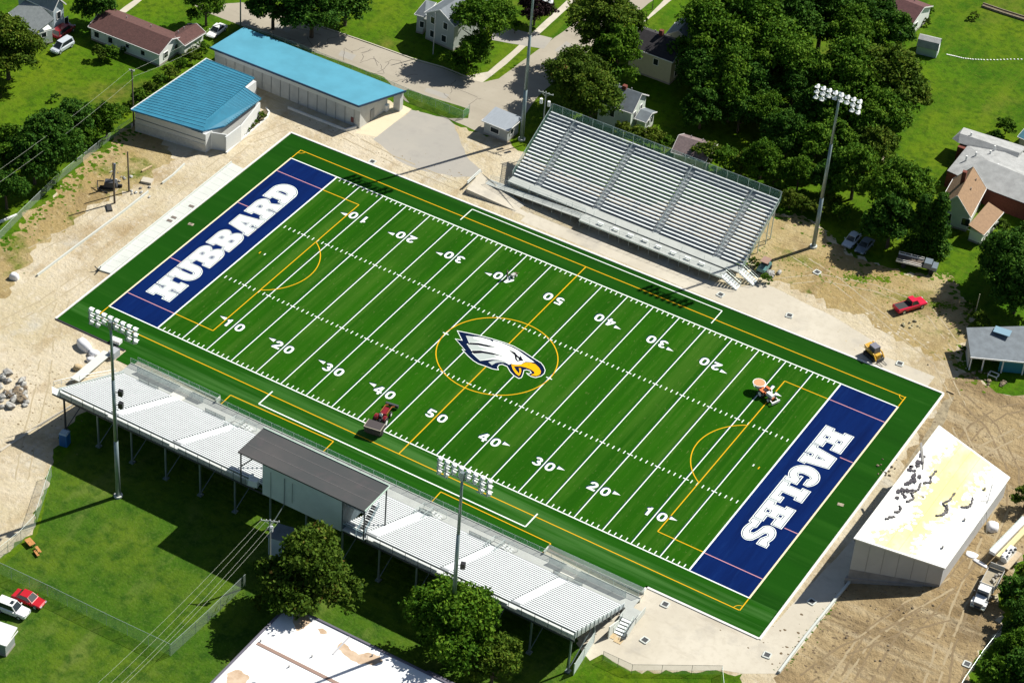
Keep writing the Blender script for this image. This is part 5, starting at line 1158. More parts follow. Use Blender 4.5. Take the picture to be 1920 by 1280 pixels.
# ------------------------------------------------------------------ flat white roof in the foreground
WBz = 4.6
WB = thing('flat_roofed_building', 'large building with a stained white flat roof at the bottom edge', 'building', at(600, 1260))
c = [at(541, 1134, WBz), at(795, 1259, WBz), at(880, 1420, WBz), at(300, 1420, WBz)]
d1 = (c[1] - c[0]).normalized(); d2 = Vector((d1.y, -d1.x, 0)); c = [c[0], c[0] + d1 * 25.2, c[0] + d1 * 25.2 + d2 * 22, c[0] + d2 * 22]
mb = MB(); mb.prism([(p.x, p.y) for p in c], 0, WBz - .25); mb.build('wall', block_m, WB)
stain = layered('stained_white_roof', (.83, .84, .84), [((.78, .79, .80), .3, .45, .7, .6, None, 5), ((.47, .33, .20), .115, .655, .70, .85, None, 6), ((.60, .48, .36), .4, .70, .80, .6, None, 6)], rough=.6)
mb = MB(); mb.prism([(p.x, p.y) for p in c], WBz - .24, WBz); rf = mb.build('roof', stain, WB)
mb = MB()
for p, q in zip(c, c[1:] + c[:1]): mb.bar(p + Vector((0, 0, .02)), q + Vector((0, 0, .02)), .3, .28)
mb.build('parapet', mat('dark_parapet', (.12, .115, .15), .7), rf)
s0 = at(482, 1205, WBz); mb = MB(); mb.bar(s0 + Vector((0, 0, .03)), s0 + d1 * 24 + Vector((0, 0, .03)), .5, .06); mb.build('roof_ridge', mat('rusty_ridge', (.30, .20, .16), .8), rf)
s1 = at(658, 1190, WBz); mb = MB(); mb.bar(s1 + Vector((0, 0, .03)), s1 + d2 * 4.2 + Vector((0, 0, .03)), .25, .05); mb.build('roof_joint', mat('grey_joint', (.42, .42, .44), .8), rf)
def blot(pts, z, m, name='stain'):
    P_ = rough_edge([at(x, y, z) for x, y in pts], .35, .18, 5); return MB().poly([(p[0], p[1], z + .006) for p in P_]).build(name, m, rf)
rust = mat('brown_stain', (.44, .31, .20), .9, col2=(.60, .47, .34), scale=.8)
blot([(549, 1165), (556, 1145), (575, 1150), (584, 1165), (570, 1178), (556, 1183)], WBz, rust); blot([(595, 1178), (605, 1177), (613, 1187), (600, 1187)], WBz, rust)
blot([(632, 1212), (640, 1203), (655, 1215), (672, 1226), (690, 1222), (712, 1228), (718, 1238), (700, 1246), (672, 1244), (650, 1230)], WBz, rust); blot([(425, 1262), (448, 1255), (468, 1268), (455, 1290), (425, 1285)], WBz, rust)
mb = MB()
for px, py in ((585, 1231), (542, 1250), (698, 1229), (489, 1202)): p = at(px, py, WBz); mb.tube([(p.x, p.y, WBz), (p.x, p.y, WBz + .35)], .1, 6)
mb.build('vent_pipe', mat('vent_grey', (.3, .3, .3)), rf)
WC = thing('roof_annex', 'lower brown-stained annex roof right of the white flat roof', 'annex', at(830, 1300))
a = at(803, 1258, 4.3); P4 = [a, a + d1 * 9, a + d1 * 9 + d2 * 12, a + d2 * 12]
mb = MB(); mb.prism([(p.x, p.y) for p in P4], 0, 4.1); mb.build('wall', block_m, WC)
mb = MB(); mb.prism([(p.x, p.y) for p in P4], 4.1, 4.3); rf = mb.build('roof', layered('annex_roof', (.80, .80, .79), [((.55, .42, .28), .2, .46, .55, .9, None, 6)], rough=.7), WC)
mb = MB(); mb.bar(P4[0], P4[1], .25, .3); mb.bar(P4[0], P4[3], .25, .3); mb.build('parapet', MATS['dark_parapet'], rf)
# white shed at the lower left corner
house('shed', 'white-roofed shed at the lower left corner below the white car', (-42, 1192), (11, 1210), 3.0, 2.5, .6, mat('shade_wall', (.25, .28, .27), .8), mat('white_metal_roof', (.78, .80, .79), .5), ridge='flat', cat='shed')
# ------------------------------------------------------------------ trees
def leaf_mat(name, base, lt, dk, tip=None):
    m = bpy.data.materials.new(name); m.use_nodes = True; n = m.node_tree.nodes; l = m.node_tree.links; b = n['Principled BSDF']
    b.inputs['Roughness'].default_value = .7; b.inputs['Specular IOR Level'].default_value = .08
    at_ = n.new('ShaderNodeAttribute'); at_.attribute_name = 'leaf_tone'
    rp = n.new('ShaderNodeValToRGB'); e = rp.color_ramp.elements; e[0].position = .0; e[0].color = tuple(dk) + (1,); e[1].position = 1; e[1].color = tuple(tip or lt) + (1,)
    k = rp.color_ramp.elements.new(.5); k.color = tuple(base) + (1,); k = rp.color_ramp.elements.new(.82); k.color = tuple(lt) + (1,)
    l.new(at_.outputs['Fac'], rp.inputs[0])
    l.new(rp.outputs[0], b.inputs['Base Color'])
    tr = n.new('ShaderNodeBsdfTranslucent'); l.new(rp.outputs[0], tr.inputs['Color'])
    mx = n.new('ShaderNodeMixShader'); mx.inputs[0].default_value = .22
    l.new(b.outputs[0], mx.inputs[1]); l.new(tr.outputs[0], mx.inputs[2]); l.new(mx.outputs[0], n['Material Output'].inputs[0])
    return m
LEAF = {
 'green': leaf_mat('leaves_green', (.057, .142, .008), (.128, .228, .015), (.020, .066, .005)),
 'deep': leaf_mat('leaves_deep', (.037, .108, .010), (.086, .178, .016), (.013, .050, .006)),
 'olive': leaf_mat('leaves_olive', (.070, .132, .010), (.142, .195, .018), (.024, .060, .006), (.18, .19, .03)),
 'rusty': leaf_mat('leaves_rusty', (.058, .112, .009), (.105, .158, .016), (.022, .056, .006), (.22, .12, .035)),
 'maroon': leaf_mat('leaves_maroon', (.030, .018, .020), (.045, .026, .026), (.016, .010, .013)),
 'yellow': leaf_mat('leaves_yellow', (.10, .15, .014), (.15, .19, .022), (.05, .09, .010)),
}
def crown_data(seed, R, leaf, nclump, per, flat=.8, shape='round'):
    g = np.random.default_rng(seed); C = []
    if shape == 'cone':
        for k in range(nclump):
            z = g.uniform(-1, 1); wdt = (1 - (z + 1) / 2) * .62 + .08; a = g.uniform(0, 2 * pi); C.append((np.array([cos(a) * R * wdt * .7, sin(a) * R * wdt * .7, z * R * 1.5]), R * (.16 + .2 * wdt), g.uniform(0, 1)))
    else:
        nl = int(g.integers(6, 10)); lob = []
        lob.append((np.array([0, 0, R * .30]), R * .55, g.uniform(.3, .7)))
        for k in range(nl):
            a = 2 * pi * (k + g.uniform(-.35, .35)) / nl; e = R * g.uniform(.40, .66); lob.append((np.array([cos(a) * e, sin(a) * e, R * g.uniform(-.34, .30)]), R * g.uniform(.28, .46), g.uniform(.1, .9)))
        w = np.array([l[1] ** 2 for l in lob]); w /= w.sum()
        for k in range(nclump):
            c0, r0, tn = lob[int(g.choice(len(lob), p=w))]; d = g.normal(size=3); d /= np.linalg.norm(d)
            if d[2] < -.3: d[2] *= -.7
            c = c0 + d * r0 * g.uniform(.62, 1.05) * np.array([1, 1, .9]); C.append((c, R * g.uniform(.075, .165), .6 * tn + .4 * g.uniform(0, 1)))
    V = []; T = []
    for c, cr, tone in C:
        n = int(per * g.uniform(.55, 1.3)); d = g.normal(size=(n, 3)); d /= np.linalg.norm(d, axis=1)[:, None]; d[:, 2] = np.where(d[:, 2] < -.6, -d[:, 2], d[:, 2])
        p = c + d * cr * g.uniform(.35, 1.25, size=(n, 1)) * np.array([1.25, 1.25, .75])
        nrm = d * .5 + np.array([0, 0, .5]) + g.normal(size=(n, 3)) * .55; nrm /= np.linalg.norm(nrm, axis=1)[:, None]
        t1 = np.cross(nrm, g.normal(size=(n, 3))); t1 /= np.linalg.norm(t1, axis=1)[:, None]; t2 = np.cross(nrm, t1)
        sz = leaf * g.uniform(.5, 1.3, size=(n, 1)); a = t1 * sz; b = t2 * sz * .6; dr = nrm * sz * -.2
        q = np.stack([p - a + dr, p - b, p + a + dr, p + b], 1); V.append(q.reshape(-1, 3))
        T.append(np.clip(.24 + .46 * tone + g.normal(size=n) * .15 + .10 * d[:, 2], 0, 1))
    V = np.concatenate(V); T = np.concatenate(T)
    if shape != 'cone': V *= R / np.percentile(np.hypot(V[:, 0], V[:, 1]), 99.3)
    return V, T
def crown_mesh(name, m, *a, **k):
    V, T = crown_data(*a, **k); n = len(V) // 4; me = bpy.data.meshes.new(name)
    me.vertices.add(len(V)); me.vertices.foreach_set('co', V.astype(np.float32).ravel())
    me.loops.add(n * 4); me.loops.foreach_set('vertex_index', np.arange(n * 4, dtype=np.int32))
    me.polygons.add(n); me.polygons.foreach_set('loop_start', np.arange(0, n * 4, 4, dtype=np.int32))
    me.update(calc_edges=True); at_ = me.attributes.new('leaf_tone', 'FLOAT', 'FACE'); at_.data.foreach_set('value', T.astype(np.float32))
    me.materials.append(m); me.validate(); return me
def trunk_mesh(name, H, R, r, seed):
    rnd = random.Random(seed); mb = MB(); mb.tube([(0, 0, -.1), (rnd.uniform(-.1, .1), rnd.uniform(-.1, .1), H * .35), (rnd.uniform(-.25, .25), rnd.uniform(-.25, .25), H * .72)], [r * 1.25, r, r * .6], 8)
    for k in range(6):
        a = k * 1.05 + rnd.uniform(-.3, .3); z0 = H * rnd.uniform(.28, .5); e = R * rnd.uniform(.45, .75)
        mb.tube([(0, 0, z0), (cos(a) * e * .5, sin(a) * e * .5, z0 + H * .14), (cos(a) * e, sin(a) * e, z0 + H * rnd.uniform(.22, .36))], [r * .55, r * .36, r * .12], 6)
    o = mb.build(name, bark); me = o.data; bpy.data.objects.remove(o); return me
PROTO = {}
def proto(kind, size, var):
    key = (kind, size, var)
    if key not in PROTO:
        R = {'L': 7.0, 'M': 4.4, 'S': 2.2, 'B': 1.1}[size]
        nc, per, lf = {'L': (330, 60, .30), 'M': (210, 50, .24), 'S': (80, 36, .17), 'B': (34, 26, .13)}[size]
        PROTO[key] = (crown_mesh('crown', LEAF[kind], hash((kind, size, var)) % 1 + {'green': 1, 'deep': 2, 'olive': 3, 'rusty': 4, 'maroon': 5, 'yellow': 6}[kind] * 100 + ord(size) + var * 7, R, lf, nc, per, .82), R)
    return PROTO[key]
TR = {}
def tree(name, label, px, py, rpx, kind='green', H=None, zc=None, sq=1.0, group=None, var=None, cat='tree'):
    """crown centre (pixel), crown radius in pixels; height follows from the radius unless given"""
    sc = 9.3 + (py - 200) / 1000 * 1.2
    R = rpx / sc
    size = 'L' if R > 5.2 else 'M' if R > 2.9 else 'S' if R > 1.4 else 'B'
    if zc is None: zc = (R * 1.15 if size in 'LM' else R * .95 if size == 'S' else R * .75)
    p = at(px, py, zc); v = (hash((round(px), round(py))) % 3) if var is None else var
    me, R0 = proto(kind, size, v)
    t = thing(name, label, cat, (p.x, p.y, 0), group)
    o = bpy.data.objects.new('crown', me); COL.objects.link(o); o.parent = t; k = R / R0
    o.location = (0, 0, zc); o.scale = (k * 1.10, k * 1.10, k * sq * (1.18 if size in 'LM' else 1.05)); o.rotation_euler = (0, 0, (px * 1.7 + py * .9) % 6.28)
    if size != 'B':
        key = (size, v)
        if key not in TR: TR[key] = trunk_mesh('trunk', {'L': 10.5, 'M': 6.8, 'S': 3.0}[size], R0, {'L': .38, 'M': .24, 'S': .1}[size], 40 + v)
        w = bpy.data.objects.new('trunk', TR[key]); COL.objects.link(w); w.parent = t; kz = zc / ({'L': 10.5, 'M': 6.8, 'S': 3.0}[size] * .70); w.scale = (k, k, kz)
    return t
def bush(label, px, py, rpx, kind='green', group=None, name='shrub'): return tree(name, label, px, py, rpx, kind, group=group, cat='shrub')
g1 = 'trees of the wooded lots behind the far stand'; g2 = 'hedge shrubs along the fence'; g3 = 'young trees in the left-hand clump'
# upper left
tree('willow_tree', 'drooping olive willow at the left edge beside the pale-roofed house', 12, 88, 52, 'olive', sq=1.1)
bush('rusty shrub half cut by the left edge below the willow', 1, 172, 13, 'rusty')
tree('shade_tree', 'dark tree between the pale-roofed house and the brown bungalow at the top', 180, 8, 34, 'deep')
tree('shade_tree', 'tree by the gravel drive above the white car at upper left', 386, 12, 32, 'green')
tree('young_tree', 'largest dark tree of the left-hand clump below the lawn', 96, 262, 52, 'deep', group=g3)
tree('young_tree', 'middle tree of the left-hand clump', 142, 226, 36, 'deep', group=g3)
tree('young_tree', 'right-hand tree of the left clump nearest the ribbed blue roof', 199, 224, 28, 'green', group=g3)
tree('young_tree', 'upper small tree of the left clump beside the lawn', 62, 250, 26, 'green', group=g3)
tree('young_tree', 'tree on the left edge below the big dark clump', 12, 308, 36, 'green', group=g3)
tree('young_tree', 'lowest tree on the left edge above the bare bank', 10, 352, 34, 'deep', group=g3)
tree('young_tree', 'small tree low in the gap of the left-hand clump', 158, 258, 24, 'green', group=g3)
for k, (x, y, r) in enumerate(((378, 90, 13), (358, 104, 14), (338, 119, 13), (318, 134, 14), (299, 149, 13), (281, 164, 14), (262, 180, 14), (248, 196, 10), (232, 208, 10))):
    bush(['uppermost shrub of the fence hedge nearest the white car', 'second shrub down the fence hedge from the white car', 'third shrub down the fence hedge, by the garage wing', 'fourth shrub down the fence hedge, by the bungalow gable', 'middle shrub of the fence hedge below the bungalow', 'shrub of the fence hedge just above the wooden pole', 'shrub of the fence hedge beside the wooden pole', 'low shrub at the foot of the wooden pole', 'lowest shrub of the fence hedge beside the field house'][k], x, y, r, ('green', 'olive')[k % 2], g2)
bush('round shrub against the front wall of the brown bungalow', 186, 98, 15, 'rusty'); bush('bright shrub beside the bungalow door', 210, 98, 14, 'green'); bush('narrow dark shrub by the bungalow wall window', 231, 96, 9, 'deep')
bush('lone dark bush in the middle of the upper left lawn', 103, 183, 9, 'deep')
# top centre
tree('maple_tree', 'leftmost dark tree overhanging the street at the top', 512, 4, 44, 'deep'); tree('maple_tree', 'middle dark tree overhanging the street at the top', 585, 8, 54, 'deep'); tree('maple_tree', 'right-hand dark tree over the street, next to the sunny lawn', 648, -2, 44, 'deep')
tree('corner_tree', 'tall tree beside the grey gabled house at the street corner', 903, 48, 50, 'green', zc=7.0); tree('corner_tree', 'lower tree on the street corner in front of the grey gabled house', 878, 108, 34, 'green', zc=3.2)
bush('small shrub under the corner tree', 912, 90, 12, 'olive')
tree('purple_tree', 'dark maroon-leaved tree at the top edge beside the pavement', 1004, 14, 30, 'maroon'); bush('green shrub left of the maroon tree', 966, 50, 14, 'green')
# big trees by the street and behind the far stand
tree('oak_tree', 'tall tree over the street at the top, with light tips', 1136, 40, 58, 'olive', zc=9.5, group=g1)
tree('oak_tree', 'tree in front of the black-roofed house', 1148, 108, 46, 'green', zc=7.0, group=g1)
tree('oak_tree', 'tree left of the black-roofed house wall with sunlit right side', 1160, 78, 34, 'green', zc=9, group=g1)
tree('oak_tree', 'large brown-tipped tree at the left end of the far stand', 1078, 138, 52, 'rusty', zc=7.0, group=g1)
tree('oak_tree', 'lower half of the big tree between the stand and the pale green house', 1112, 182, 52, 'olive', zc=6.0, group=g1)
tree('oak_tree', 'broad tree right of the black-roofed house', 1335, 75, 66, 'green', zc=8.0, group=g1)
tree('oak_tree', 'huge tree in the centre of the wooded lots at the top', 1410, 45, 72, 'green', zc=9.0, group=g1)
tree('oak_tree', 'tall tree left of the far floodlight tower head', 1452, 105, 58, 'green', zc=8.0, group=g1)
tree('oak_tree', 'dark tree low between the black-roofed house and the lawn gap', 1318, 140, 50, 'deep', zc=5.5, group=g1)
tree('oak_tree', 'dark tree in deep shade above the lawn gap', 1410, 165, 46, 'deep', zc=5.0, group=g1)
tree('oak_tree', 'dark tree at the top edge left of the maroon-roofed house', 1545, 22, 58, 'deep', zc=8.0, group=g1)
tree('oak_tree', 'tree overlapping the maroon roof', 1640, 48, 58, 'deep', zc=7.5, group=g1)
tree('oak_tree', 'spreading tree directly behind the far floodlight head', 1592, 140, 62, 'green', zc=7.5, group=g1)
tree('oak_tree', 'spreading olive tree right of the far floodlight head', 1668, 150, 66, 'olive', zc=7.5, group=g1)
tree('oak_tree', 'right-hand edge tree of the woods beside the open lawn', 1704, 178, 38, 'olive', zc=6.0, group=g1)
tree('oak_tree', 'lower tree of the group right of the far floodlight pole', 1636, 222, 56, 'green', zc=6.0, group=g1)
tree('oak_tree', 'tree in shade behind the far floodlight pole', 1532, 205, 40, 'deep', zc=5.0, group=g1)
tree('oak_tree', 'small-crowned tree above the sunlit gap left of the floodlight pole', 1488, 165, 36, 'deep', zc=6, group=g1)
tree('oak_tree', 'tree right of the floodlight pole, above the parked silver car', 1606, 318, 44, 'green', zc=6.0, group=g1)
tree('oak_tree', 'leafy tree left of the tan-roofed house', 1680, 355, 54, 'green', zc=6.5, group=g1)
tree('oak_tree', 'shaded lower tree above the parked flatbed pickup', 1672, 418, 44, 'deep', zc=5.0, group=g1)
tree('oak_tree', 'tree beside the patch of bare soil on the lawn edge', 1660, 300, 26, 'olive', zc=4, group=g1)
o = thing('cedar_tree', 'dark conical cedar against the tan-roofed house', 'tree', at(1748, 470))
cm = crown_mesh('crown', LEAF['deep'], 77, 3.6, .26, 70, 110, .8, shape='cone')
c_ = bpy.data.objects.new('crown', cm); COL.objects.link(c_); c_.parent = o; c_.location = (0, 0, 5.6)
o2 = copy_tree(o); o2['label'] = 'second dark cedar, left of the one touching the tan-roofed house'; o2.location = at(1718, 468); o2.scale = (.95, .95, .95)
for k, (x, y, r, z, kd, lb) in enumerate(((1480, 40, 54, 9, 'deep', 'dark tree at the top edge between the two big wooded groups'), (1372, 128, 52, 7, 'green', 'sunlit lower tree in the middle of the wooded lots'), (1316, 205, 36, 4, 'deep', 'dark low tree beside the pale green house'), (1388, 212, 34, 4, 'deep', 'dark understorey tree above the sunlit grass patch'), (1478, 248, 40, 5, 'deep', 'dark tree left of the far floodlight pole'), (1530, 272, 40, 5, 'green', 'tree overlapped by the middle of the far floodlight pole'), (1548, 330, 30, 4, 'deep', 'low dark tree behind the foot of the far floodlight pole'), (1500, 320, 28, 4, 'green', 'low tree between the stand corner and the far floodlight'), (1566, 205, 44, 6, 'green', 'tree just right of the far floodlight pole below its head'), )):
    tree('oak_tree', lb, x, y, r, kd, zc=z, group=g1)
for k, (x, y, r, z, kd, lb) in enumerate(((1502, 128, 46, 7, 'green', 'tree filling the gap left of the far floodlight head'), (1562, 262, 38, 5, 'green', 'tree just right of the middle of the far floodlight pole'), (1440, 208, 34, 5, 'green', 'low tree above the small sunlit grass gap'), (1600, 62, 48, 8, 'green', 'brighter tree between the two dark ones at the top right'), (1345, 18, 48, 8, 'green', 'tree cut by the top edge above the broad wooded group'), (1640, 270, 36, 5, 'olive', 'olive tree below the spreading ones right of the floodlight head'), (1372, 178, 40, 5.5, 'green', 'mid-green tree in the centre of the wooded lots, above the mauve shed'))):
    tree('oak_tree', lb, x, y, r, kd, zc=z, group=g1)
tree('young_tree', 'dark tree in the lower left of the left-hand clump', 62, 296, 42, 'deep', group=g3); tree('young_tree', 'tree on the left edge above the clump', 22, 262, 28, 'green', group=g3)
# hedge behind the stand
for k, (x, y, r, kd) in enumerate(((1168, 246, 20, 'yellow'), (1196, 254, 20, 'olive'), (1222, 258, 20, 'yellow'), (1246, 268, 17, 'green'), (1330, 288, 26, 'olive'), (1362, 296, 26, 'green'), (1392, 306, 24, 'olive'), (1430, 300, 32, 'green'), (1452, 330, 24, 'green'), (1482, 372, 20, 'yellow'), (1506, 382, 19, 'olive'), (1536, 388, 18, 'yellow'), (1575, 398, 17, 'green'), (1555, 372, 20, 'olive'))):
    bush(['leftmost bright shrub behind the back rail of the far stand', 'second shrub behind the far stand, below the porch', 'third bright shrub behind the far stand', 'shrub just left of the mauve shed', 'shrub in front of the mauve shed roof', 'shrub right of the mauve shed', 'shrub at the lawn edge behind the far stand', 'large shrub behind the right half of the far stand', 'shrub behind the top right corner of the far stand', 'shrub between the stand corner and the floodlight pole', 'low olive shrub left of the floodlight pole', 'bright shrub right behind the floodlight pole', 'shrub right of the floodlight pole foot', 'taller shrub behind the floodlight pole'][k], x, y, r, kd, 'shrubs behind the far stand')
# right side
tree('maple_tree', 'large dark tree right of the parked flatbed below the tan-roofed house', 1886, 496, 52, 'deep', zc=5.5)
tree('maple_tree', 'dark tree on the right edge above the carport', 1912, 540, 44, 'deep', zc=5); tree('maple_tree', 'dark tree on the right edge beside the tan porch', 1925, 460, 40, 'deep', zc=6)
bush('weedy shrub at the foot of the leaning pole by the carport', 1838, 598, 18, 'olive'); bush('shrub in tree shade left of the leaning pole', 1820, 575, 13, 'green'); bush('rusty shrub by the tan porch', 1882, 424, 14, 'rusty'); bush('green shrub left of the carport roof', 1806, 655, 7, 'olive')
tree('yard_tree', 'tiny round tree alone on the upper right lawn', 1827, 29, 10, 'olive'); bush('flowering shrub beside the white wall of the maroon-roofed house', 1745, 20, 9, 'green'); bush('brown shrub below the white wall of the maroon-roofed house', 1737, 40, 9, 'rusty'); bush('red-leaved shrub at the corner of the maroon-roofed house', 1702, 62, 11, 'maroon')
bush('pale shrub above the brick house on the right', 1888, 236, 17, 'green'); bush('small shrub behind the brick house', 1868, 254, 11, 'deep')
for k, (x, y, r, kd) in enumerate(((1912, 1112, 30, 'deep'), (1940, 1070, 26, 'olive'), (1924, 932, 22, 'olive'), (1905, 1215, 32, 'green'), (1926, 1165, 34, 'deep'), (1872, 1262, 28, 'green'), (1925, 1262, 44, 'deep'))):
    tree('scrub_tree', ['dark scrub tree right of the white truck', 'olive scrub tree beside the long white trailer', 'scrub tree cut by the right edge above the trailer', 'bright scrub tree below the truck beyond the fence', 'dark scrub at the right edge below the truck', 'low scrub by the lower right fence', 'dark scrub in the lower right corner'][k], x, y, r, kd, zc=2.2)
# foreground
tree('round_tree', 'round rusty-tipped tree in front of the press box', 584, 1082, 67, 'rusty', zc=6.6)
tree('round_tree', 'round tree at the foot of the right foreground floodlight', 856, 1168, 66, 'green', zc=6.6)
tree('round_tree', 'smaller yellow-green tree at the bottom, right of the stained roof', 925, 1240, 40, 'olive', zc=4.0)
bush('small bush at the fence corner left of the foreground tree', 484, 1128, 12, 'yellow')
bush('reddish low bush in stand shadow left of the foreground tree', 494, 1062, 16, 'rusty')
for k, (x, y) in enumerate(((432, 268), (440, 262), (448, 256), (456, 250), (464, 243), (472, 236), (480, 229), (489, 218))):
    bush('small clipped shrub in the kerbed planting bed', x, y, 5.5 if k < 7 else 9, 'olive' if k % 2 else 'green', 'clipped shrubs in the planting bed')
# ------------------------------------------------------------------ vehicles
def paint(name, c, rough=.3): return mat(name, c, rough, .0, spec=.5, coat=.4)
def car(name, label, cat, px, py, hx, hy, col, kind='sedan', L=4.6, wd=1.8, group=None, z=.012):
    """px,py: ground point under the middle; (hx,hy): pixel the bonnet points towards"""
    t = thing(name, label, cat, (0, 0, 0), group)
    H = {'sedan': 1.42, 'suv': 1.75, 'van': 1.75, 'pickup': 1.8}[kind]; belt = {'sedan': .88, 'suv': 1.05, 'van': 1.05, 'pickup': 1.1}[kind]
    h = L / 2; w = wd / 2; hood = belt - (.10 if kind == 'sedan' else .06)
    st = [(-h, .42, belt - .18, .86), (-h + .12, .28, belt - .03, .96), (-h * .5, .24, belt, 1.0), (h * .36, .24, belt, 1.0), (h * .42, .24, hood, .99), (h - .25, .28, hood - .08, .95), (h - .02, .40, hood - .26, .82)]
    if kind == 'pickup': st = [(-h, .5, belt - .05, .95), (-h + .06, .42, belt, .98), (-h * .1, .38, belt, 1.0), (h * .42, .38, belt, 1.0), (h * .48, .38, belt - .06, .99), (h - .2, .42, belt - .12, .96), (h - .02, .5, belt - .26, .88)]
    vs, fs = [], []
    for x, zb, zt, k in st:
        q = w * k; vs += [(x, -q * .9, zb), (x, -q, zb + .2), (x, -q, zt - .12), (x, -q * .88, zt), (x, q * .88, zt), (x, q, zt - .12), (x, q, zb + .2), (x, q * .9, zb)]
    for i in range(len(st) - 1):
        for k in range(8): fs.append((i * 8 + k, i * 8 + (k + 1) % 8, i * 8 + 8 + (k + 1) % 8, i * 8 + 8 + k))
    fs += [tuple(range(8)), tuple(range((len(st) - 1) * 8, len(st) * 8))[::-1]]
    m = MB(); m.add(vs, fs); body = m.build('body', col, t, local=True)
    # cabin
    if kind == 'sedan': x0, x1, r0, r1 = -h * .72, h * .42, -h * .42, h * .08
    elif kind == 'suv': x0, x1, r0, r1 = -h * .93, h * .44, -h * .82, h * .16
    elif kind == 'van': x0, x1, r0, r1 = -h * .95, h * .62, -h * .86, h * .22
    else: x0, x1, r0, r1 = -h * .12, h * .46, -h * .06, h * .26
    k, kr = w * .86, w * .70; zb, zt = belt - .02, H
    cv = [(x0, -k, zb), (x1, -k, zb), (x1, k, zb), (x0, k, zb), (r0, -kr, zt), (r1, -kr, zt), (r1, kr, zt), (r0, kr, zt)]
    m = MB(); m.add(cv, [(4, 5, 6, 7), (0, 1, 5, 4), (1, 2, 6, 5), (2, 3, 7, 6), (3, 0, 4, 7)]); m.build('cabin', col, body, local=True)
    m = MB(); m.box(((r0 + r1) / 2, 0, zt + .015), (r1 - r0 + .06, kr * 2 + .04, .05)); m.build('roof', col, t, local=True)
    def glassq(nm, a, b, c, d, s=.10):
        a, b, c, d = [Vector(cv[i]) for i in (a, b, c, d)]; ce = (a + b + c + d) / 4; n = (b - a).cross(d - a).normalized(); n = n if n.dot(ce - Vector((ce.x * .6, 0, zb))) > 0 else -n
        q = [p + (ce - p) * s + n * .015 for p in (a, b, c, d)]; m = MB(); m.poly(q); m.build(nm, glass_dk, t, local=True)
    glassq('windshield', 1, 2, 6, 5); glassq('rear_window', 3, 0, 4, 7); glassq('side_window', 0, 1, 5, 4, .16); glassq('side_window', 2, 3, 7, 6, .16)
    if kind == 'pickup':
        m = MB(); m.box(((-h + x0) / 2 + .02, 0, belt + .012), (x0 + h - .2, wd * .76, .03)); m.build('cargo_bed', mat('bed_liner', (.03, .03, .033), .8), t, local=True)
    if kind in ('sedan', 'suv') and 'sunroof' in label: m = MB(); m.box((r1 - .35, 0, zt + .045), (.5, kr, .02)); m.build('sunroof', glass_dk, t, local=True)
    for sx in (-1, 1):
        for sy in (-1, 1):
            cx, cy, rr = sx * h * .62, sy * (w - .1), .34 if kind != 'pickup' else .40
            m = MB(); m.tube([(cx, cy - .11, rr), (cx, cy + .11, rr)], rr, 14); wh = m.build('wheel', rubber, t, local=True)
            m = MB(); m.tube([(cx, cy + sy * .10, rr), (cx, cy + sy * .125, rr)], rr * .58, 10); m.build('rim', galv, wh, local=True)
    for sy in (-1, 1):
        m = MB(); m.box((h - .06, sy * w * .62, hood - .2), (.12, .36, .14)); m.build('headlight', lamp_glass, t, local=True)
        m = MB(); m.box((-h + .03, sy * w * .72, belt - .22), (.08, .2, .22)); m.build('taillight', mat('tail_red', (.35, .01, .01), .3), t, local=True)
        m = MB(); m.box((x1 - .25, sy * (w + .08), belt + .06), (.12, .18, .12)); m.build('mirror', col, t, local=True)
    g, f = at(px, py), at(hx, hy); place(t, (g.x, g.y, z), atan2(f.y - g.y, f.x - g.x)); return t
red_p = paint('red_paint', (.48, .012, .02)); dred_p = paint('dark_red_paint', (.22, .010, .018)); white_p = paint('white_paint', (.80, .81, .80)); silver_p = paint('silver_paint', (.50, .55, .60), .35); grey_p = paint('grey_paint', (.16, .20, .24), .35); crim_p = paint('crimson_paint', (.60, .008, .045))
car('minivan', 'dark red van in front of the pale-roofed house at the top left', 'van', 120, 64, 134, 54, dred_p, 'van', 4.9, 1.85)
car('minivan', 'silver van on the grass beside the dark red one', 'van', 117, 93, 99, 104, silver_p, 'van', 4.7, 1.8)
car('parked_car', 'white car parked by the street behind the light blue roof', 'car', 406, 63, 392, 74, white_p, 'sedan', 4.7)
car('parked_car', 'red car parked on the grass at the lower left', 'car', 55, 1128, 82, 1139, red_p, 'sedan', 4.6)
car('parked_car', 'white off-roader with a sunroof next to the red car at the lower left', 'car', 24, 1147, 58, 1160, white_p, 'suv', 4.7, 1.85)
car('parked_car', 'silver car under the trees right of the far floodlight', 'car', 1596, 455, 1584, 468, silver_p, 'sedan', 4.5)
car('parked_car', 'grey car in shade right beside the silver one', 'car', 1620, 466, 1609, 478, grey_p, 'sedan', 4.5)
car('pickup_truck', 'red pickup on the weedy dirt right of the field', 'pickup', 1705, 578, 1738, 568, crim_p, 'pickup', 5.6, 1.95)
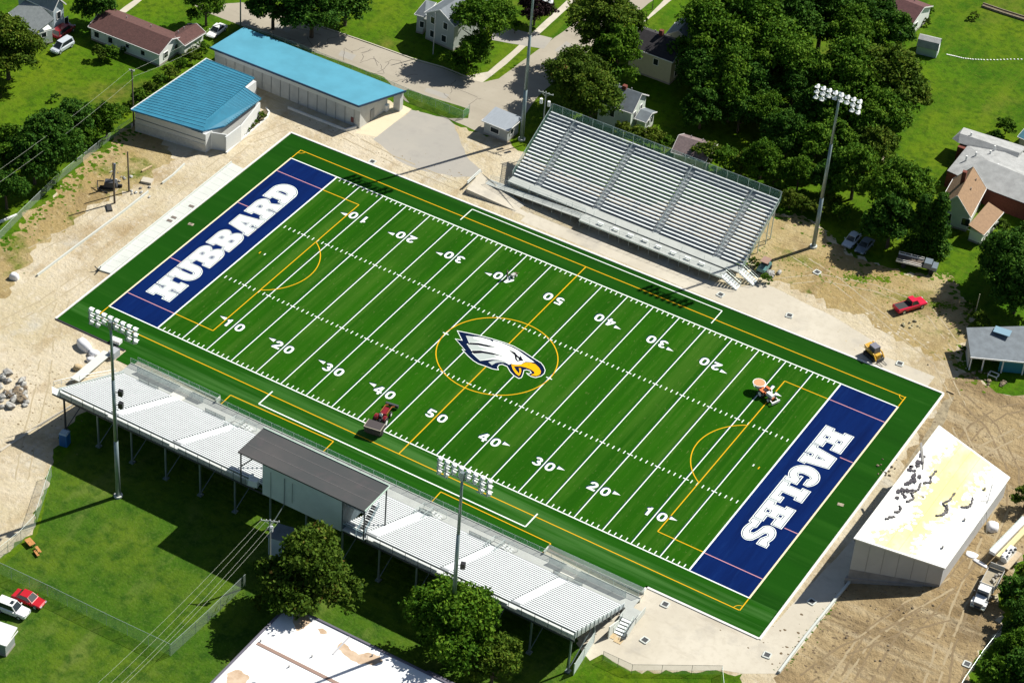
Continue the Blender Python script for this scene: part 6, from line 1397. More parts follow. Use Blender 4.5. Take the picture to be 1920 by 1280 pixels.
# flatbed pickup in the shade
t = thing('flatbed_truck', 'dark flatbed truck with pale side rails in tree shade above the red pickup', 'truck', (0, 0, 0))
m = MB(); m.box((-1.2, 0, 1.0), (4.2, 2.1, .15)); m.box((0, 0, .7), (6.2, .9, .3)); m.build('flatbed', wood_pole, t, local=True)
m = MB()
for sy in (-1, 1):
    m.bar((-3.3, sy * 1.03, 1.15), (.9, sy * 1.03, 1.15), .08, .3)
    for k in range(5): m.bar((-3.2 + k, sy * 1.03, 1.05), (-3.2 + k, sy * 1.03, 1.6), .07)
    m.bar((-3.3, sy * 1.03, 1.6), (.9, sy * 1.03, 1.6), .06)
m.build('side_rail', trim_w, t, local=True)
m = MB(); m.box((1.75, 0, 1.45), (1.4, 1.8, .9), 0, .85); m.box((2.75, 0, 1.05), (1.1, 1.75, .7)); m.build('cab', grey_p, t, local=True)
m = MB(); m.box((2.46, 0, 1.5), (.06, 1.4, .5)); m.build('windshield', glass_dk, t, local=True)
for sx in (-2.0, 2.5):
    for sy in (-.85, .85): m = MB(); m.tube([(sx, sy - .12, .42), (sx, sy + .12, .42)], .42, 12); m.build('wheel', rubber, t, local=True)
g, f = at(1718, 502), at(1750, 510); place(t, (g.x, g.y, .015), atan2(f.y - g.y, f.x - g.x))
# white work truck
t = thing('work_truck', 'white-cabbed flatbed work truck loaded with gear, lower right', 'truck', (0, 0, 0))
m = MB(); m.box((-1.9, 0, 1.12), (5.4, 2.35, .16)); m.build('flatbed', mat('truck_bed', (.36, .31, .22), .8, var=.2, scale=2), t, local=True)
m = MB(); m.box((.2, 0, .75), (8.6, .95, .3)); m.build('chassis', steel_dk, t, local=True)
m = MB()
for sy in (-1, 1): m.bar((-4.6, sy * 1.17, 1.35), (.8, sy * 1.17, 1.35), .08, .35)
m.bar((-4.55, -1.15, 1.75), (-4.55, 1.15, 1.75), .1, .9); m.bar((.75, -1.15, 1.9), (.75, 1.15, 1.9), .1, 1.4); m.build('headboard', mat('rail_grey', (.45, .45, .43), .6), t, local=True)
m = MB(); m.box((1.75, 0, 1.85), (1.5, 2.0, 1.5), 0, .88); m.build('cab', white_p, t, local=True)
m = MB(); m.box((2.53, 0, 2.12), (.10, 1.75, .62)); m.build('windshield', glass_dk, t, local=True)
m = MB(); m.prism([(2.55, -.82), (4.2, -.72), (4.2, .72), (2.55, .82)], .75, [1.75, 1.55, 1.55, 1.75]); m.build('bonnet', white_p, t, local=True)
m = MB(); m.box((4.24, 0, 1.1), (.08, 1.2, .55)); m.build('grille', mat('grille', (.25, .26, .27), .4, .5), t, local=True)
m = MB(); m.box((4.3, 0, .7), (.2, 2.2, .25)); m.build('bumper', galv, t, local=True)
for sy in (-1, 1): m = MB(); m.box((3.4, sy * .98, .95), (1.2, .42, .5)); m.build('fender', white_p, t, local=True); m = MB(); m.box((2.5, sy * 1.3, 1.9), (.15, .25, .4)); m.build('mirror', steel_dk, t, local=True)
for sx in (-3.1, -2.0, 3.4):
    for sy in (-.98, .98): m = MB(); m.tube([(sx, sy - .16, .5), (sx, sy + .16, .5)], .5, 14); m.build('wheel', rubber, t, local=True)
m = MB(); rn = random.Random(4)
for k in range(10): m.box((rn.uniform(-3.6, .3), rn.uniform(.35, .95), 1.4), (rn.uniform(.3, .8), rn.uniform(.2, .4), rn.uniform(.2, .5)), rn.uniform(0, 3))
oo = m.build('cargo', mat('mixed_gear', (.5, .46, .38), .8, col2=(.12, .12, .12), scale=1.5), t, local=True); oo['kind'] = 'stuff'
m = MB(); m.box((.15, -.1, 1.5), (.8, 1.6, .6)); m.build('toolbox', mat('tan_box', (.60, .46, .24), .7), t, local=True)
g, f = at(1848, 1112), at(1818, 1168); place(t, (g.x, g.y, .02), atan2(f.y - g.y, f.x - g.x), .92)
# long trailer
t = thing('boom_trailer', 'long white and cream conveyor trailer at the right edge', 'trailer', (0, 0, 0))
m = MB(); m.box((0, .5, 1.5), (9.5, .85, .5)); m.build('trough', white_p, t, local=True)
m = MB(); m.box((0, -.5, 1.3), (9.5, .8, .35)); m.build('side_beam', mat('cream_beam', (.66, .55, .30), .7), t, local=True)
m = MB(); m.bar((-4.7, 1.0, 1.8), (4.7, 1.0, 1.8), .1); [m.bar((-4.5 + k, 1.0, 1.0), (-4.5 + k, 1.0, 1.8), .06) for k in range(10)]; m.build('rail', galv, t, local=True)
for sx in (-2, -.8):
    for sy in (-.9, .9): m = MB(); m.tube([(sx, sy - .15, .45), (sx, sy + .15, .45)], .45, 12); m.build('wheel', rubber, t, local=True)
g, f = at(1894, 1022), at(1863, 1045); g2 = at(1930, 985); place(t, (g.x, g.y, .02), atan2(g2.y - g.y, g2.x - g.x))
t = thing('pump_trailer', 'white equipment trailer between the work truck and the long trailer', 'trailer', (0, 0, 0))
m = MB(); m.box((0, 0, .8), (4.2, 2.0, .2)); m.build('flatbed', mat('tan_deck', (.50, .40, .27), .8, var=.2, scale=2), t, local=True)
m = MB(); m.box((.3, .35, 1.35), (3.0, 1.1, .9), 0, .9); m.tube([(-1.3, .3, 1.3), (1.5, .3, 1.3)], .5, 10); m.build('tank', white_p, t, local=True)
m = MB(); rn = random.Random(9); [m.box((rn.uniform(-1.2, 1.5), rn.uniform(-.2, .8), 1.85), (.3, .25, .2), rn.random() * 3) for _ in range(7)]; m.build('fitting', steel_dk, t, local=True)
m = MB(); m.bar((-2.1, 0, .7), (-3.4, 0, .6), .12); m.build('drawbar', steel_dk, t, local=True)
for sy in (-1.05, 1.05): m = MB(); m.tube([(0, sy - .12, .4), (0, sy + .12, .4)], .4, 12); m.build('wheel', rubber, t, local=True)
g, f = at(1890, 1055), at(1912, 1030); place(t, (g.x, g.y, .02), atan2(f.y - g.y, f.x - g.x))
# skid steer on tracks
t = thing('skid_steer', 'yellow and black tracked loader by the right-hand kerb', 'loader', (0, 0, 0)); yel = paint('machine_yellow', (.62, .36, .03), .4)
m = MB(); m.box((0, 0, .75), (2.6, 1.0, .8)); m.box((-1.0, 0, 1.35), (.9, 1.3, .7), 0, .9); m.build('body', yel, t, local=True)
for sy in (-.75, .75): m = MB(); m.prism([(-1.2, sy - .2), (1.2, sy - .2), (1.2, sy + .2), (-1.2, sy + .2)], 0.02, .62); m.build('track', rubber, t, local=True)
m = MB(); m.box((.1, 0, 1.6), (1.4, 1.25, 1.15), 0, .9); m.build('cab', mat('cab_grey', (.09, .095, .11), .35), t, local=True)
m = MB(); m.box((.1, 0, 2.2), (1.3, 1.15, .06)); m.build('roof', mat('cab_roof', (.20, .20, .24), .4), t, local=True)
for sy in (-.82, .82): m = MB(); m.bar((-1.3, sy, 1.75), (1.0, sy, 1.25), .16, .22); m.bar((1.0, sy, 1.25), (1.65, sy, .5), .16, .2); m.build('arm', yel, t, local=True)
m = MB(); m.bar((1.7, -.75, .45), (1.7, .75, .45), .12, .5); [m.bar((1.7, q, .25), (2.8, q, .12), .10, .06) for q in (-.45, .45)]; m.build('fork', steel_dk, t, local=True)
g, f = at(1636, 668), at(1648, 678); place(t, (g.x, g.y, .015), atan2(f.y - g.y, f.x - g.x))
# red tractor with a hopper on the near sideline
t = thing('tractor', 'red tractor with a front loader and a dark rear hopper, on the near sideline', 'tractor', (0, 0, 0))
m = MB(); m.box((.9, 0, 1.05), (1.7, .72, .7), 0, .9); m.build('bonnet', dred_p, t, local=True)
for sy in (-.68, .68): m = MB(); m.tube([(-.85, sy - .2, 1.28), (-.85, sy + .2, 1.28)], [.5, .5], 8); m.box((-.75, sy, 1.45), (1.0, .45, .12)); m.build('fender', dred_p, t, local=True)
m = MB(); m.box((-.1, 0, .75), (2.2, .5, .45)); m.build('chassis', steel_dk, t, local=True)
m = MB(); m.box((-.8, 0, 1.45), (.5, .5, .12)); m.bar((-1.02, -.25, 1.5), (-1.02, .25, 1.5), .1, .5); m.build('seat', black_m, t, local=True)
m = MB(); m.tube([(0, 0, 1.2), (-.3, 0, 1.6)], .04, 6); m.tube([(-.3, -.18, 1.6), (-.3, .18, 1.6)], .03, 6); m.build('steering_wheel', black_m, t, local=True)
for sx, rr, ww, tr_ in ((-.85, .75, .4, .8), (1.4, .45, .25, .65)):
    for sy in (-1, 1):
        m = MB(); m.tube([(sx, sy * tr_ - ww / 2, rr), (sx, sy * tr_ + ww / 2, rr)], rr, 16); wh = m.build('wheel', rubber, t, local=True); m = MB(); m.tube([(sx, sy * (tr_ + ww / 2), rr), (sx, sy * (tr_ + ww / 2 + .02), rr)], rr * .5, 10); m.build('rim', trim_w, wh, local=True)
rust_p = paint('rust_orange', (.30, .09, .02), .5)
for sy in (-.5, .5): m = MB(); m.bar((.2, sy, 1.35), (2.2, sy, 1.25), .1, .16); m.bar((2.2, sy, 1.25), (3.2, sy, .55), .1, .14); m.build('loader_arm', rust_p, t, local=True)
m = MB(); m.bar((3.45, -1.0, .45), (3.45, 1.0, .45), .35, .5); m.build('bucket', steel_dk, t, local=True)
m = MB(); m.box((-2.9, 0, 1.0), (1.6, 2.4, 1.1), 0, 1.12); m.box((-2.9, 0, .4), (1.3, 2.0, .3)); m.build('hopper', mat('hopper_grey', (.05, .04, .042), .7), t, local=True)
m = MB(); m.bar((-3.8, -1.35, 1.55), (-3.8, 1.35, 1.55), .08, .08); m.bar((-2.0, -1.3, 1.56), (-3.8, -1.3, 1.56), .08); m.bar((-2.0, 1.3, 1.56), (-3.8, 1.3, 1.56), .08); m.build('hopper_rim', mat('rim_cream', (.42, .38, .30), .6), t, local=True)
m = MB(); m.box((-2.9, 0, 1.5), (1.5, 2.4, .08)); m.build('infill', mat('black_crumb', (.038, .032, .032), .95), t, local=True)
for sy in (-1.15, 1.15): m = MB(); m.tube([(-2.9, sy - .15, .4), (-2.9, sy + .15, .4)], .4, 12); m.build('wheel', rubber, t, local=True)
g, f = at(717, 790), at(735, 764); place(t, (g.x, g.y, .055), atan2(f.y - g.y, f.x - g.x))
p = t.matrix_basis @ Vector((-.8, 0, 1.5))
# the driver
def person(label, loc, rz, shirt, trousers, seated=False, hair_c=(.03, .02, .015), s=1.0):
    t = thing('person', label, 'person', (0, 0, 0))
    if seated: J = [(0, 0, .05), (0, 0, .30), (.02, 0, .52), (.03, 0, .62), (.02, .09, .03), (.42, .11, .06), (.46, .11, -.38), (.58, .11, -.42), (.02, -.09, .03), (.42, -.11, .06), (.46, -.11, -.38), (.58, -.11, -.42), (.02, .19, .48), (.12, .24, .22), (.36, .16, .24), (.02, -.19, .48), (.12, -.24, .22), (.36, -.16, .24), (.04, 0, .78)]
    else: J = [(0, 0, .92), (0, 0, 1.18), (.0, 0, 1.40), (.0, 0, 1.50), (0, .10, .88), (.06, .11, .48), (.04, .12, .08), (.16, .13, .04), (0, -.10, .88), (-.04, -.11, .48), (-.10, -.12, .08), (.02, -.13, .04), (0, .20, 1.38), (.02, .26, 1.10), (.18, .22, .92), (0, -.20, 1.38), (.0, -.27, 1.10), (.10, -.26, .88), (.02, 0, 1.64)]
    rad = [.15, .15, .15, .065, .10, .075, .055, .045, .10, .075, .055, .045, .075, .052, .042, .075, .052, .042, .105]
    ed = [(0, 1), (1, 2), (2, 3), (0, 4), (4, 5), (5, 6), (6, 7), (0, 8), (8, 9), (9, 10), (10, 11), (2, 12), (12, 13), (13, 14), (2, 15), (15, 16), (16, 17), (3, 18)]
    # the hands: palm, four fingers and a thumb on each wrist
    n0 = len(J)
    for wr in (14, 17):
        w = Vector(J[wr]); el = Vector(J[wr - 1]); d = (w - el).normalized(); sd = d.cross(Vector((0, 0, 1))).normalized(); dn = d.cross(sd)
        pm = len(J); J.append(tuple(w + d * .08)); rad.append(.034); ed.append((wr, pm))
        for q, ln in ((-.03, .075), (-.01, .09), (.01, .085), (.03, .068)):
            J.append(tuple(w + d * (.08 + ln * .6) + sd * q)); rad.append(.010); ed.append((pm, len(J) - 1)); J.append(tuple(w + d * (.08 + ln) + sd * q + dn * .02)); rad.append(.008); ed.append((len(J) - 2, len(J) - 1))
        J.append(tuple(w + d * .06 + sd * .05)); rad.append(.011); ed.append((pm, len(J) - 1))
    me = bpy.data.meshes.new('body'); me.from_pydata(J, ed, []); o = bpy.data.objects.new('body', me); COL.objects.link(o); o.parent = t
    sk = o.modifiers.new('skin', 'SKIN'); sv = me.skin_vertices[0].data
    for i, r in enumerate(rad): sv[i].radius = (r, r); sv[i].use_root = (i == 0)
    ss = o.modifiers.new('sub', 'SUBSURF'); ss.levels = 1; ss.render_levels = 1
    dg = bpy.context.evaluated_depsgraph_get(); m2 = bpy.data.meshes.new_from_object(o.evaluated_get(dg)); o.modifiers.clear(); o.data = m2
    skin = mat('skin', (.50, .30, .20), .6); m2.materials.clear()
    for k in (mat('cloth_%s' % shirt[0], shirt[1], .9), mat('cloth_%s' % trousers[0], trousers[1], .9), skin): m2.materials.append(k)
    hip = .06 if seated else .95; neck = .56 if seated else 1.46
    for f in m2.polygons:
        c = f.center; f.use_smooth = True
        hand = (c.x > .24 and seated and c.z > .1) or (not seated and abs(c.y) > .18 and c.z < 1.02)
        f.material_index = 2 if (c.z > neck or hand) else 1 if c.z < hip else 0
    hz = .80 if seated else 1.66
    m = MB(); m.rock((.02, 0, hz + .03), .115, 3, .9); m.build('hair', mat('hair_dark', hair_c, .8), t, local=True)
    place(t, loc, rz, s); return t
person('person in a white shirt driving the red tractor', (p.x, p.y, p.z + .05), t.rotation_euler.z, ('white_shirt', (.72, .72, .74)), ('dark_trousers', (.05, .05, .07)), True)
# orange tractor with round spreader
t = thing('tractor', 'small orange tractor with a round white hopper at the right end of the field', 'tractor', (0, 0, 0)); org = paint('tractor_orange', (.70, .19, .06), .4)
m = MB(); m.box((.8, 0, .9), (1.3, .65, .55), 0, .92); m.build('bonnet', white_p, t, local=True)
m = MB(); m.box((.5, 0, .65), (2.0, .5, .35)); m.build('chassis', org, t, local=True)
for sy in (-.62, .62): m = MB(); m.box((-.4, sy, 1.15), (.9, .38, .1)); m.build('fender', org, t, local=True)
m = MB(); m.box((-.35, 0, 1.0), (.5, .5, .3)); m.build('seat', black_m, t, local=True)
for sx, rr, ww, tr_ in ((-.5, .6, .34, .75), (1.15, .4, .24, .62)):
    for sy in (-1, 1):
        m = MB(); m.tube([(sx, sy * tr_ - ww / 2, rr), (sx, sy * tr_ + ww / 2, rr)], rr, 14); wh = m.build('wheel', rubber, t, local=True); m = MB(); m.tube([(sx, sy * (tr_ + ww / 2), rr), (sx, sy * (tr_ + ww / 2 + .02), rr)], rr * .6, 10); m.build('rim', trim_w, wh, local=True)
m = MB(); m.tube([(-1.75, 0, .55), (-1.75, 0, 1.55)], [.45, 1.0], 20); m.build('hopper', trim_w, t, local=True)
m = MB(); m.tube([(-1.75, 0, 1.54), (-1.75, 0, 1.58)], [.86, .86], 20); m.build('hopper_fill', mat('orange_fill', (.66, .30, .15), .9), t, local=True)
m = MB(); m.box((-1.0, 0, .75), (.8, .9, .3)); m.build('hitch', org, t, local=True)
m = MB(); m.bar((1.5, -.6, .55), (2.1, -.6, .45), .12); m.bar((1.5, .6, .55), (2.1, .6, .45), .12); m.bar((2.1, -.8, .4), (2.1, .8, .4), .2, .35); m.build('loader', trim_w, t, local=True)
g, f = at(1436, 744), at(1446, 752); place(t, (g.x, g.y, .055), atan2(f.y - g.y, f.x - g.x))
pt = t.matrix_basis @ Vector((-.35, 0, 1.15)); 
# small machine and figure near the far forty yard mark
t = thing('line_marker', 'small white and brown line-marking cart on the far forty yard number', 'line marker', (0, 0, 0))
m = MB(); m.box((0, 0, .55), (.9, .6, .35)); m.build('tank', mat('tank_grey', (.45, .45, .43), .6), t, local=True)
m = MB(); m.box((.7, .1, .35), (.6, .5, .3)); m.build('engine', mat('brown_engine', (.12, .075, .05), .7), t, local=True)
m = MB(); m.tube([(-.4, -.25, .6), (-.9, -.25, 1.0), (-.9, .25, 1.0), (-.4, .25, .6)], .03, 6); m.build('handle', steel_dk, t, local=True)
for sx in (-.3, .6):
    for sy in (-.36, .36): m = MB(); m.tube([(sx, sy - .05, .2), (sx, sy + .05, .2)], .2, 10); m.build('wheel', trim_w, t, local=True)
g, f = at(962, 520), at(974, 512); place(t, (g.x, g.y, .06), atan2(f.y - g.y, f.x - g.x), .85)
g = at(950, 524); person('person in dark clothes walking behind the line-marking cart', (g.x, g.y, .06), .6, ('dark_shirt', (.02, .02, .025)), ('dark_trousers', (.02, .02, .03)), s=1.06)
# utility vehicle beside the far stand steps
t = thing('utility_cart', 'teal-grey utility cart beside the right-hand steps of the far stand', 'cart', (0, 0, 0))
m = MB(); m.box((0, 0, .75), (2.6, 1.3, .5), 0, .92); m.build('body', mat('teal_paint', (.10, .24, .24), .4), t, local=True)
m = MB(); m.box((-.2, 0, 1.75), (1.5, 1.25, .08)); m.build('roof', mat('rust_roof', (.30, .19, .15), .8), t, local=True)
for x in (-.9, .5): m = MB(); m.tube([(x, -.58, .9), (x * .95, -.58, 1.72), (x * .95, .58, 1.72), (x, .58, .9)], .035, 6); m.build('roll_bar', steel_dk, t, local=True)
m = MB(); m.box((-.3, 0, 1.05), (.5, 1.1, .3)); m.build('seat', black_m, t, local=True)
for sx in (-.85, .85):
    for sy in (-.62, .62): m = MB(); m.tube([(sx, sy - .12, .35), (sx, sy + .12, .35)], .35, 12); m.build('wheel', rubber, t, local=True)
g, f = at(1432, 507), at(1424, 516); place(t, (g.x, g.y, .02), atan2(f.y - g.y, f.x - g.x), 1.1)
# ------------------------------------------------------------------ poles and wires
def pole(name, label, bx, by, tx, ty, r=.14, m=None, arm=None, cat='pole', group=None, extra=None):
    b = at(bx, by); v = sight(tx, ty); best = min(range(10, 240), key=lambda k: hypot(*[q for q in (lambda c: (960 + FPX * c[0] / c[2] - tx, 640 + FPX * c[1] / c[2] - ty))(RM @ (np.array([b.x, b.y, k * .1]) - CP))])) * .1
    t = thing(name, label, cat, b, group); mb = MB(); mb.tube([(b.x, b.y, -.1), (b.x, b.y, best)], [r, r * .7], 9); mb.build('shaft', m or wood_pole, t)
    if arm:
        ln, az, dz = arm; d = Vector((cos(az), sin(az), 0)) * ln / 2; c = Vector((b.x, b.y, best - dz)); mb = MB(); mb.bar(c - d, c + d, .12, .14); mb.bar(c - d * .6, c + Vector((0, 0, -.7)), .04); mb.bar(c + d * .6, c + Vector((0, 0, -.7)), .04); mb.build('crossarm', mat('arm_wood', (.26, .30, .28), .8), t)
        mb = MB(); [mb.tube([c + d * s + Vector((0, 0, .07)), c + d * s + Vector((0, 0, .25))], .05, 6) for s in (-.95, -.4, .4, .95)]; mb.build('insulator', lamp_w, t)
    if extra: extra(t, b, best)
    return t, b, best
_, lb, lh = pole('utility_pole', 'grey street pole at the top beside the light blue roof corner', 451, 50, 450, -20, .15, pole_m)
_, cb, ch = pole('utility_pole', 'pole on the sunny verge in front of the grey gabled house', 812, 102, 811, 24, .11, mat('pale_pole', (.34, .36, .36), .8))
def trafo(t, b, h):
    for q in (-.75, .75): mb = MB(); mb.tube([(b.x + q, b.y, h - 2.6), (b.x + q, b.y, h - 1.7)], .26, 9); mb.build('transformer', lamp_w, t)
pole('utility_pole', 'wooden pole with crossarm behind the left end of the far stand', 1016, 262, 1018, 171, .13, mat('pole_grey', (.30, .33, .32), .8), (2.7, .12, .35), extra=trafo)
_, wb, wh_ = pole('utility_pole', 'tall wooden pole at the left corner of the ribbed blue roof', 251, 236, 240, 130, .15, wood_pole, (.9, .3, .3))
pole('timber_post', 'right-hand bare black post in the dug ground left of the field', 242, 359, 240, 284, .16, wood_pole, cat='post', group='bare posts left of the field')
pole('timber_post', 'left-hand bare black post in the dug ground left of the field', 215, 381, 211, 305, .18, wood_pole, cat='post', group='bare posts left of the field')
pole('leaning_pole', 'pale pole standing in weeds beside the carport', 1826, 600, 1837, 551, .09, mat('pale_timber', (.45, .42, .30), .8))
_, ub, uh = pole('utility_pole', 'utility pole with crossarm left of the foreground tree', 506, 1085, 499, 974, .16, mat('pole_grey', (.30, .33, .32), .8), (2.5, .45, .25), extra=lambda t, b, h: (MB().tube([(b.x + .35, b.y - .2, h - 1.7), (b.x + .35, b.y - .2, h - .9)], .24, 9)).build('transformer', lamp_w, t))
pole('street_pole', 'thin sign pole on the grass strip beside the street at the top', 1223, 18, 1224, -30, .07, steel_dk, cat='pole')
wire_m = mat('bright_wire', (.40, .43, .36), .5)
def wire(label, p, q, sag=1.0, r=.014):
    p, q = Vector(p), Vector(q); pts = [p.lerp(q, k / 14) - Vector((0, 0, sag * 4 * (k / 14) * (1 - k / 14))) for k in range(15)]
    tag(MB().tube(pts, r, 5).build('power_line', wire_m), label, 'power line', 'overhead power lines')
ta = Vector((ub.x, ub.y, uh - .15))
ad = Vector((cos(.45), sin(.45), 0))
for k, (off, ex, ey, lab) in enumerate(((-1.15, 150, 1310, 'leftmost overhead line'), (-.5, 176, 1310, 'second overhead line from the left'), (.5, 196, 1310, 'third overhead line from the left'), (1.15, 206, 1310, 'rightmost overhead line'))):
    wire(lab + ' crossing the lower left grass to the foreground utility pole', ta + ad * off, at(ex, ey, 8.8), .8)
wa = Vector((wb.x, wb.y, wh_ - .3))
wire('upper overhead line running down left from the pole by the ribbed blue roof', wa + Vector((-.4, 0, .1)), at(-40, 345, 9.5), .6); wire('lower overhead line running down left from the pole by the ribbed blue roof', wa + Vector((.4, 0, -1.2)), at(-10, 348, 8.0), .6)
wire('overhead line from the pole by the ribbed blue roof up to the garage wing', wa, at(398, 52, 6.5), .4); wire('lower overhead line from that pole past the bungalow gable', wa + Vector((0, 0, -1.2)), at(372, 90, 4.5), .3)

# ------------------------------------------------------------------ chain link fences
def fence(label, pts, h=1.8, sp=3.0, m=link_grey, name='chain_link_fence', pm=galv):
    P_ = [at(*p) for p in pts]; t = thing(name, label, 'fence', P_[0]); fence_run([tuple(p) for p in P_], h, sp, t, m, pm); return t
fence('chain-link fence along the dirt road at the lower left edge', [(97, 893), (66, 988), (40, 1016), (-10, 1056)], 2.2)
fence('chain-link fence crossing the lower left lawn diagonally', [(-12, 1070), (90, 1118), (200, 1172), (318, 1228)], 2.2, link_grey and 3.0)
fence('chain-link fence from the lawn corner up to the foreground tree', [(320, 1230), (390, 1166), (460, 1098)], 2.2)
fence('green chain-link fence between the light blue roofed building and the street', [(460, 62), (560, 98), (660, 138), (765, 182), (868, 224), (880, 212)], 1.7, 3.0, link_green)
fence('chain-link fence below the concrete plaza at the bottom', [(1130, 1237), (1158, 1250), (1184, 1262), (1352, 1264)], 1.7, 4.2, link_grey, pm=mat('dark_post', (.09, .10, .09), .7))
fence('chain-link fence at the bottom beside the concrete apron', [(1352, 1264), (1358, 1330)], 1.6, 3, link_green)
fence('pale-railed fence along the lower right corner', [(1884, 1176), (1840, 1232), (1806, 1282), (1780, 1330)], 1.3, 3.0, link_grey)
fence('fence between the lawn and the site at the far left', [(-20, 470), (40, 408), (110, 340), (200, 268), (246, 236)], 1.5, 3.0, link_grey)
# low walls and kerbs on the left
def wall(label, pts, w, h, m, name='retaining_wall'):
    P_ = [at(*p) for p in pts]; mb = MB()
    for a, b in zip(P_[:-1], P_[1:]): mb.bar(a + Vector((0, 0, h / 2)), b + Vector((0, 0, h / 2)), w, h)
    return tag(mb.build(name, m), label, 'low wall')
wall('long low white kerb wall across the bare ground left of the field', [(70, 518), (150, 458), (230, 399), (278, 361)], .22, .38, conc_white_m, 'kerb_wall')
wall('short upper piece of low kerb wall near the field house', [(304, 345), (324, 330), (346, 309)], .22, .35, conc_white_m, 'kerb_wall')
wall('concrete edging along the shaded lot left of the foreground stand', [(0, 846), (60, 806), (136, 760)], .35, .15, concrete_m, 'edging')
wall('retaining wall between the right-hand path and the brown earth', [(1460, 1262), (1512, 1192), (1566, 1125), (1594, 1090)], .3, .45, conc_white_m)
wall('white pipe lying on grass at the left edge', [(-6, 420), (32, 404)], .35, .3, trim_w, 'pipe')
# terrace strip beside the left end of the turf
ST = thing('concrete_terrace', 'white concrete terrace strip with steps beside the left end of the turf', 'terrace', at(310, 410))
q = [at(184, 507), at(207, 514), at(456, 318), at(434, 307)]
mb = MB(); mb.prism([(p.x, p.y) for p in q], 0, .22); mb.build('slab', conc_white_m, ST)
mb = MB()
for k in range(1, 22): t_ = k / 22; mb.bar(q[0].lerp(q[3], t_) + Vector((0, 0, .223)), q[1].lerp(q[2], t_) + Vector((0, 0, .223)), .05, .008)
mb.build('joint', mat('joint_grey', (.42, .44, .41), .9), ST)
mb = MB(); mb.bar(q[0] + Vector((0, 0, .3)), q[3] + Vector((0, 0, .3)), .18, .4); mb.build('back_kerb', conc_white_m, ST)
for px, py in ((318, 414), (326, 408), (359, 387)): p = at(px, py, .2); mb = MB(); mb.box((p.x, p.y, .24), (.9, .55, .06), .1); mb.build('grate', mat('grate_brown', (.16, .13, .11), .8), ST)
mb = MB(); p = at(185, 508); [mb.bar(p + Vector((0, 0, .1)), p + Vector((dx, dy, .9)), .12) for dx, dy in ((.3, .2), (-.5, -.3), (.5, -.4))]; mb.build('stake', steel_dk, ST)
# catch basins
proto_cb = None
for px, py, lab in ((698, 304, 'by the far left corner of the turf'), (1351, 553, 'in front of the far stand steps'), (1480, 592, 'beside the far kerb below the cart'), (1532, 511, 'on the weedy track above the red pickup'), (1687, 682, 'by the tracked loader'), (1247, 1133, 'near the plaza corner by the turf'), (1209, 1200, 'in the middle of the concrete plaza'), (1438, 1228, 'at the bottom tip of the plaza'), (1522, 1128, 'in the shadow of the new building'), (1813, 1245, 'beside the lower right fence')):
    g = at(px, py)
    if proto_cb is None:
        t = thing('catch_basin', '', 'drain', (0, 0, 0)); m = MB()
        for a, b in (((-.6, -.6), (.6, -.6)), ((.6, -.6), (.6, .6)), ((.6, .6), (-.6, .6)), ((-.6, .6), (-.6, -.6))): m.bar((a[0], a[1], .08), (b[0], b[1], .08), .24, .16)
        m.build('frame', conc_white_m, t, local=True); m = MB(); m.box((0, 0, .07), (.95, .95, .05)); [m.bar((x, -.45, .11), (x, .45, .11), .05, .03) for x in (-.3, -.1, .1, .3)]; m.build('grate', steel_dk, t, local=True); proto_cb = t
    else: t = copy_tree(proto_cb)
    tag(t, 'square white-framed drain ' + lab, 'drain', 'square drains round the field'); place(t, (g.x, g.y, .014), random.uniform(-.2, .4), .8)
for px, py, lab in ((358, 421, 'left border'), (1576, 946, 'right border')):
    g = at(px, py); m = MB(); m.box((g.x, g.y, .06), (.9, .6, .06), .2); tag(m.build('drain_cover', mat('cover_tan', (.48, .42, .30), .9, col2=(.12, .10, .08), scale=2)), 'small tan cover set in the turf of the ' + lab, 'cover')

# ------------------------------------------------------------------ odds and ends on the site
def pile(label, px, py, n, spread, rmin, rmax, m, name='rubble_pile', cat='rubble', seed=1, flat=1.0):
    g = at(px, py); rn = random.Random(seed); mb = MB()
    for k in range(n):
        a, d = rn.uniform(0, 6.28), spread * rn.random() ** .6; r = rn.uniform(rmin, rmax); mb.rock((g.x + cos(a) * d, g.y + sin(a) * d * flat, r * .35), r, seed * 100 + k)
    o = tag(mb.build(name, m), label, cat)
    if 'scatter' in label or 'clods' in label or 'stones below' in label: o['kind'] = 'stuff'
    return o
rub_g = mat('grey_rubble', (.52, .53, .50), .9, col2=(.20, .18, .16), scale=1.2); rub_b = mat('brown_rubble', (.30, .24, .16), .95, col2=(.12, .09, .06), scale=1.2)
pile('pile of broken white concrete at the left edge', 14, 722, 16, 2.6, .3, 1.0, rub_g, seed=2); pile('second heap of pale concrete lumps beside a dark mound at the left', 26, 752, 12, 2.2, .3, .9, rub_g, seed=3); pile('dark brown mound of earth beside the concrete lumps at the left', 34, 738, 14, 1.9, .5, 1.0, rub_b, 'earth_mound', 'earth mound', 4)
pile('grey stones heaped beside the utility cart', 1448, 512, 12, 1.3, .3, .7, rub_g, seed=6); pile('scatter of stones near the red pickup', 1706, 610, 12, 1.8, .12, .4, mat('tan_rubble', (.46, .42, .24), .9, col2=(.2, .18, .12), scale=2), seed=7)
pile('line of dark clods along the right turf kerb', 1660, 880, 16, 1.6, .1, .3, rub_b, seed=8, flat=2.2); pile('pale rocks scattered by the dug posts', 232, 332, 10, 2.6, .12, .4, rub_g, seed=9); pile('stones below the kerb wall near the dug posts', 262, 360, 12, 2.2, .1, .35, rub_g, seed=10)
bush('tuft of weeds beside the grey stones near the far stand', 1436, 522, 10, 'green'); bush('weeds at the far stand corner by the steps', 1412, 492, 9, 'olive')
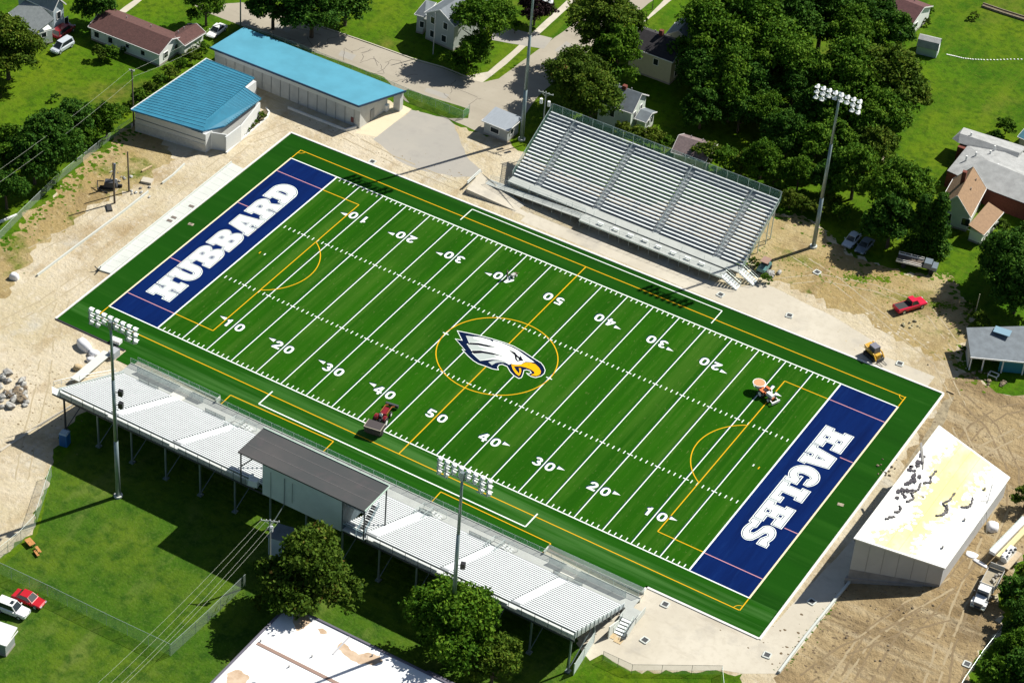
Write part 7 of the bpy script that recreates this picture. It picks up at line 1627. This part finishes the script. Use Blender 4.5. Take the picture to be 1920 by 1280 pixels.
pile('brown clods in the brown earth behind the new building', 1850, 712, 18, 3.0, .15, .5, rub_b, seed=12, flat=.6); pile('clods scattered on the graded earth below the new building', 1650, 1160, 26, 9, .06, .22, rub_b, seed=13)
def drape(label, px, py, d, m, rz=0, name='covered_bale', cat='bale'):
    g = at(px, py); t = MB(); x, y, z = d; n = 10; vs = []; fs = []
    rings = [(1.0, 0), (1.02, .35), (.92, .75), (.6, .97)]
    for s, h in rings:
        for k in range(n):
            a = 2 * pi * k / n; rr = (abs(cos(a)) ** 4 + abs(sin(a)) ** 4) ** -.25 * (1 + .06 * sin(3 * a + px)); vs.append((g.x + (cos(a) * x / 2 * cos(rz) - sin(a) * y / 2 * sin(rz)) * rr * s, g.y + (cos(a) * x / 2 * sin(rz) + sin(a) * y / 2 * cos(rz)) * rr * s, h * z))
    for r in range(len(rings) - 1):
        for k in range(n): fs.append((r * n + k, r * n + (k + 1) % n, (r + 1) * n + (k + 1) % n, (r + 1) * n + k))
    fs.append(tuple((len(rings) - 1) * n + k for k in range(n))); t.add(vs, fs); return tag(t.build(name, m, smooth=True), label, cat)
wt = mat('white_wrap', (.82, .82, .84), .55, var=.06, scale=2)
drape('large white wrapped roll left of the foreground stand', 158, 651, (2.9, 1.5, 1.2), wt, -.35, 'wrapped_roll', 'roll'); drape('white sack beside the wrapped roll', 176, 665, (1.5, 1.2, .8), wt, .3, 'sack', 'sack'); drape('second white sack nearest the entry ramp', 170, 676, (1.2, .9, .6), wt, .8, 'sack', 'sack'); drape('white block on the bare ground at the left', 27, 522, (1.4, 1.1, 1.0), wt, .2, 'block', 'block')
drape('white wrapped bundle behind the new building', 1861, 990, (1.6, 1.9, .9), wt, .4, 'bundle', 'bundle'); drape('white sheet of foam on the ground by the new building', 1822, 1040, (1.7, 1.3, .15), wt, .1, 'foam_sheet', 'sheet'); drape('curled white strip in front of the work truck', 1838, 1056, (2.3, .7, .2), wt, -.2, 'foam_strip', 'strip')
drape('tan crate beside the ramp at the left end of the foreground stand', 146, 692, (1.3, 1.0, .8), wood_lt, .4, 'crate', 'crate')
# pale planks stacked by the left end of the near stand
PL = [at(206, 656), at(148, 702)]
mb = MB(); a, b = at(202, 660, .5), at(140, 712, .9); mb.bar(a, b, 1.5, .12); mb.build
tag(mb.build('loading_ramp', conc_white_m), 'white ramp leading up to the left end of the foreground stand', 'ramp')
mb = MB(); a, b = at(222, 650, .9), at(206, 668, .9); mb.box(((a.x + b.x) / 2, (a.y + b.y) / 2, .6), (1.1, 1.4, 1.2)); tag(mb.build('cabinet', mat('grey_cabinet', (.40, .42, .44), .5)), 'grey cabinet behind the left foreground floodlight pole', 'cabinet')
mb = MB(); a = at(218, 642); mb.box((a.x, a.y, .35), (1.6, .9, .6), .1); tag(mb.build('white_crate', trim_w), 'white crate on the turf edge behind the left floodlight pole', 'crate')
# portable toilet
TL = thing('portable_toilet', 'blue portable toilet in the shadow under the left end of the stand', 'toilet', at(122, 832)); g = at(122, 832)
mb = MB(); mb.box((g.x, g.y, 1.05), (1.2, 1.2, 2.1), .2, .97); mb.build('cabin', mat('toilet_blue', (.02, .13, .36), .5), TL); mb = MB(); mb.box((g.x, g.y, 2.2), (1.28, 1.28, .2), .2, .8); mb.build('roof', mat('toilet_roof', (.30, .42, .50), .5), TL)
mb = MB(); mb.box((g.x + .12, g.y - .6, 1.0), (.75, .04, 1.75), .2); mb.build('door', mat('toilet_door', (.015, .09, .27), .5), TL)
# picnic table on its side
PT = thing('picnic_table', 'broken orange-brown picnic table on the lower left grass', 'table', at(65, 1028)); g = at(64, 1027)
mb = MB(); mb.box((g.x - .9, g.y + .25, .5), (1.5, .9, .08), -.35); mb.build('tabletop', mat('orange_wood', (.52, .24, .07), .8, var=.3, scale=3), PT); mb = MB(); mb.box((g.x + .9, g.y - .2, .4), (1.4, .4, .06), -.45); mb.box((g.x + 1.1, g.y - .8, .3), (1.2, .35, .06), -.45); mb.build('bench', MATS['orange_wood'], PT)
mb = MB(); [mb.bar((g.x + x, g.y + y, 0), (g.x + x + .3, g.y + y, .6), .1) for x, y in ((-1.2, 0), (-.3, .3), (.6, -.4), (1.2, -.6))]; mb.build('leg', wood_pole, PT)
# auger rig among the bare posts
AG = thing('post_hole_digger', 'dark post-hole digging rig beside the bare posts left of the field', 'digger', at(214, 345)); g = at(208, 352)
mb = MB(); mb.box((g.x, g.y, .9), (2.2, 1.3, .9), .5, .85); mb.build('body', mat('rig_dark', (.05, .055, .065), .6), AG); mb = MB(); mb.tube([(g.x + .3, g.y + .4, .8), (g.x + .5, g.y + .6, 4.6)], .18, 8); mb.bar((g.x - .3, g.y + .2, 1.2), (g.x + .5, g.y + .6, 3.8), .12); mb.build('mast', mat('rig_blue', (.10, .14, .18), .6), AG)
mb = MB(); mb.tube([(g.x - 1.2, g.y - .2, .9), (g.x - 2.0, g.y - .9, 1.1), (g.x - 1.2, g.y - 1.8, .3), (g.x + .6, g.y - 1.6, .1)], .1, 6); mb.build('hose', black_m, AG)
for sx in (-.8, .8): mb = MB(); mb.box((g.x + sx * .5, g.y + sx * .8, .25), (2.2, .35, .5), .5); mb.build('track', rubber, AG)
mb = MB(); g = at(205, 391); mb.box((g.x, g.y, .15), (1.7, .8, .3), -.75); tag(mb.build('steel_plate', mat('dark_plate', (.05, .05, .05), .6)), 'dark plate on the bare ground below the left bare post', 'plate')
mb = MB(); a, b = at(266, 321, .2), at(285, 311, .2); mb.bar(a, b, .3, .25); tag(mb.build('plank', wood_lt), 'pale plank on the dug ground near the field house', 'plank')
mb = MB(); a = at(276, 341); mb.box((a.x, a.y, .2), (1.8, 1.3, .4), .3); tag(mb.build('concrete_block', concrete_m), 'tan concrete block on the dug ground by the kerb wall', 'block')
mb = MB(); a, b = at(1776, 732, .1), at(1789, 738, .1); mb.bar(a, b, .2, .2); tag(mb.build('plank', wood_lt), 'plank lying beyond the far right corner of the turf', 'plank')
for k, (px, py) in enumerate(((1862, 706),)):
    g = at(px, py); mb = MB(); [mb.bar((g.x + x0, g.y + y0, .5), (g.x + x1, g.y + y1, .5), .12) for x0, y0, x1, y1 in ((-.7, -.5, .7, -.5), (.7, -.5, .7, .5), (.7, .5, -.7, .5), (-.7, .5, -.7, -.5))]; [mb.bar((g.x + x, g.y + y, 0), (g.x + x, g.y + y, .5), .1) for x in (-.7, .7) for y in (-.5, .5)]; tag(mb.build('sawhorse', trim_w), 'white frame on the grass below the carport', 'frame')
mb = MB()
a = at(1775, 103)
pts = [(1776, 103), (1790, 106), (1806, 110), (1824, 112), (1845, 113), (1870, 113), (1895, 112), (1922, 112)]
P_ = [at(*p) for p in pts]
for p, q in zip(P_[:-1], P_[1:]):
    n = 4
    for k in range(n): c = p.lerp(q, k / n); mb.box((c.x, c.y, .06), (.28, .22, .1), .2)
tag(mb.build('edging_stones', trim_w), 'curving row of small white edging stones on the right-hand lawn', 'edging')
for lab, pp in (('long timber raised bed on the upper right lawn', [(1842, 11), (1880, 24), (1925, 38)]),):
    P_ = [at(*p) for p in pp]; RBd = thing('raised_bed', lab, 'raised bed', P_[0]); mb = MB()
    for p, q in zip(P_[:-1], P_[1:]): mb.bar(p + Vector((-.1, .5, .2)), q + Vector((-.1, .5, .2)), .15, .4); mb.bar(p + Vector((.1, -.5, .2)), q + Vector((.1, -.5, .2)), .15, .4)
    mb.build('timber', mat('bed_timber', (.30, .24, .18), .9, var=.3, scale=2), RBd); mb = MB(); [mb.bar(p + Vector((0, 0, .15)), q + Vector((0, 0, .15)), .9, .1) for p, q in zip(P_[:-1], P_[1:])]; mb.build('soil', mat('bed_soil', (.16, .13, .07), .95), RBd)
g = at(1658, 292); struct(sheet('soil_patch', [(1648, 288), (1662, 290), (1672, 302), (1660, 306), (1648, 300)], .008, dirt_m, amp=.3, step=.6))
# pale blue panel behind the foreground tree
g0, g1 = at(503, 1038), at(532, 1046); PN = thing('shed', 'pale blue-grey shed side showing behind the round rusty-tipped foreground tree', 'shed', (g0 + g1) / 2)
mb = MB(); mb.prism([(g0.x, g0.y), (g1.x, g1.y), (g1.x, g1.y + 2.4), (g0.x, g0.y + 2.4)], 0, 3.2); mb.build('wall', mat('pale_blue_board', (.50, .60, .66), .7), PN); mb = MB(); mb.prism([(g0.x - .15, g0.y - .15), (g1.x + .15, g1.y - .15), (g1.x + .15, g1.y + 2.55), (g0.x - .15, g0.y + 2.55)], 3.2, [3.3, 3.3, 3.7, 3.7]); mb.build('roof', roof_slate, PN)
